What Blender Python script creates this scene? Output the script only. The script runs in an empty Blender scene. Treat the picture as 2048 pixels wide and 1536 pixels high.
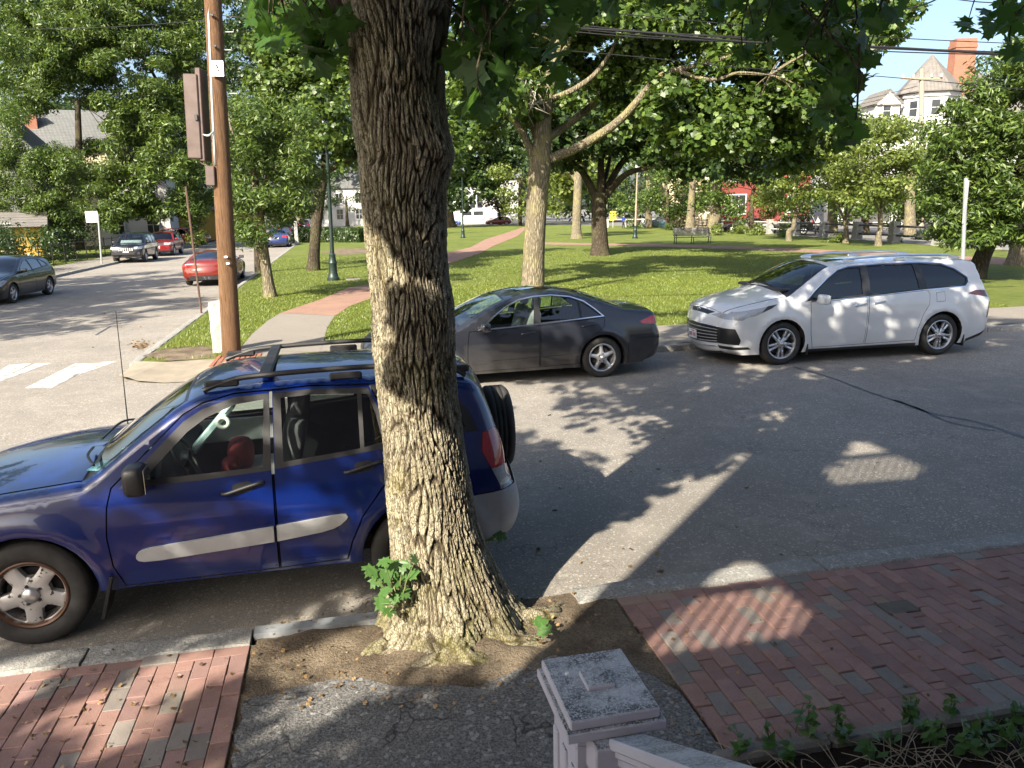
import bpy, bmesh, math, random
import numpy as np
from mathutils import Vector, Matrix, Euler
from mathutils.geometry import delaunay_2d_cdt

random.seed(7)
rng = np.random.default_rng(7)
scene = bpy.context.scene
COL = scene.collection
PI = math.pi

# ------------------------------------------------------------------ camera
F_PX, PITCH, ROLL, CAM_H = 1553.0, math.radians(12.69), math.radians(-1.14), 2.69
cam_data = bpy.data.cameras.new("camera")
cam = bpy.data.objects.new("camera", cam_data)
COL.objects.link(cam)
cam_data.sensor_width = 36.0
cam_data.lens = 36.0 * F_PX / 2048.0
cam_data.clip_start = 0.05
cam_data.clip_end = 3000.0
cam.location = (0, 0, CAM_H)
cam.rotation_euler = (Matrix.Rotation(PI/2 - PITCH, 3, 'X') @ Matrix.Rotation(ROLL, 3, 'Z')).to_euler()
scene.camera = cam

# ------------------------------------------------------------------ daylight
SUN_AZ, SUN_EL = math.radians(58.0), math.radians(35.0)      # heading of the light on the ground, height of the sun
LIGHT = Vector((math.cos(SUN_AZ)*math.cos(SUN_EL), math.sin(SUN_AZ)*math.cos(SUN_EL), -math.sin(SUN_EL)))
world = bpy.data.worlds.new("World")
scene.world = world
world.use_nodes = True
wn = world.node_tree
bg = wn.nodes['Background']
sky = wn.nodes.new('ShaderNodeTexSky')
sky.sky_type = 'NISHITA'
sky.sun_disc = False
sky.sun_elevation = SUN_EL
sky.sun_rotation = math.atan2(-LIGHT.x, -LIGHT.y)
sky.air_density = 1.0
sky.dust_density = 4.0
sky.ozone_density = 2.2
wn.links.new(sky.outputs[0], bg.inputs[0])
bg.inputs[1].default_value = 0.095
sun_data = bpy.data.lights.new("sun", 'SUN')
sun_data.energy = 5.0
sun_data.angle = math.radians(0.55)
sun_data.color = (1.0, 0.905, 0.75)
sun = bpy.data.objects.new("sun", sun_data)
sun.rotation_euler = LIGHT.to_track_quat('-Z', 'Y').to_euler()
sun.location = (-20, -30, 40)
COL.objects.link(sun)
scene.view_settings.view_transform = 'Standard'
scene.view_settings.look = 'None'
scene.view_settings.exposure = 1.68
scene.view_settings.gamma = 1.0
scene.view_settings.use_curve_mapping = False
scene.cycles.max_bounces = 8
scene.cycles.transparent_max_bounces = 24
scene.cycles.use_denoising = True

# ------------------------------------------------------------------ photo pixel -> direction -> place
_cp, _sp, _cr, _sr = math.cos(PITCH), math.sin(PITCH), math.cos(ROLL), math.sin(ROLL)
CAM = np.array([0.0, 0.0, CAM_H])
def RAY(px, py):
    x2, y2 = (px-1024)/F_PX, (py-768)/F_PX
    xc, yc = x2*_cr + y2*_sr, -x2*_sr + y2*_cr
    return np.array([xc, _cp - _sp*yc, -_sp - _cp*yc])
def G(px, py, h=0.0):
    """where the line of sight through a pixel meets the level at height h"""
    d = RAY(px, py)
    return CAM + d*((h-CAM_H)/d[2])
def AT(px, py, Y):
    """the point of that line of sight at Y metres ahead"""
    d = RAY(px, py)
    return CAM + d*(Y/d[1])
def PROJ(P):
    d = np.asarray(P, float) - CAM
    xc, zc, yc = d[..., 0], d[..., 1]*_cp - d[..., 2]*_sp, -(d[..., 1]*_sp + d[..., 2]*_cp)
    return np.stack([1024 + F_PX*(xc*_cr - yc*_sr)/zc, 768 + F_PX*(xc*_sr + yc*_cr)/zc, zc], -1)
YAW = math.radians(12.0)                                   # heading of the street in front
E1 = np.array([math.cos(YAW), math.sin(YAW), 0.0])
E2 = np.array([-math.sin(YAW), math.cos(YAW), 0.0])
def ST(u, v, z=0.0):
    return E1*u + E2*v + np.array([0, 0, z])

# ------------------------------------------------------------------ meshes and objects
def tag(o, label=None, cat=None, group=None, kind=None):
    if label: o['label'] = label
    if cat: o['category'] = cat
    if group: o['group'] = group
    if kind: o['kind'] = kind
    return o
def empty(name, loc=(0, 0, 0), rz=0.0, parent=None):
    o = bpy.data.objects.new(name, None)
    o.empty_display_size = 0.2
    o.location = loc
    o.rotation_euler = (0, 0, rz)
    COL.objects.link(o)
    if parent: o.parent = parent
    return o
def mesh_fast(name, V, F, mat=None, smooth=False, normals=None):
    """V (n,3); F either an (m,k) array of equal faces or a list of index lists"""
    me = bpy.data.meshes.new(name)
    V = np.asarray(V, np.float32).reshape(-1, 3)
    me.vertices.add(len(V))
    me.vertices.foreach_set('co', V.ravel())
    if isinstance(F, np.ndarray):
        m, k = F.shape
        flat = F.ravel().astype(np.int32)
        start = (np.arange(m)*k).astype(np.int32)
        tot = np.full(m, k, np.int32)
    else:
        tot = np.array([len(f) for f in F], np.int32)
        flat = np.array([i for f in F for i in f], np.int32)
        start = np.concatenate([[0], np.cumsum(tot)[:-1]]).astype(np.int32) if len(tot) else np.zeros(0, np.int32)
    me.loops.add(len(flat))
    me.loops.foreach_set('vertex_index', flat)
    me.polygons.add(len(tot))
    me.polygons.foreach_set('loop_start', start)
    me.polygons.foreach_set('loop_total', tot)
    me.polygons.foreach_set('use_smooth', np.full(len(tot), bool(smooth)))
    me.update(calc_edges=True)
    me.validate()
    if mat is not None: me.materials.append(mat)
    if normals is not None and smooth and len(me.vertices) == len(normals):
        me.normals_split_custom_set_from_vertices([tuple(n) for n in normals])
    return me
def link(name, me, parent=None):
    o = bpy.data.objects.new(name, me)
    COL.objects.link(o)
    if parent: o.parent = parent
    return o
class MB:
    """collects shapes that make up ONE mesh"""
    def __init__(s): s.V, s.F, s.n = [], [], 0
    def add(s, V, F):
        V = np.asarray(V, float).reshape(-1, 3)
        s.V.append(V)
        s.F += [[i + s.n for i in f] for f in F]
        s.n += len(V)
        return s
    def box(s, c, d, rz=0.0, R=None, bev=0.0):
        """centre, full sizes; bev chamfers the edges"""
        hx, hy, hz = d[0]/2, d[1]/2, d[2]/2
        if bev <= 0:
            V = np.array([(x, y, z) for x in (-hx, hx) for y in (-hy, hy) for z in (-hz, hz)])
            F = [(0, 1, 3, 2), (4, 6, 7, 5), (0, 4, 5, 1), (2, 3, 7, 6), (0, 2, 6, 4), (1, 5, 7, 3)]
        else:
            b = min(bev, hx*.9, hy*.9, hz*.9)
            V, F = [], []
            idx = {}
            for sx in (-1, 1):
                for sy in (-1, 1):
                    for sz in (-1, 1):
                        for a in range(3):
                            p = [sx*(hx-b), sy*(hy-b), sz*(hz-b)]
                            p[a] = (sx*hx, sy*hy, sz*hz)[a]
                            idx[(sx, sy, sz, a)] = len(V)
                            V.append(p)
            def q(*k): F.append([idx[i] for i in k])
            for a in range(3):
                o1, o2 = [i for i in range(3) if i != a]
                for sg in (-1, 1):
                    ks = []
                    for (p, r) in ((-1, -1), (1, -1), (1, 1), (-1, 1)):
                        k = [0, 0, 0]; k[a] = sg; k[o1] = p; k[o2] = r
                        ks.append((k[0], k[1], k[2], a))
                    q(*ks)
                for p in (-1, 1):
                    for r in (-1, 1):
                        k0 = [0, 0, 0]; k0[o1] = p; k0[o2] = r
                        ka, kb = k0[:], k0[:]
                        ka[a] = -1; kb[a] = 1
                        q((*ka, o1), (*kb, o1), (*kb, o2), (*ka, o2))
            for sx in (-1, 1):
                for sy in (-1, 1):
                    for sz in (-1, 1):
                        q((sx, sy, sz, 0), (sx, sy, sz, 1), (sx, sy, sz, 2))
            V = np.array(V)
        if R is not None: V = V @ np.array(R).T
        if rz:
            c_, s_ = math.cos(rz), math.sin(rz)
            V = np.stack([V[:, 0]*c_ - V[:, 1]*s_, V[:, 0]*s_ + V[:, 1]*c_, V[:, 2]], -1)
        return s.add(V + np.asarray(c, float), F)
    def prism(s, P2, z0, z1, fn=None):
        """polygon (x,y) between two heights; fn maps the finished points"""
        P2 = np.asarray(P2, float)
        n = len(P2)
        V = np.concatenate([np.c_[P2, np.full(n, z0)], np.c_[P2, np.full(n, z1)]])
        if fn: V = np.array([fn(*v) for v in V])
        F = [list(range(n))[::-1], list(range(n, 2*n))] + [[i, (i+1) % n, n+(i+1) % n, n+i] for i in range(n)]
        return s.add(V, F)
    def tube(s, path, rad, sides=8, cap=True):
        V, F = tube_arrays(path, rad, sides, cap)
        return s.add(V, F)
    def lathe(s, prof, seg=24, axis='z', c=(0, 0, 0), closed=False):
        V, F = [], []
        n = len(prof)
        for k in range(seg):
            a = 2*PI*k/seg
            for (r, h) in prof:
                if axis == 'z': V.append((r*math.cos(a), r*math.sin(a), h))
                elif axis == 'y': V.append((r*math.cos(a), h, r*math.sin(a)))
                else: V.append((h, r*math.cos(a), r*math.sin(a)))
        m = n if closed else n-1
        for k in range(seg):
            for i in range(m):
                a, b = k*n, ((k+1) % seg)*n
                F.append([a+i, b+i, b+(i+1) % n, a+(i+1) % n])
        return s.add(np.array(V) + np.asarray(c, float), F)
    def pill(s, c, d, e=.35, n=18, R=None, rz=0.0):
        """rounded block (superellipsoid): centre, full sizes, e small = boxy"""
        f = lambda w, p: math.copysign(abs(w)**p, w)
        V, F = [], []
        for i in range(n//2+1):
            a = -PI/2 + PI*i/(n//2)
            for k in range(n):
                b = 2*PI*k/n
                V.append((d[0]/2*f(math.cos(a), e)*f(math.cos(b), e), d[1]/2*f(math.cos(a), e)*f(math.sin(b), e), d[2]/2*f(math.sin(a), e)))
        for i in range(n//2):
            for k in range(n): F.append([i*n+k, i*n+(k+1) % n, (i+1)*n+(k+1) % n, (i+1)*n+k])
        V = np.array(V)
        if R is not None: V = V @ np.array(R).T
        if rz:
            c_, s_ = math.cos(rz), math.sin(rz)
            V = np.stack([V[:, 0]*c_ - V[:, 1]*s_, V[:, 0]*s_ + V[:, 1]*c_, V[:, 2]], -1)
        return s.add(V + np.asarray(c, float), F)
    def mesh(s, name, mat, smooth=False):
        V = np.concatenate(s.V) if s.V else np.zeros((0, 3))
        me = mesh_fast(name, V, s.F, mat, smooth)
        bm = bmesh.new(); bm.from_mesh(me)
        bmesh.ops.recalc_face_normals(bm, faces=bm.faces)
        bm.to_mesh(me); bm.free()
        if smooth == 'auto': auto_smooth(me)
        return me
    def build(s, name, mat, parent=None, smooth=False):
        return link(name, s.mesh(name, mat, smooth), parent)
def auto_smooth(me, deg=35):
    bm = bmesh.new(); bm.from_mesh(me)
    for f in bm.faces: f.smooth = True
    lim = math.radians(deg)
    for e in bm.edges:
        if len(e.link_faces) == 2 and e.calc_face_angle(0) > lim: e.smooth = False
    bm.to_mesh(me); bm.free()
def catmull(P, per=6, closed=False):
    P = np.asarray(P, float)
    n = len(P)
    out = []
    for i in range(n if closed else n-1):
        if closed: a, b, c, d = P[(i-1) % n], P[i], P[(i+1) % n], P[(i+2) % n]
        else: a, b, c, d = P[max(i-1, 0)], P[i], P[i+1], P[min(i+2, n-1)]
        for k in range(per):
            t = k/per
            out.append(.5*((2*b) + (-a+c)*t + (2*a-5*b+4*c-d)*t*t + (-a+3*b-3*c+d)*t**3))
    if not closed: out.append(P[-1])
    return np.array(out)
def tube_arrays(path, rad, sides=8, cap=True):
    path = np.asarray(path, float)
    n = len(path)
    rad = np.broadcast_to(np.asarray(rad, float), (n,)) if np.ndim(rad) == 0 else np.asarray(rad, float)
    T = np.gradient(path, axis=0)
    T /= np.linalg.norm(T, axis=1)[:, None] + 1e-9
    ref = np.array([0, 0, 1.0]) if abs(T[0][2]) < .9 else np.array([1.0, 0, 0])
    A = []
    a = np.cross(T[0], ref); a /= np.linalg.norm(a)
    for i in range(n):
        a = a - T[i]*(a @ T[i]); a /= np.linalg.norm(a) + 1e-9
        A.append(a)
    A = np.array(A); B = np.cross(T, A)
    th = np.arange(sides)*2*PI/sides
    V = path[:, None, :] + rad[:, None, None]*(np.cos(th)[None, :, None]*A[:, None, :] + np.sin(th)[None, :, None]*B[:, None, :])
    V = V.reshape(-1, 3)
    F = []
    for i in range(n-1):
        for k in range(sides):
            F.append([i*sides+k, i*sides+(k+1) % sides, (i+1)*sides+(k+1) % sides, (i+1)*sides+k])
    if cap:
        F.append(list(range(sides))[::-1]); F.append([(n-1)*sides+k for k in range(sides)])
    return V, F
def in_poly(P, poly):
    P = np.asarray(P, float); poly = np.asarray(poly, float)
    x, y = P[:, 0], P[:, 1]
    ins = np.zeros(len(P), bool)
    j = len(poly)-1
    for i in range(len(poly)):
        xi, yi = poly[i]; xj, yj = poly[j]
        c = ((yi > y) != (yj > y))
        with np.errstate(divide='ignore', invalid='ignore'):
            ins ^= c & (x < (xj-xi)*(y-yi)/((yj-yi) if yj != yi else 1e-12) + xi)
        j = i
    return ins
def inset(poly, d):
    """moves a polygon's edges inwards by d (outwards if negative)"""
    P = np.asarray(poly, float)
    n = len(P)
    area = .5*np.sum(P[:, 0]*np.roll(P[:, 1], -1) - np.roll(P[:, 0], -1)*P[:, 1])
    sg = 1 if area > 0 else -1
    out = []
    for i in range(n):
        a, b, c = P[i-1], P[i], P[(i+1) % n]
        e1 = (b-a)/(np.linalg.norm(b-a)+1e-9); e2 = (c-b)/(np.linalg.norm(c-b)+1e-9)
        n1 = np.array([-e1[1], e1[0]])*sg; n2 = np.array([-e2[1], e2[0]])*sg
        m = n1+n2; m /= np.linalg.norm(m)+1e-9
        out.append(b + m*d/max(.35, m @ n1))
    return np.array(out)
def cdt(loops, pts, eps=1e-5):
    """triangulation that keeps the edges of the loops; returns vertices and triangles"""
    V, E = [], []
    for L in loops:
        s = len(V)
        V += [Vector((float(p[0]), float(p[1]))) for p in L]
        E += [(s+i, s+(i+1) % len(L)) for i in range(len(L))]
    V += [Vector((float(p[0]), float(p[1]))) for p in pts]
    r = delaunay_2d_cdt(V, E, [], 0, eps)
    return np.array([(v.x, v.y) for v in r[0]]), np.array([list(f) for f in r[2] if len(f) == 3], int)
def densify(P, step, closed=True):
    P = np.asarray(P, float)
    out = []
    n = len(P)
    for i in range(n if closed else n-1):
        a, b = P[i], P[(i+1) % n]
        k = max(1, int(math.ceil(np.linalg.norm(b-a)/step)))
        out += [a + (b-a)*t/k for t in range(k)]
    if not closed: out.append(P[-1])
    return np.array(out)
def round_poly(P, per=4, tight=.5):
    """softens a polygon's corners (Chaikin)"""
    P = np.asarray(P, float)
    for _ in range(2):
        Q = np.roll(P, -1, axis=0)
        w = .18
        P = np.stack([P*(1-w)+Q*w, P*w+Q*(1-w)], 1).reshape(-1, 2)
    return P
def copy_tree(o, parent=None):
    c = o.copy()
    COL.objects.link(c)
    c.parent = parent
    for ch in o.children: copy_tree(ch, c)
    return c

# ------------------------------------------------------------------ materials
def nmat(name):
    m = bpy.data.materials.new(name)
    m.use_nodes = True
    nt = m.node_tree
    nt.nodes.clear()
    out = nt.nodes.new('ShaderNodeOutputMaterial')
    return m, nt, out
def N(nt, typ, **kw):
    n = nt.nodes.new('ShaderNode'+typ)
    for k, v in kw.items():
        if k.startswith('i_'):
            key = k[2:].replace('_', ' ')
            key = int(key) if key.isdigit() else key
            n.inputs[key].default_value = v
        else: setattr(n, k, v)
    return n
def ramp(nt, src, stops, interp='LINEAR'):
    r = N(nt, 'ValToRGB')
    r.color_ramp.interpolation = interp
    e = r.color_ramp.elements
    while len(e) < len(stops): e.new(.5)
    for k, (p, c) in enumerate(stops):
        e[k].position = p
        e[k].color = (c, c, c, 1) if np.ndim(c) == 0 else (*c, 1)
    nt.links.new(src, r.inputs[0])
    return r.outputs[0]
def coords(nt, scale=(1, 1, 1), kind='Object', rot=(0, 0, 0)):
    tc = N(nt, 'TexCoord')
    mp = N(nt, 'Mapping')
    mp.inputs['Scale'].default_value = scale
    mp.inputs['Rotation'].default_value = rot
    nt.links.new(tc.outputs[kind], mp.inputs[0])
    return mp.outputs[0]
def noise(nt, vec, scale, detail=4, rough=.55, dist=0.0):
    n = N(nt, 'TexNoise')
    n.inputs['Scale'].default_value = scale
    n.inputs['Detail'].default_value = detail
    n.inputs['Roughness'].default_value = rough
    n.inputs['Distortion'].default_value = dist
    if vec is not None: nt.links.new(vec, n.inputs['Vector'])
    return n.outputs[0]
def mixc(nt, fac, a, b, mode='MIX'):
    m = N(nt, 'Mix', data_type='RGBA', blend_type=mode)
    for s, v in ((0, fac), (6, a), (7, b)):
        if hasattr(v, 'is_linked') or hasattr(v, 'links'): nt.links.new(v, m.inputs[s])
        else: m.inputs[s].default_value = v if np.ndim(v) == 0 else (*v, 1)
    return m.outputs[2]
def bsdf(nt, out, col, rough=.7, metal=0.0, spec=.5, bump=None, bdist=.01, bstr=1.0, coat=0.0, coat_rough=.04):
    b = N(nt, 'BsdfPrincipled')
    for key, v in (('Base Color', col), ('Roughness', rough)):
        if hasattr(v, 'links'): nt.links.new(v, b.inputs[key])
        else: b.inputs[key].default_value = v if np.ndim(v) == 0 else (*v, 1)
    b.inputs['Metallic'].default_value = metal
    b.inputs['Specular IOR Level'].default_value = spec
    b.inputs['Coat Weight'].default_value = coat
    b.inputs['Coat Roughness'].default_value = coat_rough
    if bump is not None:
        bp = N(nt, 'Bump')
        bp.inputs['Strength'].default_value = bstr
        bp.inputs['Distance'].default_value = bdist
        nt.links.new(bump, bp.inputs['Height'])
        nt.links.new(bp.outputs[0], b.inputs['Normal'])
        if coat: nt.links.new(bp.outputs[0], b.inputs['Coat Normal'])
    nt.links.new(b.outputs[0], out.inputs[0])
    return b
def plain(name, col, rough=.6, metal=0.0, spec=.5, var=.12, scale=6.0, bump=0.0, bscale=40.0, coat=0.0, kind='Object', stretch=(1, 1, 1)):
    """one colour with uneven wear, and fine relief if bump > 0"""
    m, nt, out = nmat(name)
    v = coords(nt, stretch, kind)
    n1 = noise(nt, v, scale, 5)
    lo = tuple(c*(1-var*1.6) for c in col); hi = tuple(min(1, c*(1+var*1.3)) for c in col)
    c = ramp(nt, n1, [(.3, lo), (.7, hi)])
    h = noise(nt, v, bscale, 4) if bump > 0 else None
    r = ramp(nt, n1, [(.3, min(1, rough*1.12)), (.7, rough*.88)])
    bsdf(nt, out, c, r, metal, spec, h, bump, 1.0, coat)
    return m
def paint(name, col, flake=.0, rough=.32, coat=1.0, dirt=0.0, metal=0.0):
    """car paint: base under a clear coat, road dust low on the body"""
    m, nt, out = nmat(name)
    v = coords(nt)
    n1 = noise(nt, v, 2.2, 4)
    c = mixc(nt, ramp(nt, n1, [(.35, 0.0), (.7, .25)]), col, tuple(min(1, x*1.25+.002) for x in col))
    if dirt:
        sep = N(nt, 'SeparateXYZ'); nt.links.new(v, sep.inputs[0])
        low = ramp(nt, sep.outputs[2], [(.18, 1.0), (.62, 0.0)])
        nz = noise(nt, v, 7, 6)
        mul = N(nt, 'Math', operation='MULTIPLY'); nt.links.new(low, mul.inputs[0])
        nt.links.new(ramp(nt, nz, [(.3, .25*dirt), (.75, dirt)]), mul.inputs[1])
        c = mixc(nt, mul.outputs[0], c, (.17, .145, .12))
        add = N(nt, 'Math', operation='MULTIPLY_ADD'); nt.links.new(mul.outputs[0], add.inputs[0])
        add.inputs[1].default_value = .5; add.inputs[2].default_value = rough
        b = bsdf(nt, out, c, add.outputs[0], metal, .5, None, coat=coat)
        inv = N(nt, 'Math', operation='SUBTRACT'); inv.inputs[0].default_value = coat; nt.links.new(mul.outputs[0], inv.inputs[1])
        nt.links.new(inv.outputs[0], b.inputs['Coat Weight'])
    else:
        bsdf(nt, out, c, rough, metal, .5, None, coat=coat)
    return m
def glass(name, tint=(.75, .85, .8), spec=1.0, rough=.02):
    """thin window pane: tinted see-through with a mirror-like sheen that grows at grazing angles"""
    m, nt, out = nmat(name)
    t = N(nt, 'BsdfTransparent'); t.inputs[0].default_value = (*tint, 1)
    g = N(nt, 'BsdfGlossy'); g.inputs['Roughness'].default_value = rough
    g.inputs[0].default_value = (spec, spec, spec, 1)
    fr = N(nt, 'Fresnel'); fr.inputs[0].default_value = 1.52
    ml = N(nt, 'Math', operation='MULTIPLY'); ml.inputs[1].default_value = 1.6; ml.use_clamp = True
    nt.links.new(fr.outputs[0], ml.inputs[0])
    mx = N(nt, 'MixShader')
    nt.links.new(ml.outputs[0], mx.inputs[0]); nt.links.new(t.outputs[0], mx.inputs[1]); nt.links.new(g.outputs[0], mx.inputs[2])
    nt.links.new(mx.outputs[0], out.inputs[0])
    return m
def leafmat(name, col, col2, trans=.38, tcol=None, rough=.42):
    """leaves: each its own shade, light shining through"""
    m, nt, out = nmat(name)
    geo = N(nt, 'NewGeometry')
    c = ramp(nt, geo.outputs['Random Per Island'], [(0.0, tuple(x*.62 for x in col)), (.45, col), (.85, col2), (1.0, tuple(min(1, x*1.25) for x in col2))])
    b = bsdf(nt, out, c, rough, 0, .4)
    t = N(nt, 'BsdfTranslucent')
    tc = tcol or (min(1, col2[0]*2.0), min(1, col2[1]*1.9), col2[2]*.8)
    nt.links.new(mixc(nt, .5, c, tc), t.inputs[0])
    mx = N(nt, 'MixShader'); mx.inputs[0].default_value = trans
    nt.links.new(b.outputs[0], mx.inputs[1]); nt.links.new(t.outputs[0], mx.inputs[2])
    nt.links.new(mx.outputs[0], out.inputs[0])
    return m
def lampglass(name, col, rough=.12):
    m, nt, out = nmat(name)
    v = coords(nt, (1, 1, 1))
    w = noise(nt, v, 60, 2)
    bsdf(nt, out, ramp(nt, w, [(.3, tuple(x*.7 for x in col)), (.7, col)]), rough, 0, .6, None, coat=1.0)
    return m
M = {}
# ------------------------------------------------------------------ ground materials
def mat_asphalt(name, base, grain, light=.35, patch=.12, cracks=0.0, bump=.004, gscale=160):
    m, nt, out = nmat(name)
    v = coords(nt)
    fine = noise(nt, v, gscale, 3, .7)
    vor = N(nt, 'TexVoronoi'); vor.inputs['Scale'].default_value = gscale*.7; nt.links.new(v, vor.inputs['Vector'])
    big = noise(nt, v, .35, 5, .6); mid = noise(nt, v, 2.3, 5, .65)
    c = ramp(nt, fine, [(.3, tuple(x*(1-grain) for x in base)), (.52, base), (.75, tuple(min(1, x*(1+grain)) for x in base))])
    st = ramp(nt, vor.outputs['Color'], [(.72, 0.0), (.9, light)])
    c = mixc(nt, st, c, tuple(min(1, x*1.9+.03) for x in base))
    c = mixc(nt, ramp(nt, big, [(.35, patch), (.65, 0.0)]), c, tuple(x*.6 for x in base))
    c = mixc(nt, ramp(nt, mid, [(.5, 0.0), (.75, patch)]), c, tuple(min(1, x*1.35) for x in base))
    h = fine
    if cracks:
        vc = N(nt, 'TexVoronoi', feature='DISTANCE_TO_EDGE'); vc.inputs['Scale'].default_value = 1.6
        wv = N(nt, 'VectorMath', operation='ADD'); nz = N(nt, 'TexNoise'); nz.inputs['Scale'].default_value = 5.0; nt.links.new(v, nz.inputs['Vector'])
        sc_ = N(nt, 'VectorMath', operation='SCALE'); sc_.inputs['Scale'].default_value = .35; nt.links.new(nz.outputs[1], sc_.inputs[0])
        nt.links.new(v, wv.inputs[0]); nt.links.new(sc_.outputs[0], wv.inputs[1]); nt.links.new(wv.outputs[0], vc.inputs['Vector'])
        cr = ramp(nt, vc.outputs[0], [(0.0, cracks), (.014, 0.0)])
        gate = ramp(nt, noise(nt, v, 1.1, 2), [(.45, 0.0), (.55, 1.0)])
        ml = N(nt, 'Math', operation='MULTIPLY'); nt.links.new(cr, ml.inputs[0]); nt.links.new(gate, ml.inputs[1])
        c = mixc(nt, ml.outputs[0], c, (.02, .02, .02))
    bsdf(nt, out, c, .9, 0, .25, h, bump, 1.0)
    return m
M['road'] = mat_asphalt('road_asphalt', (.228, .21, .184), .62, .8, .5, cracks=.4, bump=.006, gscale=85)
M['patch'] = mat_asphalt('patch_asphalt', (.135, .132, .128), .75, .9, .25, cracks=.9, bump=.014, gscale=70)
M['ground'] = mat_asphalt('far_ground', (.16, .155, .145), .3)
M['concrete'] = mat_asphalt('concrete_paving', (.20, .182, .155), .2, .2, .2, cracks=.25, gscale=110)
M['granite'] = mat_asphalt('granite', (.25, .245, .228), .42, .6, .3, bump=.01, gscale=70)
M['granite_light'] = mat_asphalt('pale_granite', (.36, .35, .32), .25, .35, .2, bump=.01, gscale=60)
M['tar'] = plain('tar_seal', (.045, .047, .052), .55, var=.15)
M['steel_kerb'] = plain('steel_kerb', (.30, .32, .34), .5, .4, var=.2, bump=.003, bscale=30)
def mat_soil(name, base, dry):
    m, nt, out = nmat(name)
    v = coords(nt)
    a = noise(nt, v, 3.0, 8, .65); b = noise(nt, v, 60, 5, .7); g = noise(nt, v, 220, 2)
    c = ramp(nt, a, [(.35, base), (.62, dry)])
    c = mixc(nt, ramp(nt, b, [(.35, .6), (.6, 0.0)]), c, tuple(x*.45 for x in base))
    c = mixc(nt, ramp(nt, g, [(.62, 0.0), (.7, .5)]), c, tuple(min(1, x*1.6) for x in dry))
    bsdf(nt, out, c, .95, 0, .1, b, .03, 1.0)
    return m
M['soil'] = mat_soil('tree_pit_soil', (.095, .072, .052), (.26, .21, .15))
M['mulch'] = mat_soil('bed_mulch', (.022, .016, .012), (.06, .042, .03))
def mat_lawn():
    m, nt, out = nmat('lawn_grass')
    v = coords(nt)
    a = noise(nt, v, .25, 5, .6); b = noise(nt, v, 2.6, 6, .65); f = noise(nt, v, 45, 4, .7)
    c = ramp(nt, b, [(.3, (.085, .118, .022)), (.5, (.125, .16, .03)), (.72, (.17, .20, .042))])
    c = mixc(nt, ramp(nt, a, [(.40, 0.0), (.62, .6)]), c, (.18, .20, .05))
    c = mixc(nt, ramp(nt, f, [(.3, .65), (.55, 0.0)]), c, (.022, .052, .008))
    c = mixc(nt, ramp(nt, noise(nt, v, .9, 7, .7), [(.60, 0.0), (.74, .75)]), c, (.15, .12, .06))
    bsdf(nt, out, c, .8, 0, .2, f, .06, 1.0)
    return m
M['lawn'] = mat_lawn()
M['blade'] = leafmat('grass_blades', (.115, .155, .024), (.18, .215, .042), trans=.3)
def mat_path():
    m, nt, out = nmat('brick_path')
    v = coords(nt, rot=(0, 0, -YAW))
    b = N(nt, 'TexBrick'); b.inputs['Scale'].default_value = 4.5
    b.inputs['Color1'].default_value = (.26, .155, .12, 1); b.inputs['Color2'].default_value = (.22, .135, .105, 1); b.inputs['Mortar'].default_value = (.17, .12, .09, 1)
    b.inputs['Mortar Size'].default_value = .02
    nt.links.new(v, b.inputs['Vector'])
    n = noise(nt, v, 1.4, 5)
    c = mixc(nt, ramp(nt, n, [(.4, 0.0), (.7, .4)]), b.outputs[0], (.33, .21, .15))
    bsdf(nt, out, c, .85, 0, .2, b.outputs[1], .004, 1.0)
    return m
M['path'] = mat_path()
def mat_brick(name, col, col2):
    m, nt, out = nmat(name)
    v = coords(nt, kind='Object')
    oi = N(nt, 'ObjectInfo')
    ad = N(nt, 'VectorMath', operation='ADD'); nt.links.new(v, ad.inputs[0]); nt.links.new(oi.outputs['Location'], ad.inputs[1])
    n = noise(nt, ad.outputs[0], 9, 6, .65); f = noise(nt, ad.outputs[0], 140, 3, .7); st = noise(nt, ad.outputs[0], 2.2, 5)
    c = ramp(nt, n, [(.3, col), (.7, col2)])
    hs = N(nt, 'HueSaturation'); nt.links.new(c, hs.inputs['Color'])
    rr = N(nt, 'MapRange'); rr.inputs['To Min'].default_value = .84; rr.inputs['To Max'].default_value = 1.16
    nt.links.new(oi.outputs['Random'], rr.inputs[0]); nt.links.new(rr.outputs[0], hs.inputs['Value'])
    c = mixc(nt, ramp(nt, f, [(.3, .45), (.5, 0.0)]), hs.outputs[0], tuple(x*.5 for x in col))
    c = mixc(nt, ramp(nt, st, [(.55, 0.0), (.75, .35)]), c, (.24, .19, .13))
    bsdf(nt, out, c, .88, 0, .25, f, .003, 1.0)
    return m
BRICKM = [mat_brick('red_brick', (.215, .125, .105), (.275, .17, .145)), mat_brick('plum_brick', (.195, .12, .108), (.245, .155, .14)),
          mat_brick('grey_brick', (.165, .145, .13), (.215, .19, .17)), mat_brick('tan_brick', (.23, .16, .125), (.28, .20, .155))]

def sheet(name, P, z, mat, kind='structure', parent=None):
    """flat ground sheet from world points (x, y)"""
    P = np.asarray([(p[0], p[1]) for p in P], float)
    V2, T = cdt([P], np.zeros((0, 2)))
    T = T[in_poly(V2[T].mean(1), P)]
    V = np.c_[V2, np.full(len(V2), z)]
    p = V[T]; up = np.cross(p[:, 1]-p[:, 0], p[:, 2]-p[:, 0])[:, 2] < 0
    T[up] = T[up][:, ::-1]
    o = link(name, mesh_fast(name, V, T, mat), parent)
    if kind: tag(o, kind=kind)
    return o
def st_poly(P): return [ST(u, v) for u, v in P]
def px_poly(P, h): return [G(x, y, h) for x, y in P]

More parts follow.
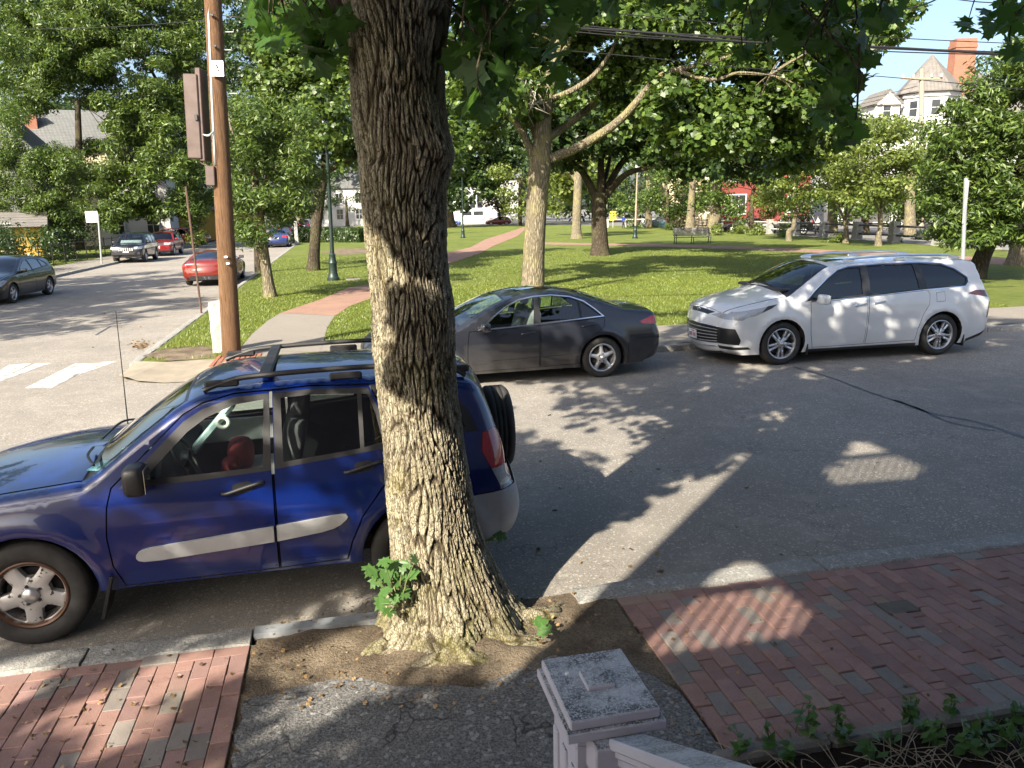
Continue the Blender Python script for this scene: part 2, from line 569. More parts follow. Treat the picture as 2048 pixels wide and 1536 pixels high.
NK0, NK1, KH = 4.64, 4.86, .08          # near kerb: pavement side, street side, height
FK0, FK1, FH = 13.55, 13.72, .12        # far kerb
SK0, SK1 = -3.72, -3.90                 # park kerb of the side street
LK0, LK1 = -13.2, -13.02                # far kerb of the side street

sheet('ground', [(-700, -300), (700, -300), (700, 1200), (-700, 1200)], -.05, M['ground'])
road = sheet('road', st_poly([(-90, NK1-.05), (90, NK1-.05), (90, FK0+.05), (-3.0, FK0+.05), (SK1+.05, FK0+1.0), (SK1+.05, 150), (LK1-.05, 150), (LK1-.05, FK0+.05), (-90, FK0+.05)]), 0.0, M['road'])
# tar seams and the crossing's painted bars
def ribbon(P, w, z=.004):
    P = np.asarray(P, float)[:, :2]
    P = catmull(P, 6)
    T = np.gradient(P, axis=0); T /= np.linalg.norm(T, axis=1)[:, None]
    n = np.c_[-T[:, 1], T[:, 0]]
    w = np.broadcast_to(w, len(P)) * (1 + .35*np.sin(np.arange(len(P))*2.1))
    V = np.concatenate([np.c_[P+n*w[:, None]/2, np.full(len(P), z)], np.c_[P-n*w[:, None]/2, np.full(len(P), z)]])
    k = len(P)
    return V, [[i, i+1, k+i+1, k+i] for i in range(k-1)]
for nm, P, w in (('tar_seam', [(1590, 735), (1660, 755), (1740, 785), (1830, 815), (1900, 845), (1990, 862)], .05), ('tar_seam', [(1790, 800), (1860, 826), (1960, 846), (2060, 880)], .07),
                 ('tar_seam', [(700/3.66, 990/3.66+400), (760/3.66, 955/3.66+400), (810/3.66, 925/3.66+400)], .05)):
    V, F = ribbon([G(*p) for p in P], w)
    tag(link(nm, mesh_fast(nm, V, F, M['tar'])), kind='structure')
def mat_marking():
    m, nt, out = nmat('road_marking')
    v = coords(nt)
    n = noise(nt, v, 5, 8, .75)
    c = mixc(nt, ramp(nt, n, [(.47, 0.0), (.58, 1.0)]), (.50, .49, .465), (.20, .19, .175))
    bsdf(nt, out, c, .8, 0, .3, noise(nt, v, 120, 3), .003, 1.0)
    return m
M['marking'] = mat_marking()
for P in ([(50, 776), (103, 776), (200, 726), (150, 727)], [(95, 775), (150, 752), (232, 723), (205, 724), (110, 770)], [(-60, 772), (-20, 770), (62, 727), (20, 729)], [(-30, 773), (15, 757), (102, 726), (70, 727)], [(-140, 772), (-90, 770), (-40, 727), (-90, 729)]):
    o = sheet('crossing_bar', px_poly(P, .004), .004, M['marking'])

# kerb stones: single pieces of granite with uneven arrises
def stone_mesh(L, w, h, seed, rough=.012):
    r = np.random.default_rng(seed)
    nx = max(3, int(L/.12))
    ys = [(-w/2, -.15), (-w/2, h-.015), (-w/2+.015, h), (-w/6, h), (w/6, h), (w/2-.02, h), (w/2, h-.02), (w/2+.004, -.15)]
    V, F = [], []
    for i in range(nx+1):
        x = -L/2 + L*i/nx
        e = .008 if i in (0, nx) else 0
        for (y, z) in ys: V.append((x + (0 if 0 < i < nx else 0), y + r.normal(0, rough*.4), z - (e if z > 0 else 0) + (r.normal(0, rough*.35) if z > 0 else 0)))
    k = len(ys)
    for i in range(nx):
        for j in range(k-1): F.append([i*k+j, (i+1)*k+j, (i+1)*k+j+1, i*k+j+1])
    F.append(list(range(k))); F.append([nx*k+j for j in range(k)][::-1])
    m = MB(); m.add(V, F)
    me = m.mesh('kerb_stone', M['granite']); auto_smooth(me, 45)
    return me
def kerb(name, a, b, w, h, label_seed, Lm=2.1, skip=None, mat=None):
    """a row of stones between two street-frame points"""
    root = empty(name, (0, 0, 0)); tag(root, kind='structure')
    a, b = np.array(a, float), np.array(b, float)
    D = np.linalg.norm(b-a); d = (b-a)/D
    t = 0.0; k = 0
    meshes = {}
    while t < D-.05:
        L = min(Lm*(.85 + .35*random.random()), D-t)
        L = round(L*10)/10 if D-t > 2.6 else L
        if L not in meshes: meshes[L] = stone_mesh(L-.012, w, h, len(meshes)+label_seed)
        p = a + d*(t+L/2)
        if not (skip and skip[0] < p[0] < skip[1]):
            o = link('kerb_stone', meshes[L], root)
            q = ST(p[0], p[1])
            o.location = (q[0], q[1], random.uniform(-.006, .004))
            ang = math.atan2(d[1], d[0])
            o.rotation_euler = (random.uniform(-.01, .01), 0, YAW + ang + random.uniform(-.004, .004))
        t += L; k += 1
    return root
kerb('near_kerb', (-12, (NK0+NK1)/2), (-.72, (NK0+NK1)/2), NK1-NK0, KH, 1)
kerb('near_kerb', (1.42, (NK0+NK1)/2), (14, (NK0+NK1)/2), NK1-NK0, KH, 11)
st = MB().prism([ST(-.71, NK0+.10)[:2], ST(.10, NK0+.10)[:2], ST(.10, NK1-.02)[:2], ST(-.71, NK1-.02)[:2]], -.1, .075).build('steel_kerb_edge', M['steel_kerb'])
tag(st, kind='structure')
sheet('gutter_edge', st_poly([(.1, NK0+.12), (1.42, NK0+.12), (1.42, NK1), (.1, NK1)]), .02, M['soil'])
kerb('park_kerb', (-2.0, (FK0+FK1)/2), (44, (FK0+FK1)/2), FK1-FK0, FH, 21)
kerb('side_kerb', ((SK0+SK1)/2, 15.0), ((SK0+SK1)/2, 70), SK0-SK1, FH, 31)
kerb('side_kerb', ((LK0+LK1)/2, 15.0), ((LK0+LK1)/2, 75), LK1-LK0, FH, 41)

# near pavement: soil bed, asphalt patch round the tree, soil pit
PZ = .066
sheet('pavement_bed', st_poly([(-14, -.5), (14, -.5), (14, NK0+.01), (-14, NK0+.01)]), .052, M['soil'])
def wobble(P, a=.03, step=.12):
    P = densify(np.asarray(P, float)[:, :2], step)
    return P + rng.normal(0, a, P.shape)
asph = [ST(-.69, -.4), ST(1.665, -.4), ST(1.665, 3.55), ST(1.45, 3.92), ST(1.1, 4.05), ST(.6, 3.85), ST(.2, 3.95), ST(-.15, 4.12), ST(-.69, 4.05)]
def edge_sheet(name, poly, z, mat):
    m = MB(); m.prism(np.asarray(poly)[:, :2], z-.06, z)
    o = m.build(name, mat); tag(o, kind='structure'); return o
A2 = densify(np.array([p[:2] for p in asph]), .1)
far = np.array([(p @ E2[:2]) > 3.4 for p in A2]); A2[far] += rng.normal(0, .012, (far.sum(), 2))
edge_sheet('pavement_patch', A2, .075, M['patch'])
# soil pit: uneven mound
def pit():
    us, vs = np.linspace(-.69, 1.665, 90), np.linspace(3.4, NK0+.22, 52)
    U, Vv = np.meshgrid(us, vs)
    from mathutils import noise as mn
    Z = np.array([[.055 + .035*mn.noise(Vector((u*1.7, v*1.7, 0))) + .018*mn.noise(Vector((u*7, v*7, 3))) + .006*mn.noise(Vector((u*30, v*30, 3))) for u, v in zip(ru, rv)] for ru, rv in zip(U, Vv)])
    Z += .07*np.exp(-(((U-.55)/.55)**2 + ((Vv-4.25)/.35)**2)) - .05*np.clip((Vv-NK0-.02)/.2, 0, 1) - .09*np.exp(-(((U-1.05)/.2)**2 + ((Vv-4.3)/.12)**2))
    Z -= .045*np.clip((3.85-Vv)/.3, 0, 1)
    P = U[..., None]*E1 + Vv[..., None]*E2; P[..., 2] = Z
    n, m_ = U.shape
    F = np.array([[i*m_+j, i*m_+j+1, (i+1)*m_+j+1, (i+1)*m_+j] for i in range(n-1) for j in range(m_-1)])
    o = link('tree_pit', mesh_fast('tree_pit', P.reshape(-1, 3), F, M['soil'], True)); tag(o, kind='structure')
pit()

# brick paving: every brick its own piece
def brick_mesh(dx, dy, mat, seed):
    m = MB().box((0, 0, -.03), (dx-.0035, dy-.0035, .06), bev=.0035)
    me = m.mesh('brick', mat)
    r = np.random.default_rng(seed)
    return me
BM = {}
def brick_of(dx, dy, k):
    key = (round(dx, 3), round(dy, 3), k)
    if key not in BM: BM[key] = brick_mesh(dx, dy, BRICKM[k], len(BM))
    return BM[key]
def lay(name, cells):
    root = empty(name); tag(root, kind='structure')
    vis = []
    for (u, v, du, dv) in cells:
        p = ST(u, v, PZ); q = PROJ(p)
        inside = -60 < q[0] < 2108 and -60 < q[1] < 1620
        vis.append((inside, -q[2]))
    order = sorted(range(len(cells)), key=lambda i: (not vis[i][0], -vis[i][1]))
    rest = {k: MB() for k in range(4)}
    for n, i in enumerate(order):
        u, v, du, dv = cells[i]
        g = (math.sin(u*1.9+v*.7) + math.sin(v*2.3-u*.6) + random.gauss(0, 1.1))
        k = random.choices(range(4), [.54, .30, .10 if g < 1.2 else .40, .03])[0]
        p = ST(u, v, PZ + random.gauss(0, .0035))
        if n < 298:
            o = link('brick', brick_of(du, dv, k), root)
            o.location = p
            o.rotation_euler = (random.gauss(0, .012), random.gauss(0, .012), YAW + random.gauss(0, .008))
        else:
            rest[k].box(p - np.array([0, 0, .03]), (du-.005, dv-.005, .06), rz=YAW, bev=.004)
    for k in range(4):
        if rest[k].n: tag(rest[k].build('bricks_beyond', BRICKM[k], root), kind='stuff')
    return root
bw, bl = .1035, .207
def field(u0, u1, v0, v1, border_far=True, border_near=False):
    C = []
    vt = v1
    if border_far:
        t = u0
        while t < u1-.01:
            L = min(bl, u1-t); C.append((t+L/2, v1-bw/2, L, bw)); t += L
        vt = v1-bw
    vb = v0
    if border_near:
        t = u0
        while t < u1-.01: C.append((t+bw/2, v0+bl/2, bw, bl)); t += bw
        vb = v0+bl
    n = int((u1-u0)/bw)
    for i in range(n):
        t = vt - (0 if i % 2 else bl/2) + random.uniform(-.01, .01)
        first = vt
        while first > vb+.02:
            nxt = max(vb, t if t < first-.01 else t-bl)
            L = first-nxt
            if L > .03: C.append((u0+(i+.5)*(u1-u0)/n, (first+nxt)/2, (u1-u0)/n, L))
            first = nxt; t = nxt-bl
    return C
lay('brick_pavement', field(-.72-bw*26, -.72, 2.95, NK0))
lay('brick_pavement', field(1.69, 1.69+bw*44, 3.02, NK0, True, True))
# concrete edging and garden bed on the house side
ed = MB()
for k in range(10):
    a = .95 + k*.62
    m = MB().box((0, 0, 0), (.612, .085, .16), bev=.018)
    o = m.build('edging_block', M['concrete'])
    p = ST(a+.31, 2.955, .045+random.gauss(0, .003)); o.location = p; o.rotation_euler = (0, 0, YAW)
    o['kind'] = 'structure'
bed = []
sheet('garden_bed', st_poly([(1.2, -.5), (9, -.5), (9, 2.92), (1.2, 2.92)]), .085, M['mulch'])
MB().prism([p[:2] for p in st_poly([(3.33, 3.98), (3.56, 3.98), (3.56, 4.12), (3.33, 4.12)])], .0, .074).build('valve_cover', plain('rusty_iron', (.10, .085, .065), .8, .2, bump=.006, bscale=60))
bpy.data.objects['valve_cover']['kind'] = 'structure'

# park side: pavement, lawn, paths
pv = [ST(-2.02, FK1+.005), ST(60, FK1+.005), ST(60, 15.9), ST(-2.02, 15.9)]
fence_a, fence_b = G(1539, 468, FH), G(1875, 491, FH)
fdir = (fence_b-fence_a)/np.linalg.norm(fence_b-fence_a)
fe_r, fe_l = fence_a + fdir*75, fence_a - fdir*34
lawn_poly = [ST(SK0+.02, 14.95), ST(-2.03, 14.75), ST(-2.03, 15.5), ST(60, 15.5), fe_r + np.array([0, .4, 0]), fe_l + np.array([0, .6, 0]), G(1200, 451, FH), G(1060, 449, FH), G(735, 451, FH), ST(SK0+.02, 128)]
sheet('lawn', lawn_poly, FH, M['lawn'])
sheet('park_pavement', pv, FH+.004, M['concrete'])
ramp_p = [G(232, 742, .03), G(262, 762, .03), G(330, 772, .03), G(420, 772, .05), G(470, 735, .1), G(400, 727, .1), G(300, 733, .08)]
cr_ = sheet('corner_ramp', densify([ST(-3.92, 14.3)[:2], ST(-3.75, 13.9)[:2], ST(-3.45, 13.6)[:2], ST(-3.0, 13.42)[:2], ST(-2.1, 13.4)[:2], ST(-2.0, 14.8)[:2], ST(-3.2, 14.75)[:2], ST(-3.80, 15.0)[:2]], .2), FH+.008, plain('warm_concrete', (.205, .178, .135), .85, var=.12, scale=3, bump=.003, bscale=80))
for v_ in cr_.data.vertices:
    q_ = np.array(v_.co); uu, vv_ = q_ @ E1, q_ @ E2
    t_ = min(1, max(0, min((vv_-13.42)/.75, (uu+3.95)/.5)) + max(0, (vv_-14.6)/.6))
    v_.co.z = .012 + (FH-.004)*min(1, t_)
tp = MB()
for i in range(9):
    tp.box(ST(-2.35+.09*i, 14.55, FH+.012), (.07, 1.1, .012), rz=YAW, bev=.004)
o = tp.build('tactile_panel', plain('rust_panel', (.24, .085, .045), .8)); tag(o, kind='structure')
cpath = [(478, 700), (505, 668), (535, 642), (562, 626), (592, 617), (700, 612), (670, 632), (655, 655), (645, 690), (640, 705)]
sheet('concrete_path', px_poly(cpath, FH), FH+.008, M['concrete'])
bpath = [(560, 627), (592, 616), (640, 600), (697, 576), (740, 569), (800, 545), (890, 507), (941, 495), (970, 479), (1012, 466), (1048, 454), (1056, 455), (1034, 473), (987, 492), (960, 507), (894, 529), (830, 560), (743, 597), (697, 614), (672, 632)]
sheet('brick_path', px_poly(bpath, FH), FH+.012, M['path'])
up = [(1090, 485), (1300, 488), (1420, 491), (1560, 496), (1700, 502), (1900, 511), (2080, 521)]
lo = [(2080, 536), (1900, 521), (1700, 509), (1560, 502), (1420, 497), (1300, 493), (1090, 489)]
sheet('garden_path', px_poly(up+lo, FH), FH+.006, M['path'])
# bare earth under the far hedge and along the fence
sheet('planting_strip', [fe_l + np.array([0, .35, 0]), fe_r + np.array([0, .2, 0]), fe_r - np.array([0, 2.2, 0]), fe_l - np.array([0, 2.4, 0])], FH+.005, M['mulch'])
sheet('worn_patch', px_poly([(285, 712), (330, 696), (400, 690), (440, 700), (430, 715), (340, 722)], FH), FH+.003, M['soil'])
sheet('bare_patch', px_poly([(640, 505), (680, 497), (740, 497), (740, 506), (690, 510)], FH), FH+.003, M['soil'])
# left side of the side street: pavement and ground behind
sheet('side_pavement', st_poly([(LK0, 15), (LK0, 140), (-15.4, 140), (-15.4, 15)]), FH, M['concrete'])
sheet('front_gardens', st_poly([(-15.4, 15), (-15.4, 140), (-60, 140), (-60, 15)]), FH-.01, M['lawn'])

# grass blades over the nearer lawn
def grass(name, poly, count, hmin, hmax, z, avoid=()):
    P = np.array([(p[0], p[1]) for p in poly]); lo, hi = P.min(0), P.max(0)
    Q = rng.uniform(lo, hi, (count*3, 2))
    ok = in_poly(Q, P)
    for a in avoid: ok &= ~in_poly(Q, np.array([(p[0], p[1]) for p in a]))
    Q = Q[ok][:count]; n = len(Q)
    h = rng.uniform(hmin, hmax, n); a = rng.uniform(0, 2*PI, n); w = h*.10 + .004
    lean = rng.normal(0, .45, (n, 2))*h[:, None]
    b0 = np.c_[Q + np.c_[np.cos(a), np.sin(a)]*w[:, None], np.full(n, z)]
    b1 = np.c_[Q - np.c_[np.cos(a), np.sin(a)]*w[:, None], np.full(n, z)]
    t = np.c_[Q + lean, z+h]
    V = np.stack([b0, b1, t], 1).reshape(-1, 3)
    o = link(name, mesh_fast(name, V, np.arange(3*n).reshape(-1, 3), M['blade']))
    tag(o, None, None, None, 'stuff'); return o
AV = [px_poly(cpath, FH), px_poly(bpath, FH), px_poly(up+lo, FH)]
near_lawn = [ST(SK0+.1, 15.1), ST(-2.1, 14.9), ST(-2.1, 15.95), ST(16, 15.95), ST(16, 27), ST(SK0+.1, 27)]
worn = px_poly([(285, 712), (330, 700), (400, 694), (430, 700), (425, 712), (340, 719)], FH)
far_lawn = [ST(SK0+.1, 27), ST(20, 27), ST(24, 48), ST(SK0+.1, 48)]
g1 = grass('grass', near_lawn, 110000, .03, .06, FH, AV+[worn]); tag(g1, 'short bright lawn grass beside the park pavement', 'grass')
g2 = grass('grass', far_lawn, 70000, .035, .065, FH, AV); tag(g2, 'lawn grass further into the park under the trees', 'grass')
# ------------------------------------------------------------------ cars
M['tyre'] = plain('tyre_rubber', (.022, .021, .02), .8, var=.2, scale=9, bump=.002, bscale=120)
M['black_plastic'] = plain('black_plastic', (.017, .017, .018), .48, var=.15)
M['grey_plastic'] = plain('grey_plastic', (.33, .335, .34), .5, var=.08, bump=.0006, bscale=300)
M['trim_black'] = plain('black_trim', (.016, .016, .017), .35, var=.1)
M['chrome'] = plain('bright_trim', (.75, .75, .76), .16, 1.0, var=.06)
M['alloy'] = plain('alloy_wheel', (.52, .52, .53), .32, .85, var=.08)
M['dark_alloy'] = plain('dark_metal', (.05, .05, .055), .45, .6)
M['hub_dark'] = plain('wheel_well', (.012, .012, .012), .85)
M['interior'] = plain('dark_cabin', (.035, .036, .04), .8)
M['seat_grey'] = plain('seat_cloth', (.34, .34, .345), .9, bump=.001, bscale=200)
M['glass_clear'] = glass('clear_window', (.74, .84, .80))
M['glass_tint'] = glass('tinted_window', (.24, .28, .28))
M['glass_dark'] = glass('privacy_window', (.05, .055, .06))
M['red_lens'] = lampglass('red_lens', (.45, .012, .012))
M['clear_lens'] = lampglass('clear_lens', (.34, .36, .38))
M['dark_lens'] = lampglass('smoked_lens', (.10, .015, .015))
M['plate'] = plain('number_plate', (.72, .72, .73), .5, var=.04)
M['plate_ink'] = plain('plate_ink', (.38, .16, .17), .6)
M['paper'] = plain('white_paper', (.75, .74, .7), .8, var=.05)
def rusty_wheel():
    m, nt, out = nmat('rusted_wheel')
    v = coords(nt)
    n = noise(nt, v, 22, 6, .6)
    spots = ramp(nt, n, [(.60, 0.0), (.64, 1.0)])
    sep = N(nt, 'SeparateXYZ'); nt.links.new(v, sep.inputs[0])
    rr = N(nt, 'VectorMath', operation='LENGTH'); 
    flat = N(nt, 'CombineXYZ'); nt.links.new(sep.outputs[0], flat.inputs[0]); nt.links.new(sep.outputs[2], flat.inputs[2])
    nt.links.new(flat.outputs[0], rr.inputs[0])
    n2 = noise(nt, v, 14, 4)
    ad = N(nt, 'Math', operation='MULTIPLY_ADD'); nt.links.new(n2, ad.inputs[0]); ad.inputs[1].default_value = .05; nt.links.new(rr.outputs[1], ad.inputs[2])
    edge = ramp(nt, ad.outputs[0], [(.212, 0.0), (.232, 1.0)])
    c = mixc(nt, spots, (.40, .39, .38), (.035, .022, .015))
    c = mixc(nt, edge, c, (.075, .035, .018))
    b = bsdf(nt, out, c, .42, .35)
    return m
M['rusty'] = rusty_wheel()

class Shell:
    """the skin of a car: two side sheets over (x, z) that curl in towards a silhouette, and the strip across between them"""
    def __init__(s, sil, hw, rocker, flare=(), nose=0.0):
        # sil: (x, z, R, crown) control points from the front's foot over the roof to the rear's foot
        s.ctrl = np.array(sil, float)
        s.per = 8
        s.D = catmull(s.ctrl, s.per)
        s.zs = np.array([a for a, b in hw]); s.ws = np.array([b for a, b in hw])
        s.rocker = rocker
        s.flare = flare
        s.x0, s.x1 = s.ctrl[:, 0].min(), s.ctrl[:, 0].max()
        s.poly = s.D[:, :2]
    def width(s, x, z):
        # cubic-ish smoothing of the table
        w = np.zeros_like(x)
        for dz, k in ((-.05, .25), (0, .5), (.05, .25)): w = w + k*np.interp(z+dz, s.zs, s.ws)
        for (fx, fz, r) in s.flare:
            d = np.hypot(x-fx, z-fz)
            w = w + .022*np.exp(-((d-r)/.07)**2)
        t0 = np.clip((s.x0+.55-x)/.55, 0, 1); t1 = np.clip((x-s.x1+.5)/.5, 0, 1)
        return w - .05*t0*t0 - .04*t1*t1
    def Y(s, x, z):
        x = np.asarray(x, float); z = np.asarray(z, float)
        best = np.full(x.shape, 1e9); R = np.zeros(x.shape); ox = np.zeros(x.shape); oz = np.ones(x.shape)
        A, B = s.D[:-1], s.D[1:]
        for a, b in zip(A, B):
            e = b[:2]-a[:2]; L = e @ e + 1e-12
            t = np.clip(((x-a[0])*e[0] + (z-a[1])*e[1])/L, 0, 1)
            d = np.hypot(x-a[0]-t*e[0], z-a[1]-t*e[1])
            k = d < best
            best = np.where(k, d, best); R = np.where(k, a[2]+(b[2]-a[2])*t, R)
            Ls = math.sqrt(L); ox = np.where(k, -e[1]/Ls, ox); oz = np.where(k, e[0]/Ls, oz)
        w = s.width(x, z)
        q = np.clip(1-best/np.maximum(R, 1e-4), 0, 1)
        s.q, s.ox, s.oz = q, ox, oz
        return w - R*(1-np.sqrt(np.clip(1-q*q, 0, 1)))
    def side(s, P, sg, off=0.0):
        P = np.asarray(P, float)
        h = 2e-3
        y = s.Y(P[:, 0], P[:, 1])
        q, ox, oz = s.q, s.ox, s.oz
        gx = (s.width(P[:, 0]+h, P[:, 1]) - s.width(P[:, 0]-h, P[:, 1]))/(2*h)
        gz = (s.width(P[:, 0], P[:, 1]+h) - s.width(P[:, 0], P[:, 1]-h))/(2*h)
        lat = np.sqrt(np.clip(1-q*q, 0, 1))
        nn = np.stack([-gx*lat + ox*q, lat, -gz*lat + oz*q], -1)
        nn /= np.linalg.norm(nn, axis=1)[:, None]
        nn[:, 1] *= sg
        V = np.stack([P[:, 0], y*sg, P[:, 1]], -1) + nn*off
        return V, nn
    def strip(s, P, off=0.0):
        """P: (control index, -1..1 across)"""
        P = np.asarray(P, float)
        def pos(ci, eta):
            t = np.clip(ci, 0, len(s.ctrl)-1)*s.per
            i = np.minimum(t.astype(int), len(s.D)-2); f = (t-i)[:, None]
            q = s.D[i]*(1-f) + s.D[i+1]*f
            T = s.Tn[i]*(1-f) + s.Tn[i+1]*f
            T /= np.linalg.norm(T, axis=1)[:, None]
            ye = s.width(q[:, 0], q[:, 1]) - q[:, 2]
            nx, nz = -T[:, 1], T[:, 0]
            c = q[:, 3]*(1-eta**2)
            return np.stack([q[:, 0]+nx*c, ye*eta, q[:, 1]+nz*c], -1)
        if not hasattr(s, 'Tn'):
            s.Tn = np.gradient(s.D[:, :2], axis=0)
            s.Tn /= np.linalg.norm(s.Tn, axis=1)[:, None] + 1e-9
        h = .02
        V = pos(P[:, 0], P[:, 1])
        a = pos(P[:, 0]+h, P[:, 1]) - pos(P[:, 0]-h, P[:, 1])
        b = pos(P[:, 0], P[:, 1]+h) - pos(P[:, 0], P[:, 1]-h)
        nn = np.cross(b, a)
        nn /= np.linalg.norm(nn, axis=1)[:, None] + 1e-9
        k = (np.stack([nn[:, 0], nn[:, 2]], -1)*np.stack([V[:, 0]-s.D[:, 0].mean(), V[:, 2]-.7], -1)).sum(1) < 0
        nn[k] *= -1
        return V + nn*off, nn

def arch_pts(cx, cz, r, floor, n=18):
    a0 = math.asin(max(-1, min(1, (floor-cz)/r)))
    return [(cx + r*math.cos(a), cz + r*math.sin(a)) for a in np.linspace(PI-a0, a0, n)]

def sheet_object(name, sh, dom, V2, T, sg, off, mat, parent):
    used = np.unique(T)
    rem = -np.ones(len(V2), int); rem[used] = np.arange(len(used))
    V, nn = (sh.side(V2[used], sg, off) if dom == 'side' else sh.strip(V2[used], off))
    F = rem[T]
    p = V[F]
    fn = np.cross(p[:, 1]-p[:, 0], p[:, 2]-p[:, 0])
    flip = (fn*nn[F].mean(1)).sum(1) < 0
    F[flip] = F[flip][:, ::-1]
    return V, F, nn
def build_sheets(sh, dom, outer, holes, regions, parent, step, sides, base_acc, extra=(), aspect=1.0):
    """regions: (name, polygon, material, offset, gap); the rest of the outline goes to base_acc"""
    loops = [densify(outer, step)] + [np.asarray(h) for h in holes]
    polys = []
    for (nm, poly, mt, off, gap) in regions:
        poly = np.asarray(poly, float)
        if gap > 0:
            a, b = densify(inset(poly, -gap/2), step), densify(inset(poly, gap/2), step)
            loops += [a, b]; polys.append((nm, a, b, mt, off))
        else:
            a = densify(poly, step); loops.append(a); polys.append((nm, a, a, mt, off))
    lo, hi = np.min(outer, 0), np.max(outer, 0)
    sx, sy = (step, step) if dom == 'side' else (step/aspect, .14)
    gx, gy = np.meshgrid(np.arange(lo[0]+sx*.37, hi[0], sx), np.arange(lo[1]+sy*.41, hi[1], sy))
    pts = np.c_[gx.ravel(), gy.ravel()]
    if len(extra): pts = np.concatenate([pts, np.asarray(extra)])
    pts = pts[in_poly(pts, outer)]
    V2, T = cdt(loops, pts)
    cen = V2[T].mean(1)
    ok = in_poly(cen, loops[0])
    for h in holes: ok &= ~in_poly(cen, h)
    T, cen = T[ok], cen[ok]
    owner = np.zeros(len(T), int)
    for k, (nm, a, b, mt, off) in enumerate(polys):
        ia, ib = in_poly(cen, a), in_poly(cen, b)
        owner[ia & ~ib] = -1
        owner[ib] = k+1
    for sg in sides:
        for k in range(len(polys)+1):
            sel = T[owner == k]
            if not len(sel): continue
            off = 0.0 if k == 0 else polys[k-1][4]
            V, F, nn = sheet_object('', sh, dom, V2, sel, sg, off, None, None)
            if k == 0: base_acc.append((V, F, nn))
            elif polys[k-1][0] is None: continue
            else:
                link(polys[k-1][0], mesh_fast(polys[k-1][0], V, F, polys[k-1][3], True, nn), parent)
    return V2, T
def raised(sh, poly, off, name, mat, parent, sides=(-1, 1), step=.06, depth=None):
    """a strip standing proud of the side with edges that return to the skin"""
    poly = densify(poly, step)
    lo, hi = poly.min(0), poly.max(0)
    gx, gy = np.meshgrid(np.arange(lo[0], hi[0], step), np.arange(lo[1], hi[1], step*.5))
    pts = np.c_[gx.ravel(), gy.ravel()]; pts = pts[in_poly(pts, inset(poly, step*.25))]
    V2, T = cdt([poly], pts)
    T = T[in_poly(V2[T].mean(1), poly)]
    for sg in sides:
        inn = inset(poly, min(off*.6, .012))
        top, F, nn = sheet_object('', sh, 'side', V2, T, sg, off, None, None)
        foot, _ = sh.side(poly, sg, -.004)
        # rim: pull the border ring in a little, then skirt down
        m = MB(); m.add(top, F.tolist())
        a, _ = sh.side(poly, sg, off)
        n = len(poly)
        m.add(np.concatenate([a, foot]), [[i, (i+1) % n, n+(i+1) % n, n+i] for i in range(n)])
        me = m.mesh(name, mat); auto_smooth(me, 40)
        link(name, me, parent)

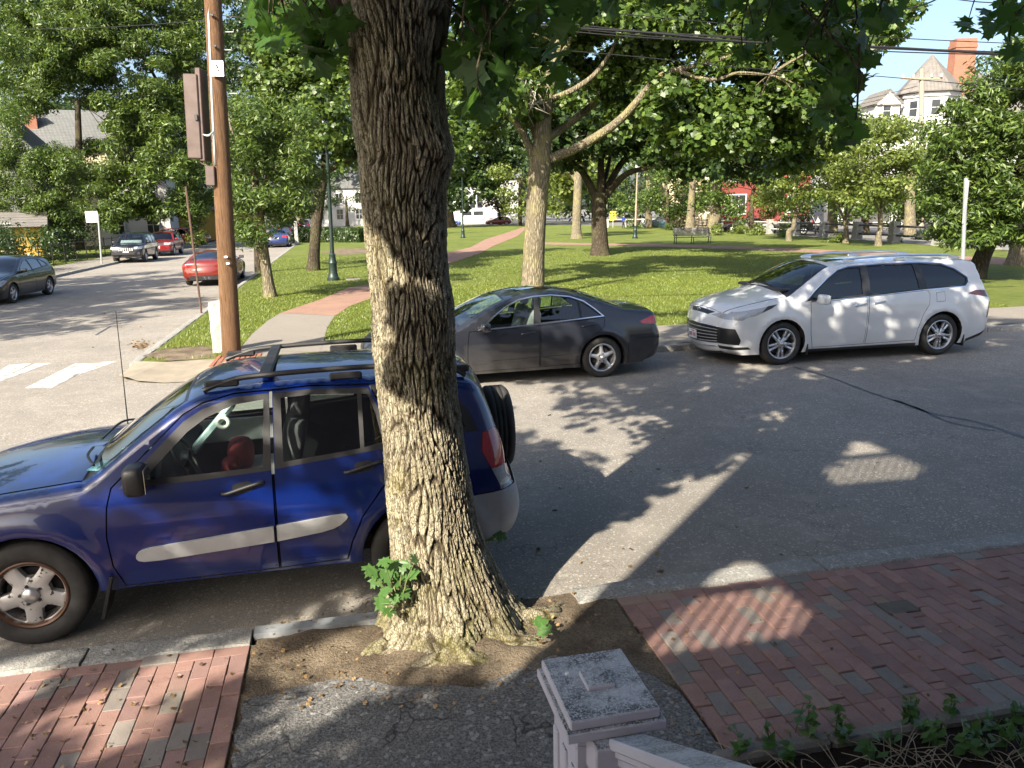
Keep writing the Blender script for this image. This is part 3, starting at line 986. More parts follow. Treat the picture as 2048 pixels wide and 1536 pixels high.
def ring_holes(n, r0, r1, a_in, a_out, phase=0.0, skew=0.0):
    """openings of a wheel face: n polygons between two radii"""
    out = []
    for k in range(n):
        c = phase + 2*PI*k/n
        P = []
        for a in np.linspace(-a_in, a_in, 4): P.append((r0, c+a+skew))
        for a in np.linspace(a_out, -a_out, 7): P.append((r1, c+a))
        P = [(r*math.cos(a), r*math.sin(a)) for r, a in P]
        out.append(round_poly(P))
    return out
def wheel_meshes(key, r, rr, w, holes, rim_mat, dish=.03, cap=.03, lugs=5, lod=1, cap_mat=None, lip=.012):
    """tyre, rim and hub meshes, the outer face towards -y, centre at the origin"""
    seg = 48 if lod else 24
    sw = r-rr
    prof = [(rr-.004, -w*.36), (rr+.012, -w*.47), (rr+sw*.45, -w*.52), (rr+sw*.8, -w*.485), (r-.012, -w*.41), (r, -w*.33)]
    if lod:
        for k in (-.2, -.02, .16):
            prof += [(r, w*k), (r-.009, w*(k+.012)), (r-.009, w*(k+.045)), (r, w*(k+.057))]
    prof += [(r, w*.33), (r-.012, w*.41), (rr+sw*.8, w*.485), (rr+sw*.45, w*.52), (rr-.004, w*.36)]
    t = MB().lathe(prof, seg, 'y').mesh(key+'_tyre', M['tyre'], True)
    m = MB()
    m.lathe([(rr+.006, -w*.475), (rr+.006, -w*.44), (rr-.018, -w*.40), (rr-.03, -w*.2), (rr-.03, w*.4), (rr+.004, w*.46)], seg, 'y')
    m.lathe([(rr+.007, -w*.47), (rr-.002, -w*.485), (rr-lip, -w*.46), (rr-.02, -w*.39)], seg, 'y')
    rf = rr-.016
    circ = np.array([(rf*math.cos(a), rf*math.sin(a)) for a in np.linspace(0, 2*PI, 48, endpoint=False)])
    pts = [(q*rf*math.cos(a), q*rf*math.sin(a)) for q in (.2, .4, .6, .8, .92) for a in np.linspace(0, 2*PI, 30, endpoint=False)]
    hs = [np.asarray(h) for h in holes]
    V2, T = cdt([circ]+hs, np.array(pts))
    cen = V2[T].mean(1)
    ok = in_poly(cen, circ)
    for h in hs: ok &= ~in_poly(cen, h)
    T = T[ok]
    def face(P, back=0.0):
        q = np.minimum(np.hypot(P[:, 0], P[:, 1])/rf, 1.0)
        y = -w*.40 - dish*(1-q)**1.5*(q > .0) + .012*np.clip((.35-q)/.35, 0, 1)
        ds = np.full(len(P), 1e9)
        for h in hs:
            d = np.min(np.hypot(P[:, None, 0]-h[None, :, 0], P[:, None, 1]-h[None, :, 1]), 1)
            ds = np.minimum(ds, d)
        y = y + .012*np.exp(-(ds/.012)**2) + back
        return np.c_[P[:, 0], y, P[:, 1]]
    m.add(face(V2), T.tolist())
    for h in hs:
        n = len(h)
        a, b = face(h), face(h, .045)
        m.add(np.concatenate([a, b]), [[i, (i+1) % n, n+(i+1) % n, n+i] for i in range(n)])
    rim = m.mesh(key+'_rim', rim_mat); auto_smooth(rim, 30)
    c = MB()
    y0 = -w*.40-dish
    c.lathe([(0, y0-.022), (cap*.75, y0-.021), (cap, y0-.008), (cap*1.05, y0+.02)], 20, 'y')
    capm = c.mesh(key+'_cap', cap_mat or rim_mat, True)
    g = MB()
    for k in range(lugs):
        a = 2*PI*k/lugs + .3
        g.lathe([(0, -.012), (.009, -.012), (.011, 0), (.011, .02)], 8, 'y', (rf*.3*math.cos(a), y0+.006, rf*.3*math.sin(a)))
    nuts = g.mesh(key+'_nuts', M['dark_alloy'])
    h = MB().lathe([(0, -w*.1), (rr*.72, -w*.1), (rr*.72, w*.0), (rr-.04, w*.1), (rr-.04, w*.3), (0, w*.3)], 24, 'y').mesh(key+'_hub', M['hub_dark'])
    return dict(tyre=t, rim=rim, cap=capm, nuts=nuts, hub=h)
def put_wheels(parent, W, r, x_axles, half, steer=0.0, names=True):
    for ax, x in enumerate(x_axles):
        for sg in (-1, 1):
            o = link('wheel', W['hub'], parent)
            o.location = (x, sg*half, r)
            o.rotation_euler = (0, 0, (0 if sg < 0 else PI) + (steer if ax == 0 else 0))
            link('tyre', W['tyre'], o)
            rm = link('rim', W['rim'], o)
            rm.rotation_euler = (0, random.uniform(0, 1), 0)
            if names:
                c = link('hub_cap', W['cap'], o)
                nn = link('wheel_nuts', W['nuts'], o); nn['kind'] = 'stuff'
                nn.rotation_euler = rm.rotation_euler
def seat_mesh(name, mat):
    m = MB()
    m.pill((.0, 0, .14), (.52, .48, .18), .4)
    R = Matrix.Rotation(math.radians(14), 3, 'Y')
    m.pill((.30, 0, .46), (.17, .47, .66), .4, R=R)
    m.pill((.40, 0, .88), (.11, .27, .20), .5, R=R)
    return m.mesh(name, mat, True)
def cabin(root, sh, x0, x1, floor, seats, wheel_at, dash, belt, seatmat, hwid):
    m = MB()
    m.box(((x0+x1)/2, 0, floor+.03), (x1-x0, hwid*1.7, .06))
    m.build('cabin_floor', M['interior'], root)
    d = MB()
    d.box((dash, 0, belt-.12), (.34, hwid*1.55, .30), bev=.08)
    d.build('dashboard', M['interior'], root, 'auto')
    for k, (x, y) in enumerate(seats):
        s = link('seat', seatmat, root); s.location = (x, y, floor)
    if wheel_at:
        st = MB()
        R = Matrix.Rotation(math.radians(-24), 3, 'Y')
        a = np.linspace(0, 2*PI, 25)[:-1]
        ring = np.array([(0, .185*math.cos(t), .185*math.sin(t)) for t in a]) @ np.array(R).T
        ring = np.vstack([ring, ring[:2]])
        st.tube(ring, .016, 8, False)
        for t in (PI*.02, PI*.98, PI*1.5):
            p = np.array([(0, 0, 0), (0, .18*math.cos(t), .18*math.sin(t))]) @ np.array(R).T
            st.tube(p, .02, 6)
        st.lathe([(0, -.03), (.06, -.025), (.07, .03)], 12, 'x')
        o = st.build('steering_wheel', M['black_plastic'], root, True); o.location = wheel_at

def make_car(name, spec, loc, yaw, label, cat='car', group=None):
    """spec keys: sil, hw, rocker, wb, r, arch, regions (side), strips, colour ..."""
    root = empty(name, loc, yaw)
    tag(root, label, cat, group)
    S = spec
    hwmax = max(b for a, b in S['hw'])
    ar = S['arch']; wb = S['wb']; r = S['r']; rock = S['rocker']
    fl = [(0, r, ar+.05), (wb, r, ar+.05)] if S.get('flare', True) else []
    sh = Shell(S['sil'], S['hw'], rock, fl)
    step = S.get('step', .09)
    # outline of the side: silhouette, then back along the foot with the two arches
    fx0, fx1 = S['sil'][0][0], S['sil'][-1][0]
    foot = []
    for cx in (wb, 0): 
        foot += [(cx + (ar+.0), rock)] + arch_pts(cx, r, ar, rock)[::-1] + [(cx-(ar+.0), rock)]
    foot = [p for k, p in enumerate(foot) if k == 0 or np.hypot(p[0]-foot[k-1][0], p[1]-foot[k-1][1]) > 1e-3]
    outer = np.array([tuple(p) for p in sh.poly] + foot)
    extra = []
    for k in range(0, len(sh.D), 1 if step < .07 else 2):
        T = sh.D[min(k+1, len(sh.D)-1), :2]-sh.D[max(k-1, 0), :2]; T /= np.linalg.norm(T)+1e-9
        nn = np.array([T[1], -T[0]])
        for q in (.03, .12, .28, .5, .75, 1.0):
            p = sh.D[k, :2] + nn*sh.D[k, 2]*q
            extra.append(p)
    acc = []
    build_sheets(sh, 'side', outer, [], S['regions'], root, step, (-1, 1), acc, extra)
    K = len(S['sil'])-1
    build_sheets(sh, 'strip', np.array([(0, -1), (K, -1), (K, 1), (0, 1)], float), [], S['strips'], root, step*1.2, (1,), acc, aspect=.28)
    V = np.concatenate([a[0] for a in acc]); nn = np.concatenate([a[2] for a in acc])
    F, o = [], 0
    for a in acc: F.append(a[1]+o); o += len(a[0])
    link('body', mesh_fast(name+'_body', V, np.concatenate(F), S['paint'], True, nn), root)
    # dark lining behind the panel gaps and inside the arches
    glassp = [np.asarray(p) for (n_, p, m_, o_, g_) in S['regions'] if n_ and 'window' in n_]
    lin = []
    V2, T = cdt([densify(outer, .12)] + [inset(g, -.012) for g in glassp], np.array(extra)[::4] if len(extra) else np.zeros((0, 2)))
    cen = V2[T].mean(1)
    ok = in_poly(cen, inset(outer, .005))
    for g in glassp: ok &= ~in_poly(cen, inset(g, -.012))
    m = MB()
    for sg in (-1, 1):
        Vv, Ff, n2 = sheet_object('', sh, 'side', V2, T[ok], sg, -.03, None, None)
        m.add(Vv, Ff.tolist())
    for cx in (0, wb):
        P = np.array(arch_pts(cx, r, ar, rock, 14))
        for sg in (-1, 1):
            a, _ = sh.side(P, sg, -.001)
            b = a.copy(); b[:, 1] -= sg*.3
            n = len(P)
            m.add(np.concatenate([a, b]), [[i, i+1, n+i+1, n+i] for i in range(n-1)])
            m.add(np.concatenate([b, [[cx, b[0, 1], r]]]), [[i, i+1, n] for i in range(n-1)])
    m.box(((fx0+fx1)/2, 0, rock+.06), ((fx1-fx0)*.93, hwmax*1.5, .1))
    m.build('underbody', M['hub_dark'], root)
    # plinth of dark trim above arches and the wheels
    W = S['wheels']
    put_wheels(root, W, r, (0, wb), hwmax-S.get('inset', .02)-S['tw']/2*1.04, S.get('steer', 0), S.get('caps', True))
    return root, sh
def handle(root, sh, x, z, mat, sides=(-1, 1), L=.2, tilt=.04):
    for sg in sides:
        m = MB()
        P = np.array([(x-L/2, z-tilt*.3), (x, z), (x+L/2, z+tilt*.3)])
        a, _ = sh.side(P, sg, .022)
        a[0], _ = sh.side(P[:1], sg, .002)[0][0], 0
        a[2] = sh.side(P[2:], sg, .008)[0][0]
        pa = catmull(np.vstack([a[0], sh.side(np.array([(x-L*.36, z-tilt*.25)]), sg, .022)[0][0], a[1], sh.side(np.array([(x+L*.36, z+tilt*.25)]), sg, .022)[0][0], a[2]]), 4)
        m.tube(pa, .0125, 8)
        m.build('door_handle', mat, root, True)
def mirror(root, sh, x, z, mat, glassmat, sides=(-1, 1), size=(.12, .17, .16), out=.1):
    for sg in sides:
        y = float(sh.Y(np.array([x]), np.array([z]))[0])
        m = MB()
        m.pill((x, sg*(y+out), z+.04), size, .45)
        m.box((x+.02, sg*(y+out*.35), z-.01), (.07, out*.9, .05), bev=.015)
        o = m.build('wing_mirror', mat, root, 'auto')
        g = MB().box((x+size[0]/2+.001, sg*(y+out), z+.04), (.004, size[1]*.8, size[2]*.8))
        g.build('mirror_glass', glassmat, o)
def plate(root, pos, nrm_x, w=.31, h=.155, tilt=0.0):
    m = MB().box((0, 0, 0), (.012, w, h), bev=.004)
    o = m.build('number_plate', M['plate'], root)
    o.location = pos; o.rotation_euler = (0, tilt, 0)
    k = MB()
    for q in range(6):
        k.box((.007*nrm_x, (q-2.5)*w*.13 + (.012 if q > 2 else -.012), -h*.04), (.003, w*.085, h*(.42 if q % 2 else .46)))
    k.box((.007*nrm_x, 0, h*.36), (.003, w*.5, h*.1))
    k.build('plate_marks', M['plate_ink'], o)
    return o
SEAT = seat_mesh('seat', M['seat_grey'])
SEAT_DARK = seat_mesh('seat_dark', M['interior'])
RING = lambda n, a=.2, b=.9, ai=.2, ao=.45, ph=0.0: ring_holes(n, a, b, ai, ao, ph)

# ---- the dark blue small SUV at the near kerb
M['blue_paint'] = paint('blue_paint', (.0008, .009, .085), rough=.25, dirt=.04)
blue_sil = [(-.66, .30, .12, .02), (-.78, .40, .22, .05), (-.81, .58, .25, .07), (-.77, .78, .22, .07), (-.66, .91, .14, .05), (-.2, .995, .09, .05), (.30, 1.045, .07, .06),
    (.43, 1.075, .05, .08), (.73, 1.30, .05, .07), (1.03, 1.50, .06, .05), (1.27, 1.56, .10, .05), (1.8, 1.585, .11, .05), (2.5, 1.575, .11, .05), (2.88, 1.53, .10, .05),
    (3.0, 1.40, .10, .05), (3.10, 1.08, .12, .05), (3.13, .86, .14, .06), (3.20, .74, .16, .05), (3.22, .55, .16, .05), (3.15, .40, .14, .03), (2.96, .34, .08, 0)]
ring = ring_holes(5, .115, .192, .16, .40)
blue_wheels = wheel_meshes('blue_suv', .354, .222, .215, ring_holes(5, .115, .194, .20, .38), M['rusty'], dish=.012, cap=.052, cap_mat=M['alloy'])
green = [(.56, 1.015), (.80, 1.24), (1.0, 1.425), (1.12, 1.485), (1.32, 1.528), (1.8, 1.545), (2.5, 1.525), (2.72, 1.49), (2.86, 1.34), (2.93, 1.19), (2.3, 1.125), (1.55, 1.03), (.9, 1.0)]
door_f = [(.565, .345), (.51, .50), (.497, .70), (.52, .90), (.555, 1.02), (.80, 1.245), (1.0, 1.43), (1.12, 1.49), (1.32, 1.533), (1.548, 1.54), (1.535, 1.05), (1.525, .35)]
door_r = [(1.535, .35), (1.545, 1.05), (1.558, 1.54), (1.8, 1.55), (2.2, 1.535), (2.28, 1.38), (2.345, 1.12), (2.34, .98), (2.24, .86), (2.1, .68), (2.02, .5), (1.98, .365)]
blue = dict(sil=blue_sil, hw=[(.2, .80), (.34, .825), (.5, .85), (.75, .868), (.93, .86), (1.04, .835), (1.3, .745), (1.5, .67), (1.6, .63)],
    rocker=.33, wb=2.49, r=.354, arch=.41, tw=.215, step=.06, paint=M['blue_paint'], wheels=blue_wheels,
    regions=[('window_frame', green, M['black_plastic'], 0.001, 0),
        ('door', door_f, M['blue_paint'], .002, .009), ('door', door_r, M['blue_paint'], .002, .009),
        ('door_frame', [(.60, 1.012), (.80, 1.20), (1.0, 1.385), (1.12, 1.455), (1.32, 1.512), (1.54, 1.523), (1.53, 1.045), (1.1, 1.02)], M['black_plastic'], .003, 0),
        ('door_frame', [(1.555, 1.05), (1.567, 1.522), (1.8, 1.53), (2.19, 1.518), (2.26, 1.36), (2.315, 1.125)], M['black_plastic'], .003, 0),
        ('front_window', [(.745, 1.05), (.88, 1.185), (1.02, 1.32), (1.14, 1.40), (1.32, 1.468), (1.505, 1.488), (1.478, 1.072), (1.1, 1.06)], M['glass_clear'], -.012, 0),
        ('rear_window', [(1.608, 1.09), (1.615, 1.49), (1.8, 1.498), (2.115, 1.485), (2.112, 1.135)], M['glass_tint'], -.012, 0),
        ('quarter_window', [(2.14, 1.14), (2.145, 1.482), (2.185, 1.478), (2.23, 1.35), (2.265, 1.165)], M['glass_tint'], -.012, 0),
        ('rear_side_window', [(2.40, 1.18), (2.33, 1.46), (2.35, 1.475), (2.66, 1.45), (2.76, 1.36), (2.84, 1.22)], M['glass_tint'], -.01, 0),
        ('rear_bumper', [(2.84, .33), (2.84, .745), (3.4, .775), (3.4, .2)], M['grey_plastic'], .012, 0),
        ('front_bumper', [(-.44, .33), (-.5, .62), (-1.0, .64), (-1.0, .2), (-.44, .2)], M['grey_plastic'], .012, 0),
        ('tail_light', [(2.955, 1.17), (3.04, 1.19), (3.3, .93), (3.0, .925), (2.94, 1.05)], M['red_lens'], .006, 0),
        ('reverse_lamp', [(3.0, .925), (3.3, .93), (3.3, .79), (3.06, .79)], M['clear_lens'], .006, 0),
        ('headlight', [(-.46, .80), (-.5, .90), (-.72, .87), (-.9, .7), (-.6, .7)], M['clear_lens'], .004, 0)],
    strips=[('bonnet', [(4.1, -.97), (6.35, -.97), (6.35, .97), (4.1, .97)], M['blue_paint'], .001, .02),
        ('wiper_cowl', [(6.38, -.96), (7.03, -.96), (7.03, .96), (6.38, .96)], M['trim_black'], -.004, 0),
        ('windscreen_seal', [(7.04, -.965), (8.97, -.965), (8.97, .965), (7.04, .965)], M['trim_black'], .001, 0),
        ('windscreen', [(7.1, -.94), (8.9, -.94), (8.9, .94), (7.1, .94)], M['glass_clear'], .003, 0),
        ('rear_screen', [(13.45, -.82), (14.85, -.86), (14.85, .86), (13.45, .82)], M['glass_dark'], .001, 0),
        ('rear_bumper', [(16.75, -1), (20, -1), (20, 1), (16.75, 1)], M['grey_plastic'], .012, 0),
        ('front_bumper', [(0, -1), (2.1, -1), (2.1, 1), (0, 1)], M['grey_plastic'], .012, 0),
        ('grille', [(2.9, -.55), (3.6, -.55), (3.6, .55), (2.9, .55)], M['trim_black'], .002, 0)])
B_ORG = G(74, 1297); B_YAW = math.radians(12.5)
blue_car, bsh = make_car('small_suv', blue, tuple(B_ORG + np.array([-math.sin(B_YAW), math.cos(B_YAW), 0])*.868), B_YAW,
    'dark blue small SUV with grey side mouldings and spare wheel, parked behind the big trunk', 'car')
raised(bsh, [(.655, .545), (.657, .565), (.672, .585), (.70, .598), (.75, .608), (1.515, .668), (1.512, .560), (.8, .516), (.70, .517), (.668, .527)], .022, 'side_moulding', M['grey_plastic'], blue_car)
raised(bsh, [(1.532, .562), (1.535, .670), (1.9, .705), (1.96, .708), (1.99, .703), (2.0, .69), (1.99, .67), (1.95, .635), (1.90, .612), (1.82, .595)], .022, 'side_moulding', M['grey_plastic'], blue_car)
for x, z in ((1.345, .948), (2.13, 1.015)):
    raised(bsh, round_poly([(x-.06, z-.045), (x-.07, z+.03), (x+.05, z+.045), (x+.07, z-.02)]), .003, 'handle_recess', M['trim_black'], blue_car, step=.03)
    handle(blue_car, bsh, x, z, M['black_plastic'], L=.26, tilt=.09)
mirror(blue_car, bsh, .735, 1.06, M['black_plastic'], M['chrome'], size=(.13, .19, .19), out=.13)
for sg in (-1, 1):
    for k, (a, b, w0) in enumerate(((.52, .83, .05),)):
        MB().box((.455, sg*.79, .30), (.02, .2, .3), R=Matrix.Rotation(.28, 3, 'Y')).build('mud_flap', M['trim_black'], blue_car)
    rl = MB()
    y = sg*.575
    path = catmull([(1.12, y, 1.555), (1.25, y, 1.60), (1.45, y, 1.632), (2.1, y, 1.648), (2.6, y, 1.632), (2.8, y, 1.59), (2.88, y, 1.545)], 5)
    rl.tube(path, .019, 8)
    for x in (1.24, 2.05, 2.8): rl.box((x, y, 1.595), (.22, .034, .05), bev=.012)
    rl.build('roof_rail', M['black_plastic'], blue_car, 'auto')
for x in (1.52, 2.35):
    MB().box((x, 0, 1.642), (.085, 1.16, .026), bev=.01).build('roof_bar', M['black_plastic'], blue_car)
sp = wheel_meshes('spare', .335, .20, .20, ring_holes(5, .09, .17, .2, .4), M['alloy'], dish=.01)
o = link('spare_wheel', sp['hub'], blue_car); o.location = (3.215, .05, .97); o.rotation_euler = (0, 0, PI/2)
link('tyre', sp['tyre'], o); link('rim', sp['rim'], o)
cabin(blue_car, bsh, .3, 2.9, .42, [], (.92, -.36, 1.03), .72, 1.06, None, .84)
SB = link('seat', SEAT, blue_car); SB.location = (1.32, -.36, .52)
SB = link('seat', SEAT, blue_car); SB.location = (1.32, .36, .52)
MB().box((2.2, 0, .68), (.5, 1.25, .18), bev=.06).box((2.48, 0, .98), (.16, 1.25, .58), bev=.06).build('rear_seat', M['interior'], blue_car, 'auto')
for s_ in (-1, 1):
    w = MB()
    w.tube(catmull([(.31, s_*.1-.15, 1.135), (.36, s_*.1-.45 if s_ < 0 else .3, 1.165), (.44, s_*.1-.62 if s_ < 0 else .45, 1.145)], 5), .009, 6)
    w.build('wiper', M['trim_black'], blue_car)
an = MB().tube([(.30, .70, 1.03), (.31, .70, 1.4), (.32, .705, 1.97)], [.006, .004, .003], 6)
an.build('aerial', M['trim_black'], blue_car)
# door lining seen through the far window, and the things lying inside
MB().box((1.0, .72, .93), (.95, .03, .2), bev=.01).build('door_lining', M['seat_grey'], blue_car)
carF = blue_car.matrix_basis = Matrix.Translation(blue_car.location) @ Matrix.Rotation(B_YAW, 4, 'Z')
def on_car(o, m=carF): o.matrix_basis = m @ o.matrix_basis; return o
for k, (x, y, a) in enumerate(((.50, -.56, .3), (.535, -.40, -.2), (.56, -.26, .5), (.47, -.64, 1.2))):
    p = MB().box((0, 0, 0), (.15, .2, .004)).build('paper_slip', [M['paper'], plain('teal_card', (.18, .42, .46), .7)][k % 2] , None)
    p.location = (x+.03, y, 1.098+.004*k); p.rotation_euler = (0, -.1, a); on_car(p)
    tag(p, ['white paper slip on the dashboard behind the windscreen of the blue SUV', 'teal card on the dashboard behind the windscreen of the blue SUV'][k % 2], 'paper', 'papers on the dashboard of the blue SUV')
M['pale_blue'] = plain('pale_blue', (.55, .68, .70), .5)
sc = empty('folded_scooter')
MB().box((1.02, .10, 1.10), (.055, .10, .55), R=Matrix.Rotation(.75, 3, 'Y'), bev=.012).build('deck', M['pale_blue'], sc)
MB().box((1.20, .12, 1.30), (.05, .16, .20), R=Matrix.Rotation(.75, 3, 'Y'), bev=.02).build('front_cover', M['pale_blue'], sc)
MB().lathe([(.025, -.012), (.052, -.014), (.052, .014), (.025, .012)], 20, 'y', (1.13, .04, 1.17), closed=True).build('small_wheel', M['paper'], sc, True)
on_car(sc); tag(sc, 'pale blue folded scooter with small wheel on the front seat of the blue SUV', 'scooter')
bag = MB()
bag.pill((1.20, .30, .84), (.2, .3, .26), .7); bag.pill((1.14, .14, .80), (.14, .16, .14), .8)
bag = bag.build('red_bag', plain('red_cloth', (.16, .010, .013), .8, bump=.006, bscale=30), None, 'auto')
on_car(bag); tag(bag, 'red cloth bag on the front seat inside the blue SUV', 'bag')

# ---- the charcoal saloon at the far kerb
M['charcoal'] = paint('charcoal_paint', (.017, .019, .026), rough=.32, dirt=.3, metal=.3)
sal_sil = [(-.78, .22, .12, .02), (-.90, .32, .25, .08), (-.93, .50, .30, .12), (-.86, .66, .25, .12), (-.72, .74, .15, .08), (-.2, .84, .08, .05), (.30, .90, .06, .06),
    (.42, .925, .05, .10), (.83, 1.145, .045, .09), (1.20, 1.305, .05, .06), (1.55, 1.375, .075, .045), (2.0, 1.39, .075, .045), (2.4, 1.335, .065, .05), (2.78, 1.215, .055, .06),
    (3.10, 1.10, .055, .06), (3.2, 1.08, .06, .04), (3.52, 1.05, .07, .04), (3.67, .995, .10, .05), (3.73, .80, .16, .07), (3.79, .64, .2, .09), (3.79, .44, .22, .08), (3.70, .28, .16, .04), (3.5, .22, .1, 0)]
sal_wheels = wheel_meshes('saloon', .335, .222, .205, ring_holes(5, .085, .202, .26, .50), M['alloy'], dish=.015, cap=.03)
chrome_p = [(.70, .875), (.95, 1.065), (1.2, 1.225), (1.4, 1.308), (1.65, 1.348), (1.95, 1.358), (2.25, 1.322), (2.47, 1.245), (2.64, 1.12), (2.785, .99), (2.4, .965), (1.6, .915), (1.0, .885)]
sal = dict(sil=sal_sil, hw=[(.15, .84), (.3, .875), (.5, .903), (.7, .907), (.88, .885), (.98, .845), (1.2, .745), (1.36, .655)], rocker=.19, wb=2.74, r=.326, arch=.385, tw=.205, step=.07,
    paint=M['charcoal'], wheels=sal_wheels,
    regions=[('window_trim', chrome_p, M['chrome'], .003, 0), ('window_frame', inset(chrome_p, .016), M['trim_black'], .003, 0),
        ('door', [(.575, .235), (.535, .45), (.545, .70), (.575, .865), (1.0, .868), (1.69, .90), (1.68, .24)], M['charcoal'], .002, .008),
        ('door', [(1.70, .24), (1.71, .90), (2.4, .95), (2.78, .975), (2.77, .85), (2.66, .76), (2.46, .63), (2.38, .48), (2.37, .26)], M['charcoal'], .002, .008),
        ('front_window', [(.78, .90), (1.0, 1.068), (1.2, 1.195), (1.4, 1.278), (1.6, 1.314), (1.655, 1.316), (1.598, .93), (1.2, .915)], M['glass_clear'], -.008, 0),
        ('rear_window', [(1.72, .945), (1.735, 1.324), (1.95, 1.33), (2.22, 1.297), (2.37, 1.25), (2.38, .985)], M['glass_clear'], -.008, 0),
        ('quarter_window', [(2.41, .99), (2.41, 1.235), (2.47, 1.20), (2.61, 1.095), (2.73, 1.0)], M['glass_tint'], -.008, 0),
        ('rear_bumper', [(3.17, .25), (3.17, .56), (3.4, .62), (3.9, .64), (3.9, .15), (3.17, .15)], M['charcoal'], .002, .007),
        ('tail_light', [(3.37, .885), (3.42, .845), (3.9, .81), (3.9, .93), (3.6, .965)], M['red_lens'], .004, 0),
        ('headlight', [(-.42, .70), (-.5, .77), (-.75, .74), (-1, .66), (-1, .58), (-.7, .6)], M['clear_lens'], .003, 0)],
    strips=[('bonnet', [(3.9, -.95), (6.5, -.97), (6.5, .97), (3.9, .95)], M['charcoal'], .001, .02),
        ('windscreen_seal', [(6.6, -.97), (8.97, -.965), (8.97, .965), (6.6, .97)], M['trim_black'], .001, 0),
        ('windscreen', [(7.05, -.94), (8.9, -.94), (8.9, .94), (7.05, .94)], M['glass_clear'], .003, 0),
        ('sunroof', [(9.7, -.6), (11.0, -.6), (11.0, .6), (9.7, .6)], M['glass_dark'], .002, .01),
        ('rear_screen', [(12.1, -.92), (13.9, -.92), (13.9, .92), (12.1, .92)], M['glass_tint'], .002, 0),
        ('boot_lid', [(14.2, -.92), (18.0, -.85), (18.0, .85), (14.2, .92)], M['charcoal'], .002, .015),
        ('tail_light', [(17.1, -1), (17.8, -1), (17.8, -.75), (17.1, -.75)], M['red_lens'], .004, 0),
        ('tail_light', [(17.1, 1), (17.8, 1), (17.8, .75), (17.1, .75)], M['red_lens'], .004, 0),
        ('grille', [(2.3, -.4), (3.0, -.4), (3.0, .4), (2.3, .4)], M['trim_black'], .002, 0)])
A_YAW = math.radians(13.5)
eA = np.array([math.cos(A_YAW), math.sin(A_YAW), 0]); nA = np.array([-eA[1], eA[0], 0])
A_ORG = G(1206, 755.5) - 2.74*eA
saloon, ssh = make_car('saloon_car', sal, tuple(A_ORG + nA*.907), A_YAW, 'dusty charcoal four-door saloon parked at the kerb in front of the white minivan', 'car')
raised(ssh, [(.6, .355), (.6, .385), (1.675, .405), (1.675, .375)], .012, 'side_moulding', M['charcoal'], saloon)
raised(ssh, [(1.705, .376), (1.705, .406), (2.34, .425), (2.34, .395)], .012, 'side_moulding', M['charcoal'], saloon)
handle(saloon, ssh, 1.50, .80, M['charcoal'], L=.22); handle(saloon, ssh, 2.50, .865, M['charcoal'], L=.22)
mirror(saloon, ssh, .80, .895, M['charcoal'], M['chrome'], size=(.13, .2, .13), out=.14)
cabin(saloon, ssh, .3, 3.0, .28, [], (.98, -.36, .84), .72, .90, None, .86)
for y in (-.37, .37):
    q = link('seat', SEAT, saloon); q.location = (1.38, y, .32)
MB().box((2.25, 0, .48), (.5, 1.3, .16), bev=.06).box((2.55, 0, .76), (.16, 1.3, .5), bev=.06).build('rear_seat', M['interior'], saloon, 'auto')
plate(saloon, (3.80, 0, .78), 1)

# ---- the white minivan
M['white_paint'] = paint('white_paint', (.54, .55, .56), rough=.3)
van_sil = [(-.76, .20, .10, .02), (-.94, .24, .25, .10), (-.99, .40, .34, .16), (-1.0, .62, .34, .16), (-.95, .80, .30, .16), (-.82, .94, .18, .12), (-.35, 1.07, .08, .08), (.02, 1.135, .06, .12),
    (.16, 1.165, .05, .20), (.58, 1.42, .05, .14), (.98, 1.615, .06, .08), (1.5, 1.67, .10, .05), (2.3, 1.69, .10, .05), (3.1, 1.68, .10, .05), (3.6, 1.65, .08, .05), (3.80, 1.60, .05, .04),
    (3.86, 1.46, .08, .05), (4.02, 1.12, .14, .08), (4.12, .95, .18, .10), (4.14, .75, .22, .12), (4.15, .5, .25, .12), (4.02, .30, .15, .06), (3.7, .21, .08, 0)]
van_wheels = wheel_meshes('minivan', .37, .256, .235, ring_holes(5, .075, .234, .10, .38) + ring_holes(5, .10, .232, .04, .08, PI/5), M['alloy'], dish=.02, cap=.034)
van_green = [(.42, 1.075), (.60, 1.24), (.85, 1.43), (1.08, 1.565), (1.3, 1.61), (2.0, 1.635), (2.7, 1.632), (3.1, 1.605), (3.35, 1.52), (3.585, 1.36), (3.59, 1.28), (3.53, 1.215), (2.75, 1.185), (1.6, 1.11), (.9, 1.08)]
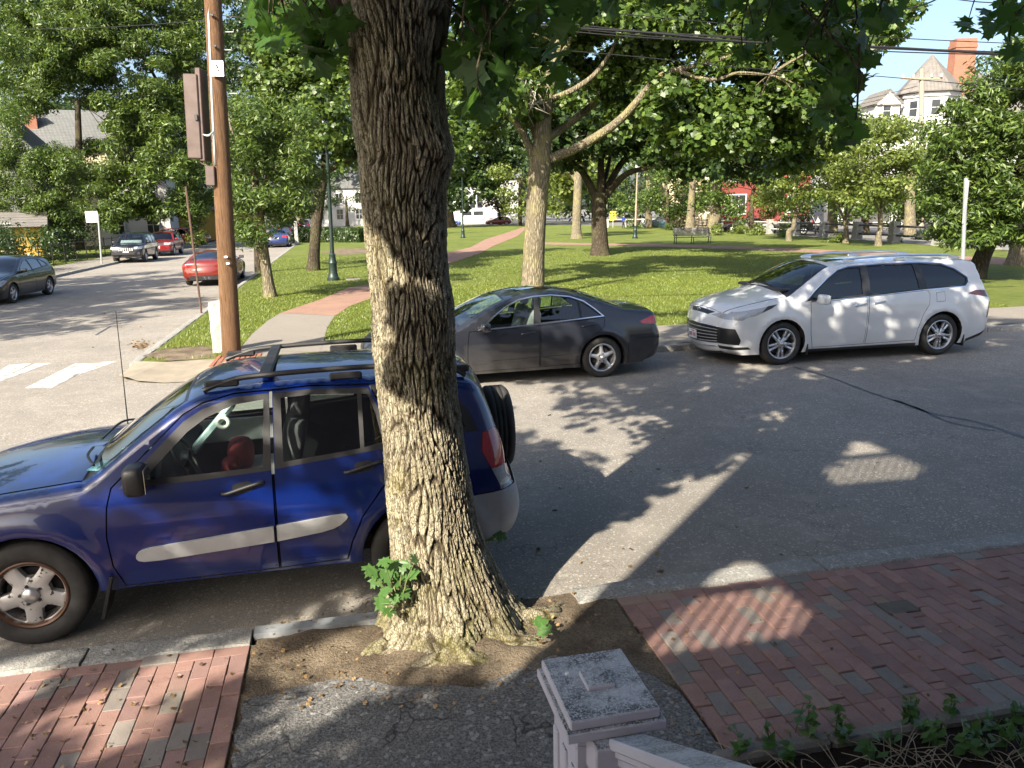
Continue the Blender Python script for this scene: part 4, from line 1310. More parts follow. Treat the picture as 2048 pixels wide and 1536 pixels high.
van = dict(sil=van_sil, hw=[(.15, .90), (.3, .955), (.5, .985), (.75, .995), (.95, .985), (1.12, .945), (1.4, .86), (1.6, .765), (1.7, .71)], rocker=.20, wb=3.07, r=.37, arch=.425, tw=.235, step=.07,
    paint=M['white_paint'], wheels=van_wheels,
    regions=[('window_trim', inset(van_green, -.016), M['chrome'], .002, 0), ('window_frame', van_green, M['trim_black'], .003, 0),
        ('door', [(.585, .275), (.52, .50), (.50, .80), (.50, 1.06), (.9, 1.066), (1.575, 1.095), (1.565, .285)], M['white_paint'], .002, .008),
        ('sliding_door', [(1.595, .285), (1.605, 1.10), (2.75, 1.17), (2.80, 1.10), (2.78, .92), (2.66, .74), (2.58, .5), (2.56, .30)], M['white_paint'], .002, .008),
        ('front_window', [(.50, 1.10), (.66, 1.25), (.86, 1.405), (1.08, 1.535), (1.25, 1.58), (1.50, 1.588), (1.49, 1.145), (1.0, 1.115)], M['glass_tint'], -.008, 0),
        ('side_window', [(1.64, 1.15), (1.65, 1.605), (2.0, 1.615), (2.535, 1.612), (2.60, 1.20)], M['glass_dark'], -.006, 0),
        ('rear_side_window', [(2.755, 1.21), (2.665, 1.607), (2.75, 1.61), (3.08, 1.58), (3.33, 1.495), (3.55, 1.35), (3.55, 1.29), (3.50, 1.24)], M['glass_dark'], -.006, 0),
        ('fuel_flap', [(2.93, .96), (2.93, 1.12), (3.1, 1.13), (3.1, .97)], M['white_paint'], .001, .006),
        ('headlight', [(-1.2, .86), (-.80, .935), (-.40, 1.0), (-.12, 1.045), (-.22, .985), (-.52, .87), (-.66, .845), (-.75, .80), (-1.2, .80)], M['clear_lens'], .003, 0),
        ('headlight_shroud', [(-.30, 1.02), (-.12, 1.047), (-.22, .985), (-.42, .915)], M['trim_black'], .004, 0),
        ('lower_grille', [(-1.3, .38), (-1.3, .665), (-.84, .65), (-.75, .46), (-.78, .38)], M['trim_black'], -.004, 0),
        ('fog_vent', [(-1.3, .29), (-1.3, .345), (-.62, .345), (-.56, .30)], M['trim_black'], .002, 0),
        ('sill_trim', [(.5, .195), (.5, .245), (2.6, .25), (2.6, .195)], M['trim_black'], .003, 0),
        ('rear_skirt', [(3.6, .1), (3.62, .27), (4.05, .42), (4.4, .5), (4.4, .1)], M['trim_black'], .002, 0),
        ('rear_vent', [(4.02, .92), (3.98, .65), (4.02, .62), (4.12, .9)], M['trim_black'], .003, 0),
        ('tail_light', [(3.56, 1.085), (3.72, 1.135), (4.0, 1.125), (4.4, 1.10), (4.4, .97), (4.02, 1.0), (3.70, 1.055)], M['dark_lens'], .005, 0)],
    strips=[('bonnet', [(4.5, -.88), (7.55, -.975), (7.55, .975), (4.5, .88)], M['white_paint'], .001, .02),
        ('windscreen_seal', [(7.62, -.985), (9.97, -.965), (9.97, .965), (7.62, .985)], M['trim_black'], .001, 0),
        ('windscreen', [(8.02, -.955), (9.9, -.94), (9.9, .94), (8.02, .955)], M['glass_tint'], .003, 0),
        ('roof_glass', [(10.2, -.62), (11.0, -.62), (11.0, .62), (10.2, .62)], M['glass_dark'], .002, .01),
        ('rear_screen', [(15.4, -.88), (16.9, -.88), (16.9, .88), (15.4, .88)], M['glass_dark'], .001, 0),
        ('upper_grille', [(3.95, -.50), (4.38, -.66), (4.38, .66), (3.95, .50)], M['trim_black'], .002, 0),
        ('headlight', [(4.0, -1), (4.6, -1), (4.45, -.78), (4.0, -.62)], M['clear_lens'], .003, 0),
        ('headlight', [(4.0, 1), (4.6, 1), (4.45, .78), (4.0, .62)], M['clear_lens'], .003, 0),
        ('lower_grille', [(1.88, -1), (3.2, -1), (3.2, 1), (1.88, 1)], M['trim_black'], -.004, 0),
        ('bumper_lip', [(.7, -1), (1.1, -1), (1.1, 1), (.7, 1)], M['trim_black'], .002, 0),
        ('tail_light', [(17.0, -1), (17.8, -1), (17.8, -.62), (17.0, -.62)], M['dark_lens'], .005, 0),
        ('tail_light', [(17.0, 1), (17.8, 1), (17.8, .62), (17.0, .62)], M['dark_lens'], .005, 0)])
si, sb = G(1563, 731), G(1879, 711)
V_YAW = math.atan2(sb[1]-si[1], sb[0]-si[0])
nV = np.array([-math.sin(V_YAW), math.cos(V_YAW), 0])
minivan, vsh = make_car('minivan', van, tuple(si + nV*.995), V_YAW, 'white minivan with roof rails and dark rear windows parked at the park kerb', 'minivan')
for z in (2.05, 2.28, 2.5, 2.72, 2.95, 3.2):
    eta = np.linspace(-1, 1, 25)
    c, nn_ = vsh.strip(np.c_[np.full(25, z), eta], .006)
    MB().tube(c, .007, 6).build('grille_bar', M['grey_plastic'] if z < 3.1 else M['chrome'], minivan, True)
c, _ = vsh.strip(np.c_[np.full(21, 1.62), np.linspace(-1, 1, 21)], .01)
MB().tube(c, .008, 6).build('chrome_strip', M['chrome'], minivan, True)
c, nn_ = vsh.strip(np.array([(4.17, 0.0)]), .012)
em = MB(); a = np.linspace(0, 2*PI, 25)
em.tube(np.c_[np.zeros(25), .075*np.cos(a), .052*np.sin(a)], .006, 6, False)
em.tube(np.c_[np.zeros(25), .045*np.cos(a), .018*np.sin(a)+.012], .005, 6, False)
em.tube(np.c_[np.zeros(25), .018*np.cos(a), .05*np.sin(a)], .005, 6, False)
em = em.build('emblem', M['chrome'], minivan, True); em.location = c[0]; em.rotation_euler = (0, -.3, 0)
plate(minivan, (-1.185, 0, .47), -1, tilt=-.05)
handle(minivan, vsh, 1.43, .975, M['chrome'], L=.23); handle(minivan, vsh, 1.80, 1.0, M['chrome'], L=.23)
mirror(minivan, vsh, .62, 1.075, M['white_paint'], M['chrome'], size=(.13, .24, .17), out=.19)
cabin(minivan, vsh, .2, 3.6, .35, [], (.85, -.38, 1.0), .45, 1.12, None, .95)
for x in (1.35, 2.3):
    for y in (-.42, .42):
        q = link('seat', SEAT_DARK, minivan); q.location = (x, y, .45)
pp = MB().box((0, 0, 0), (.3, .22, .004)).build('paper_slip', M['paper']); pp.matrix_basis = Matrix.Translation(minivan.location) @ Matrix.Rotation(V_YAW, 4, 'Z') @ Matrix.Translation((.18, .12, 1.288))
tag(pp, 'white paper on the dashboard behind the windscreen of the white minivan', 'paper')
MB().box((.3, 0, 1.255), (.55, 1.5, .05), bev=.02).build('dash_top', M['interior'], minivan)
for sg in (-1, 1):
    y = sg*.66
    rl = MB().tube(catmull([(1.25, y, 1.70), (1.4, y, 1.735), (2.2, y, 1.765), (3.1, y, 1.75), (3.45, y, 1.715), (3.55, y, 1.69)], 5), .018, 8)
    for x in (1.36, 2.35, 3.42): rl.box((x, y, 1.705), (.22, .04, .05), bev=.012)
    rl.build('roof_rail', M['chrome'], minivan, 'auto')
for x in (.48, 3.55):
    for sg in (-1, 1): MB().box((x-.0, sg*.88, .27), (.02, .2, .24)).build('mud_flap', M['trim_black'], minivan)

# ---- plainer cars further off
def generic(kind, pm, wheels, hs=1.0, rails=False, glassm=None, smooth_nose=False):
    gl = glassm or M['glass_tint']
    if kind == 'hatch':
        sil = [(-.72, .2, .12, .02), (-.84, .32, .28, .10), (-.86, .55, .30, .13), (-.74, .74, .2, .12), (-.2, .88, .08, .06), (.30, .95, .05, .08), (.85, 1.2, .05, .08), (1.3, 1.38, .07, .05), (1.9, 1.43, .1, .05), (2.6, 1.38, .09, .05),
               (3.05, 1.30, .06, .04), (3.25, 1.05, .12, .06), (3.42, .88, .2, .1), (3.48, .55, .25, .12), (3.40, .3, .2, .05), (3.2, .22, .1, 0)]
        hw = [(.15, .82), (.4, .89), (.7, .90), (.92, .86), (1.2, .74), (1.42, .62)]
        g = [(.55, .93), (.9, 1.14), (1.3, 1.31), (1.9, 1.36), (2.5, 1.31), (2.85, 1.17), (2.95, 1.05), (1.7, .97)]
        wins = [[(.66, .95), (.95, 1.14), (1.3, 1.28), (1.58, 1.325), (1.6, .98)], [(1.66, .985), (1.66, 1.33), (1.95, 1.335), (2.35, 1.30), (2.4, 1.03)], [(2.45, 1.04), (2.42, 1.29), (2.55, 1.27), (2.8, 1.14), (2.85, 1.07)]]
        wb, r, ar, rock = 2.70, .32, .375, .2
        si_ = dict(ws=(5.1, 6.9), rs=(10.1, 10.9), hood=(3.1, 4.9), tail=[(3.1, .98), (3.25, 1.0), (3.6, .93), (3.6, .78), (3.3, .84)], head=[(-.35, .76), (-.5, .78), (-1, .66), (-1, .57), (-.7, .6)], hs=(2.35, 2.85), gr=(1.2, 2.3), tl=(10.95, 11.7), pf=.52, pr=.72)
        doors = [[(.48, .26), (.46, .6), (.5, .91), (1.63, .965), (1.62, .26)], [(1.64, .26), (1.65, .965), (2.5, 1.02), (2.5, .85), (2.35, .65), (2.28, .45), (2.27, .28)]]
    elif kind == 'suv':
        sil = [(-.68, .34, .12, .02), (-.80, .42, .2, .05), (-.82, .62, .2, .06), (-.78, .86, .16, .06), (-.66, .98, .1, .05), (-.1, 1.05, .07, .04), (.38, 1.10, .05, .06), (.72, 1.38, .05, .06), (1.0, 1.62, .07, .05), (1.6, 1.70, .09, .04), (2.6, 1.70, .09, .04),
               (3.2, 1.66, .09, .04), (3.42, 1.40, .1, .05), (3.56, 1.05, .12, .06), (3.62, .75, .16, .06), (3.62, .5, .16, .05), (3.45, .38, .1, 0)]
        hw = [(.3, .86), (.5, .90), (.8, .92), (1.05, .89), (1.3, .80), (1.6, .70), (1.7, .66)]
        g = [(.52, 1.09), (.8, 1.35), (1.05, 1.58), (1.6, 1.64), (2.9, 1.63), (3.2, 1.5), (3.35, 1.17), (2.0, 1.11)]
        wins = [[(.64, 1.12), (.85, 1.34), (1.08, 1.53), (1.5, 1.59), (1.5, 1.14)], [(1.57, 1.14), (1.57, 1.595), (2.3, 1.595), (2.36, 1.16)], [(2.44, 1.17), (2.4, 1.59), (2.9, 1.57), (3.12, 1.46), (3.22, 1.2)]]
        wb, r, ar, rock = 2.69, .37, .43, .36
        si_ = dict(ws=(6.05, 7.95), rs=(11.1, 12.1), hood=(4.1, 5.9), tail=[(3.3, 1.2), (3.45, 1.25), (3.8, 1.0), (3.8, .85), (3.4, .88)], head=[(-.5, .84), (-.5, .98), (-1, .96), (-1, .8)], hs=(2.75, 3.6), gr=(2.7, 3.75), tl=(12.1, 13.2), pf=.62, pr=.9)
        doors = [[(.55, .38), (.5, .7), (.54, 1.07), (1.53, 1.10), (1.52, .38)], [(1.55, .38), (1.56, 1.10), (2.4, 1.13), (2.42, .98), (2.3, .85), (2.2, .6), (2.18, .40)]]
    elif kind == 'coupe':
        sil = [(-.75, .2, .12, .02), (-.90, .3, .28, .12), (-.92, .45, .3, .16), (-.72, .66, .2, .12), (-.1, .82, .12, .06), (.55, .90, .06, .08), (1.0, 1.12, .05, .08), (1.4, 1.24, .08, .05), (1.8, 1.27, .1, .05), (2.3, 1.20, .1, .05), (2.8, 1.05, .1, .05),
               (3.2, .95, .12, .05), (3.36, .88, .14, .07), (3.38, .7, .22, .1), (3.42, .5, .25, .12), (3.36, .32, .2, .06), (3.2, .22, .1, 0)]
        hw = [(.15, .86), (.4, .94), (.7, .96), (.85, .93), (1.0, .80), (1.25, .60)]
        g = [(.7, .90), (1.05, 1.09), (1.4, 1.19), (1.8, 1.215), (2.2, 1.16), (2.5, 1.02), (2.3, .95)]
        wins = [[(.8, .92), (1.1, 1.08), (1.45, 1.175), (1.8, 1.195), (2.15, 1.14), (2.38, 1.02), (2.2, .97)]]
        wb, r, ar, rock = 2.62, .345, .39, .18
        si_ = dict(ws=(5.1, 6.9), rs=(8.9, 10.5), hood=(3.0, 4.9), tail=[(2.95, .86), (3.2, .84), (3.6, .80), (3.6, .74), (3.1, .80)], head=[(-.3, .72), (-.6, .72), (-1, .55), (-1, .48), (-.6, .55)], hs=(2.2, 2.7), gr=(1.1, 2.1), tl=(12.2, 12.75), pf=.4, pr=.62)
        doors = [[(.5, .25), (.5, .6), (.62, .87), (1.9, .93), (2.0, .7), (1.95, .26)]]
    else:
        sil = [(p[0], p[1], p[2], p[3]) for p in sal_sil]
        hw = sal['hw']
        g = [tuple(p) for p in inset(chrome_p, .016)]
        wins = [w[1] for w in sal['regions'] if w[0] and 'window' in w[0] and w[0] not in ('window_trim', 'window_frame')]
        wb, r, ar, rock = 2.74, .326, .385, .19
        si_ = dict(ws=(7.1, 8.9), rs=(12.1, 13.9), hood=(3.9, 6.5), tail=[(3.37, .87), (3.42, .80), (3.75, .76), (3.9, .90), (3.62, .965)], head=[(-.42, .70), (-.5, .77), (-.75, .74), (-1, .66), (-1, .58), (-.7, .6)], hs=(3.0, 3.8), gr=(2.2, 3.0), tl=(17.1, 17.9), pf=.45, pr=.78)
        doors = [w[1] for w in sal['regions'] if w[0] == 'door']
    if hs != 1.0:
        sc_ = lambda P: [(p[0], rock+(p[1]-rock)*hs, *p[2:]) for p in P]
        sil, g, wins, doors = sc_(sil), sc_(g), [sc_(w) for w in wins], [sc_(d) for d in doors]
        hw = [(rock+(a-rock)*hs, b) for a, b in hw]
        for k in ('tail', 'head'): si_[k] = sc_(si_[k])
    regs = [('window_frame', g, M['trim_black'], .002, 0)] + [('door', d, pm, .002, .012) for d in doors] + [('side_window', w, gl, -.006, 0) for w in wins]
    regs += [('tail_light', si_['tail'], M['red_lens'], .004, 0), ('headlight', si_['head'], M['clear_lens'], .004, 0)]
    a, b = si_['ws']; c_, d_ = si_['rs']; h0, h1 = si_['hood']; l0, l1 = si_['hs']; g0, g1 = si_['gr']; t0, t1 = si_['tl']
    st = [('bonnet', [(h0, -.95), (h1, -.96), (h1, .96), (h0, .95)], pm, .001, .02), ('windscreen', [(a, -.94), (b, -.94), (b, .94), (a, .94)], gl, .002, 0), ('rear_screen', [(c_, -.86), (d_, -.9), (d_, .9), (c_, .86)], gl, .002, 0),
        ('grille', [(g0, -.52), (g1, -.52), (g1, .52), (g0, .52)], M['trim_black'], .002, 0)]
    for s in (-1, 1):
        st += [('headlight', [(l0, s), (l1, s), (l1, s*.62), (l0, s*.62)], M['clear_lens'], .004, 0), ('tail_light', [(t0, s), (t1, s), (t1, s*.62), (t0, s*.62)], M['red_lens'], .004, 0)]
    return dict(sil=sil, hw=hw, rocker=rock, wb=wb, r=r, arch=ar, tw=.215, step=.16, paint=pm, wheels=wheels, regions=regs, strips=st, caps=False, flare=False, info=si_, wins=wins)
gw = wheel_meshes('far_car', .33, .21, .21, ring_holes(5, .08, .19, .2, .42), M['alloy'], lod=0)
gw2 = wheel_meshes('far_suv', .37, .225, .23, ring_holes(5, .08, .2, .2, .42), M['alloy'], lod=0)
P_ = lambda n, c, **k: paint(n, c, **k)
def far_car(name, kind, pm, px, py, yaw, label, anchor='front', hs=1.0, glassm=None, wheels=None, cat='car', axle=0.0, side=0.0, group=None):
    """the pixel is where a wheel touches the road; axle and side say which"""
    sp_ = generic(kind, pm, wheels or (gw2 if kind == 'suv' else gw), hs, glassm=glassm)
    c, s = math.cos(yaw), math.sin(yaw)
    p = G(px, py) - np.array([c, s, 0])*axle - np.array([-s, c, 0])*side
    root, sh = make_car(name, sp_, tuple(p), yaw, label, cat, group)
    i = sp_['info']
    plate(root, (float(sh.strip(np.array([(i['gr'][0]-.1, 0.)]), .02)[0][0][0]), 0, i['pf']), -1)
    xr = sh.D[:, 0].max()+.06
    plate(root, (xr, 0, i['pr']), 1)
    dash = MB().box((.65 if kind != 'coupe' else .9, 0, .82), (.3, 1.3, .16), bev=.05).build('dashboard', M['interior'], root)
    for y in (-.37, .37):
        q = link('seat', SEAT_DARK, root); q.location = (1.45, y, .34 if kind != 'suv' else .5)
    z = i['pf']
    mirror(root, sh, sp_['wins'][0][0][0]+.05, sp_['wins'][0][0][1]+.02, pm, M['chrome'], size=(.12, .2, .13), out=.13)
    return root, sh
# the side street's own heading, from its kerb
k0, k1 = G(300, 705), G(556, 520)
S_YAW = math.atan2(k1[1]-k0[1], k1[0]-k0[0])
toward, away = S_YAW, S_YAW + PI            # local +x points to the car's rear
m1 = P_('grey_hatch_paint', (.007, .0075, .009), rough=.3)
far_car('hatchback', 'hatch', m1, 33, 606, toward - math.radians(4), 'dark grey hatchback at the left kerb of the side street, by the clipped hedge', side=-.9)
M['bright'] = plain('bright_slat', (.62, .62, .6), .4)
j, jsh = far_car('off_road_car', 'suv', P_('jeep_paint', (.006, .007, .014), rough=.3), 295, 524, toward, 'black boxy off-road car with slatted grille parked in front of the red SUV', glassm=M['glass_clear'], side=-.92)
for y in np.linspace(-.36, .36, 7):
    MB().box((-.875, y, .80), (.03, .055, .17), bev=.012).build('grille_slat', M['bright'], j)
MB().box((-.87, 0, .56), (.08, 1.6, .16), bev=.03).build('bumper', M['black_plastic'], j)
for y in (-.56, .56): MB().tube([(1.2, y, 1.72), (1.3, y, 1.77), (2.9, y, 1.77), (3.0, y, 1.72)], .018, 6).build('roof_rail', M['trim_black'], j)
MB().box((.62, 0, 1.2), (.01, 1.2, .32), R=Matrix.Rotation(.9, 3, 'Y')).build('sunshade', M['clear_lens'], j)
far_car('red_suv', 'suv', P_('bright_red_paint', (.16, .006, .009), rough=.28), 351, 511, toward, 'bright red SUV parked behind the black off-road car', hs=.93, side=-.92)
sp_root, spsh = far_car('sports_coupe', 'coupe', P_('orange_red_paint', (.13, .011, .004), rough=.25), 373, 571, away, 'orange-red sports coupe seen from behind beside the wooden utility pole', axle=2.62, side=-.96, glassm=M['glass_tint'])
for y in (-.08, .08):
    MB().lathe([(.04, -.06), (.045, .04), (.036, .05), (.034, -.05)], 16, 'x', (3.5, y, .33), closed=True).build('exhaust', M['chrome'], sp_root, True)
MB().box((3.5, 0, .33), (.06, 1.3, .16), bev=.02).build('diffuser', M['trim_black'], sp_root)
far_car('blue_saloon', 'saloon', P_('navy_paint', (.012, .025, .10), rough=.28), 534, 495, away, 'navy blue saloon parked at the park kerb beyond the slim trees', axle=2.74, side=-.907)
far_car('silver_suv', 'suv', P_('silver_paint', (.20, .22, .25), rough=.3), 590, 480, away, 'silver grey SUV parked ahead of the navy saloon on the side street', axle=2.69, side=.92, hs=.92)
far_car('dark_suv', 'suv', P_('dark_paint', (.03, .03, .035)), 622, 464, away, 'dark SUV at the far end of the side street by the white picket fence', axle=2.69, side=.92)
far_car('red_estate', 'suv', P_('red_estate_paint', (.30, .012, .015)), 408, 489, toward + math.radians(75), 'red car standing in a driveway behind the utility pole', hs=.9, side=-.92)
far_car('crimson_hatchback', 'hatch', P_('crimson_paint', (.14, .008, .014)), 982, 451, math.radians(2), 'crimson hatchback at the far side of the park before the white house', hs=1.03, side=-.9)
far_car('bright_blue_car', 'hatch', P_('bright_blue_paint', (.02, .08, .30)), 911, 452, math.radians(182), 'bright blue car at the far side of the park by a dark tree trunk', side=.9)
far_car('fence_side_car', 'saloon', P_('black_paint', (.012, .012, .014)), 1464, 466, math.radians(-20), 'black car with pale windscreen beyond the park fence beside the red house', glassm=M['glass_tint'], side=-.907)
far_car('dark_estate', 'suv', P_('estate_paint', (.016, .018, .02)), 1542, 470, math.radians(-20), 'dark SUV beyond the granite fence posts near the red house', side=-.92)
far_car('teal_car', 'hatch', P_('teal_paint', (.02, .06, .08)), 1300, 458, math.radians(-10), 'dark teal car beyond the rail at the far end of the lawn', side=-.9)
# ------------------------------------------------------------------ leaves and trees
SHAPES = {
    'diamond': [(0, -.5), (.26, -.05), (0, .5), (-.26, -.05)],
    'lance': [(0, -.55), (.17, -.1), (0, .55), (-.17, -.1)],
    'mapleish': [(0, -.42), (.44, -.24), (.27, .02), (.52, .24), (0, .58), (-.52, .24), (-.27, .02), (-.44, -.24)],
    'maple': [(0, -.40), (.10, -.26), (.40, -.36), (.33, -.17), (.40, -.06), (.60, .12), (.46, .18), (.44, .34), (.20, .17), (.22, .40), (.09, .40), (0, .66),
              (-.09, .40), (-.22, .40), (-.20, .17), (-.44, .34), (-.46, .18), (-.60, .12), (-.40, -.06), (-.33, -.17), (-.40, -.36), (-.10, -.26)]}
def leaf_arrays(P, Nn, size, shape, fold=.12, r=rng):
    """every leaf one face: positions, normals, sizes"""
    T2 = np.array(SHAPES[shape]); k = len(T2); n = len(P)
    Nn = Nn/(np.linalg.norm(Nn, axis=1)[:, None]+1e-9)
    A = r.normal(size=(n, 3)); A[:, 2] -= .6
    A -= Nn*(A*Nn).sum(1)[:, None]; A /= np.linalg.norm(A, axis=1)[:, None]+1e-9
    B = np.cross(Nn, A)
    bend = -fold*np.abs(T2[:, 0])*1.2 - .18*T2[:, 1]**2
    s = np.asarray(size)[:, None, None]
    V = P[:, None, :] + s*(T2[None, :, 1, None]*A[:, None, :] + T2[None, :, 0, None]*B[:, None, :] + bend[None, :, None]*Nn[:, None, :])
    return V.reshape(-1, 3), np.arange(n*k).reshape(n, k)
def clump_leaves(C, R, per, flat=.62, up=.55, out=.55, r=rng, jitter=.75):
    """leaves round clump centres: denser towards the clump's skin"""
    C = np.asarray(C, float); R = np.broadcast_to(np.asarray(R, float), (len(C),))
    n = len(C)*per
    d = r.normal(size=(n, 3)); d /= np.linalg.norm(d, axis=1)[:, None]
    q = r.uniform(.15, 1, n)**.55
    rep = np.repeat(np.arange(len(C)), per)
    off = d*(q*R[rep])[:, None]
    off[:, 2] *= flat
    P = C[rep] + off
    Nn = d*out + np.array([0, 0, up]) + r.normal(0, jitter*.6, (n, 3))
    return P, Nn
def blob(px, py, rx, ry, Y, n, dY=None, r=rng):
    """clump centres that fill an oval of the view at about Y metres"""
    out = []
    m = RAY(px, py)
    k = Y/m[1]
    ppm = F_PX/(k*(m[1]*_cp - m[2]*_sp))
    dY = dY if dY is not None else (rx+ry)/2/ppm*.8
    for _ in range(n):
        a = r.uniform(0, 2*PI); q = math.sqrt(r.uniform(0, 1))
        out.append(AT(px+rx*q*math.cos(a), py+ry*q*math.sin(a), Y + r.uniform(-dY, dY)))
    return out
def ellipsoid(c, rad, n, r=rng, inner=.35, zmin=None):
    d = r.normal(size=(n, 3)); d /= np.linalg.norm(d, axis=1)[:, None]
    q = r.uniform(inner**3, 1, n)**(1/3)
    P = np.asarray(c) + d*q[:, None]*np.asarray(rad)
    if zmin is not None: P = P[P[:, 2] > zmin]
    return [p for p in P]
def limb(m, path, r0, r1, sides=8, wig=.0):
    P = catmull(path, 5)
    t = np.linspace(0, 1, len(P))
    if wig: P = P + np.c_[np.sin(t*9+path[0][0]), np.cos(t*7+path[0][1]), np.zeros(len(t))]*wig*np.sin(t*PI)[:, None]
    m.tube(P, r0*(1-t)**.8*(1-r1/r0) + r1, sides)
def mat_bark(name, dark, light, lichen=None, vs=(26, 26, 4.5), bump=.03):
    m, nt, out = nmat(name)
    v = coords(nt, vs)
    vo = N(nt, 'TexVoronoi', feature='DISTANCE_TO_EDGE'); vo.inputs['Scale'].default_value = 1.0
    wv = N(nt, 'VectorMath', operation='ADD'); nz = N(nt, 'TexNoise'); nz.inputs['Scale'].default_value = 1.3; nt.links.new(v, nz.inputs['Vector'])
    nt.links.new(v, wv.inputs[0]); nt.links.new(nz.outputs[1], wv.inputs[1]); nt.links.new(wv.outputs[0], vo.inputs['Vector'])
    n2 = noise(nt, v, 2.5, 6, .65)
    c = ramp(nt, vo.outputs[0], [(.0, dark), (.12, tuple((a+b)/2 for a, b in zip(dark, light))), (.35, light)])
    c = mixc(nt, ramp(nt, n2, [(.35, .55), (.6, 0.0)]), c, dark)
    if lichen:
        w = coords(nt)
        c = mixc(nt, ramp(nt, noise(nt, w, 1.6, 6, .6), [(.48, 0.0), (.66, .65)]), c, lichen)
    h = N(nt, 'Math', operation='MULTIPLY_ADD'); nt.links.new(n2, h.inputs[0]); h.inputs[1].default_value = .35
    nt.links.new(ramp(nt, vo.outputs[0], [(0, 0.0), (.3, 1.0)]), h.inputs[2])
    bsdf(nt, out, c, .92, 0, .15, h.outputs[0], bump, 1.0)
    return m
M['bark_grey'] = mat_bark('grey_bark', (.10, .085, .06), (.27, .235, .165), (.25, .23, .10), (16, 16, 3))
M['bark_dark'] = mat_bark('dark_bark', (.035, .028, .02), (.10, .08, .058), (.10, .10, .045), (16, 16, 4))
M['leaf_maple'] = leafmat('maple_leaves', (.042, .080, .015), (.088, .135, .025), .30)
M['leaf_ash'] = leafmat('ash_leaves', (.045, .082, .016), (.10, .145, .029), .28)
M['leaf_dark'] = leafmat('deep_green_leaves', (.023, .048, .011), (.045, .076, .018), .26)
M['leaf_light'] = leafmat('light_green_leaves', (.085, .124, .024), (.155, .19, .044), .36)
M['leaf_purple'] = leafmat('purple_leaves', (.055, .022, .028), (.10, .045, .04), .25)
def make_tree(name, label, base, trunk, limbs, clumps, R, per, size, shape, leaf, bark, group=None, twigs=14, cat='tree', flat=.62, r0=None, sides=10, up=.55):
    """trunk: [(point, radius)...]; limbs: [(path, r0, r1)...]; twigs more run from the limbs' ends to clumps"""
    base = np.asarray(base, float)
    root = empty(name, tuple(base)); tag(root, label, cat, group)
    m = MB()
    P = np.array([p for p, r in trunk], float) - base; rr = np.array([r for p, r in trunk], float)
    PD = catmull(np.c_[P, rr], 5)
    m.tube(PD[:, :3], PD[:, 3], sides)
    ends = [PD[-1, :3]]
    for (path, a, b) in limbs:
        pl = [np.asarray(p, float)-base for p in path]
        limb(m, pl, a, b, 8, .04)
        ends += [pl[-1], pl[len(pl)//2]]
    C = np.array(clumps, float) - base
    if len(C) and twigs:
        for i in rng.choice(len(C), min(twigs, len(C)), replace=False):
            e = min(ends, key=lambda q: np.linalg.norm(q-C[i]) + (3 if q[2] > C[i][2] + .5 else 0))
            mid = (e+C[i])/2 + np.array([0, 0, .12*np.linalg.norm(C[i]-e)])
            ra = max(.015, .5*rr[-1]*.45)
            limb(m, [e, mid, C[i]], min(ra, .035), .010, 5)
    w = m.build('trunk', bark, root, True)
    if len(C):
        Pl, Nn = clump_leaves(C, R, per, flat, up)
        sz = size*rng.uniform(.65, 1.25, len(Pl))
        V, F = leaf_arrays(Pl, Nn, sz, shape)
        link('crown', mesh_fast(name+'_crown', V, F, leaf), root)
    return root

# ---- the big maple in the park behind the saloon
Y0 = 26.4
b = G(1066, 586, FH)
pa = lambda x, y, Y=Y0: AT(x, y, Y)
trunk = [(pa(1066, 592), .46), (pa(1066, 570), .40), (pa(1068, 500), .36), (pa(1074, 400), .345), (pa(1080, 330), .36), (pa(1084, 290), .30), (pa(1088, 230), .24)]
limbs = [([pa(1070, 320), pa(1042, 262), pa(1015, 225), pa(985, 205, 25.5), pa(930, 190, 25)], .15, .018),
    ([pa(1088, 240), pa(1100, 160), pa(1118, 90), pa(1122, 10), pa(1126, -60)], .24, .018),
    ([pa(1100, 318), pa(1160, 292, 26), pa(1240, 240, 25.5), pa(1310, 165, 25), pa(1345, 142, 25), pa(1420, 125, 25), pa(1500, 95, 25), pa(1560, 60, 25)], .17, .018),
    ([pa(1100, 200), pa(1145, 180, 26), pa(1190, 150, 26), pa(1215, 115, 26), pa(1240, 60, 26), pa(1250, 0, 26)], .11, .018),
    ([pa(1108, 130), pa(1140, 85), pa(1170, 30), pa(1200, -30)], .11, .018),
    ([pa(1078, 300), pa(1062, 240, 27), pa(1050, 150, 27.5), pa(1035, 70, 28)], .13, .018),
    ([pa(1090, 280), pa(1160, 230, 28), pa(1260, 150, 29), pa(1400, 60, 30), pa(1520, 10, 30)], .16, .018),
    ([pa(1350, 140, 25), pa(1420, 160, 24.5), pa(1480, 145, 24), pa(1540, 150, 24)], .07, .018)]
cl = []
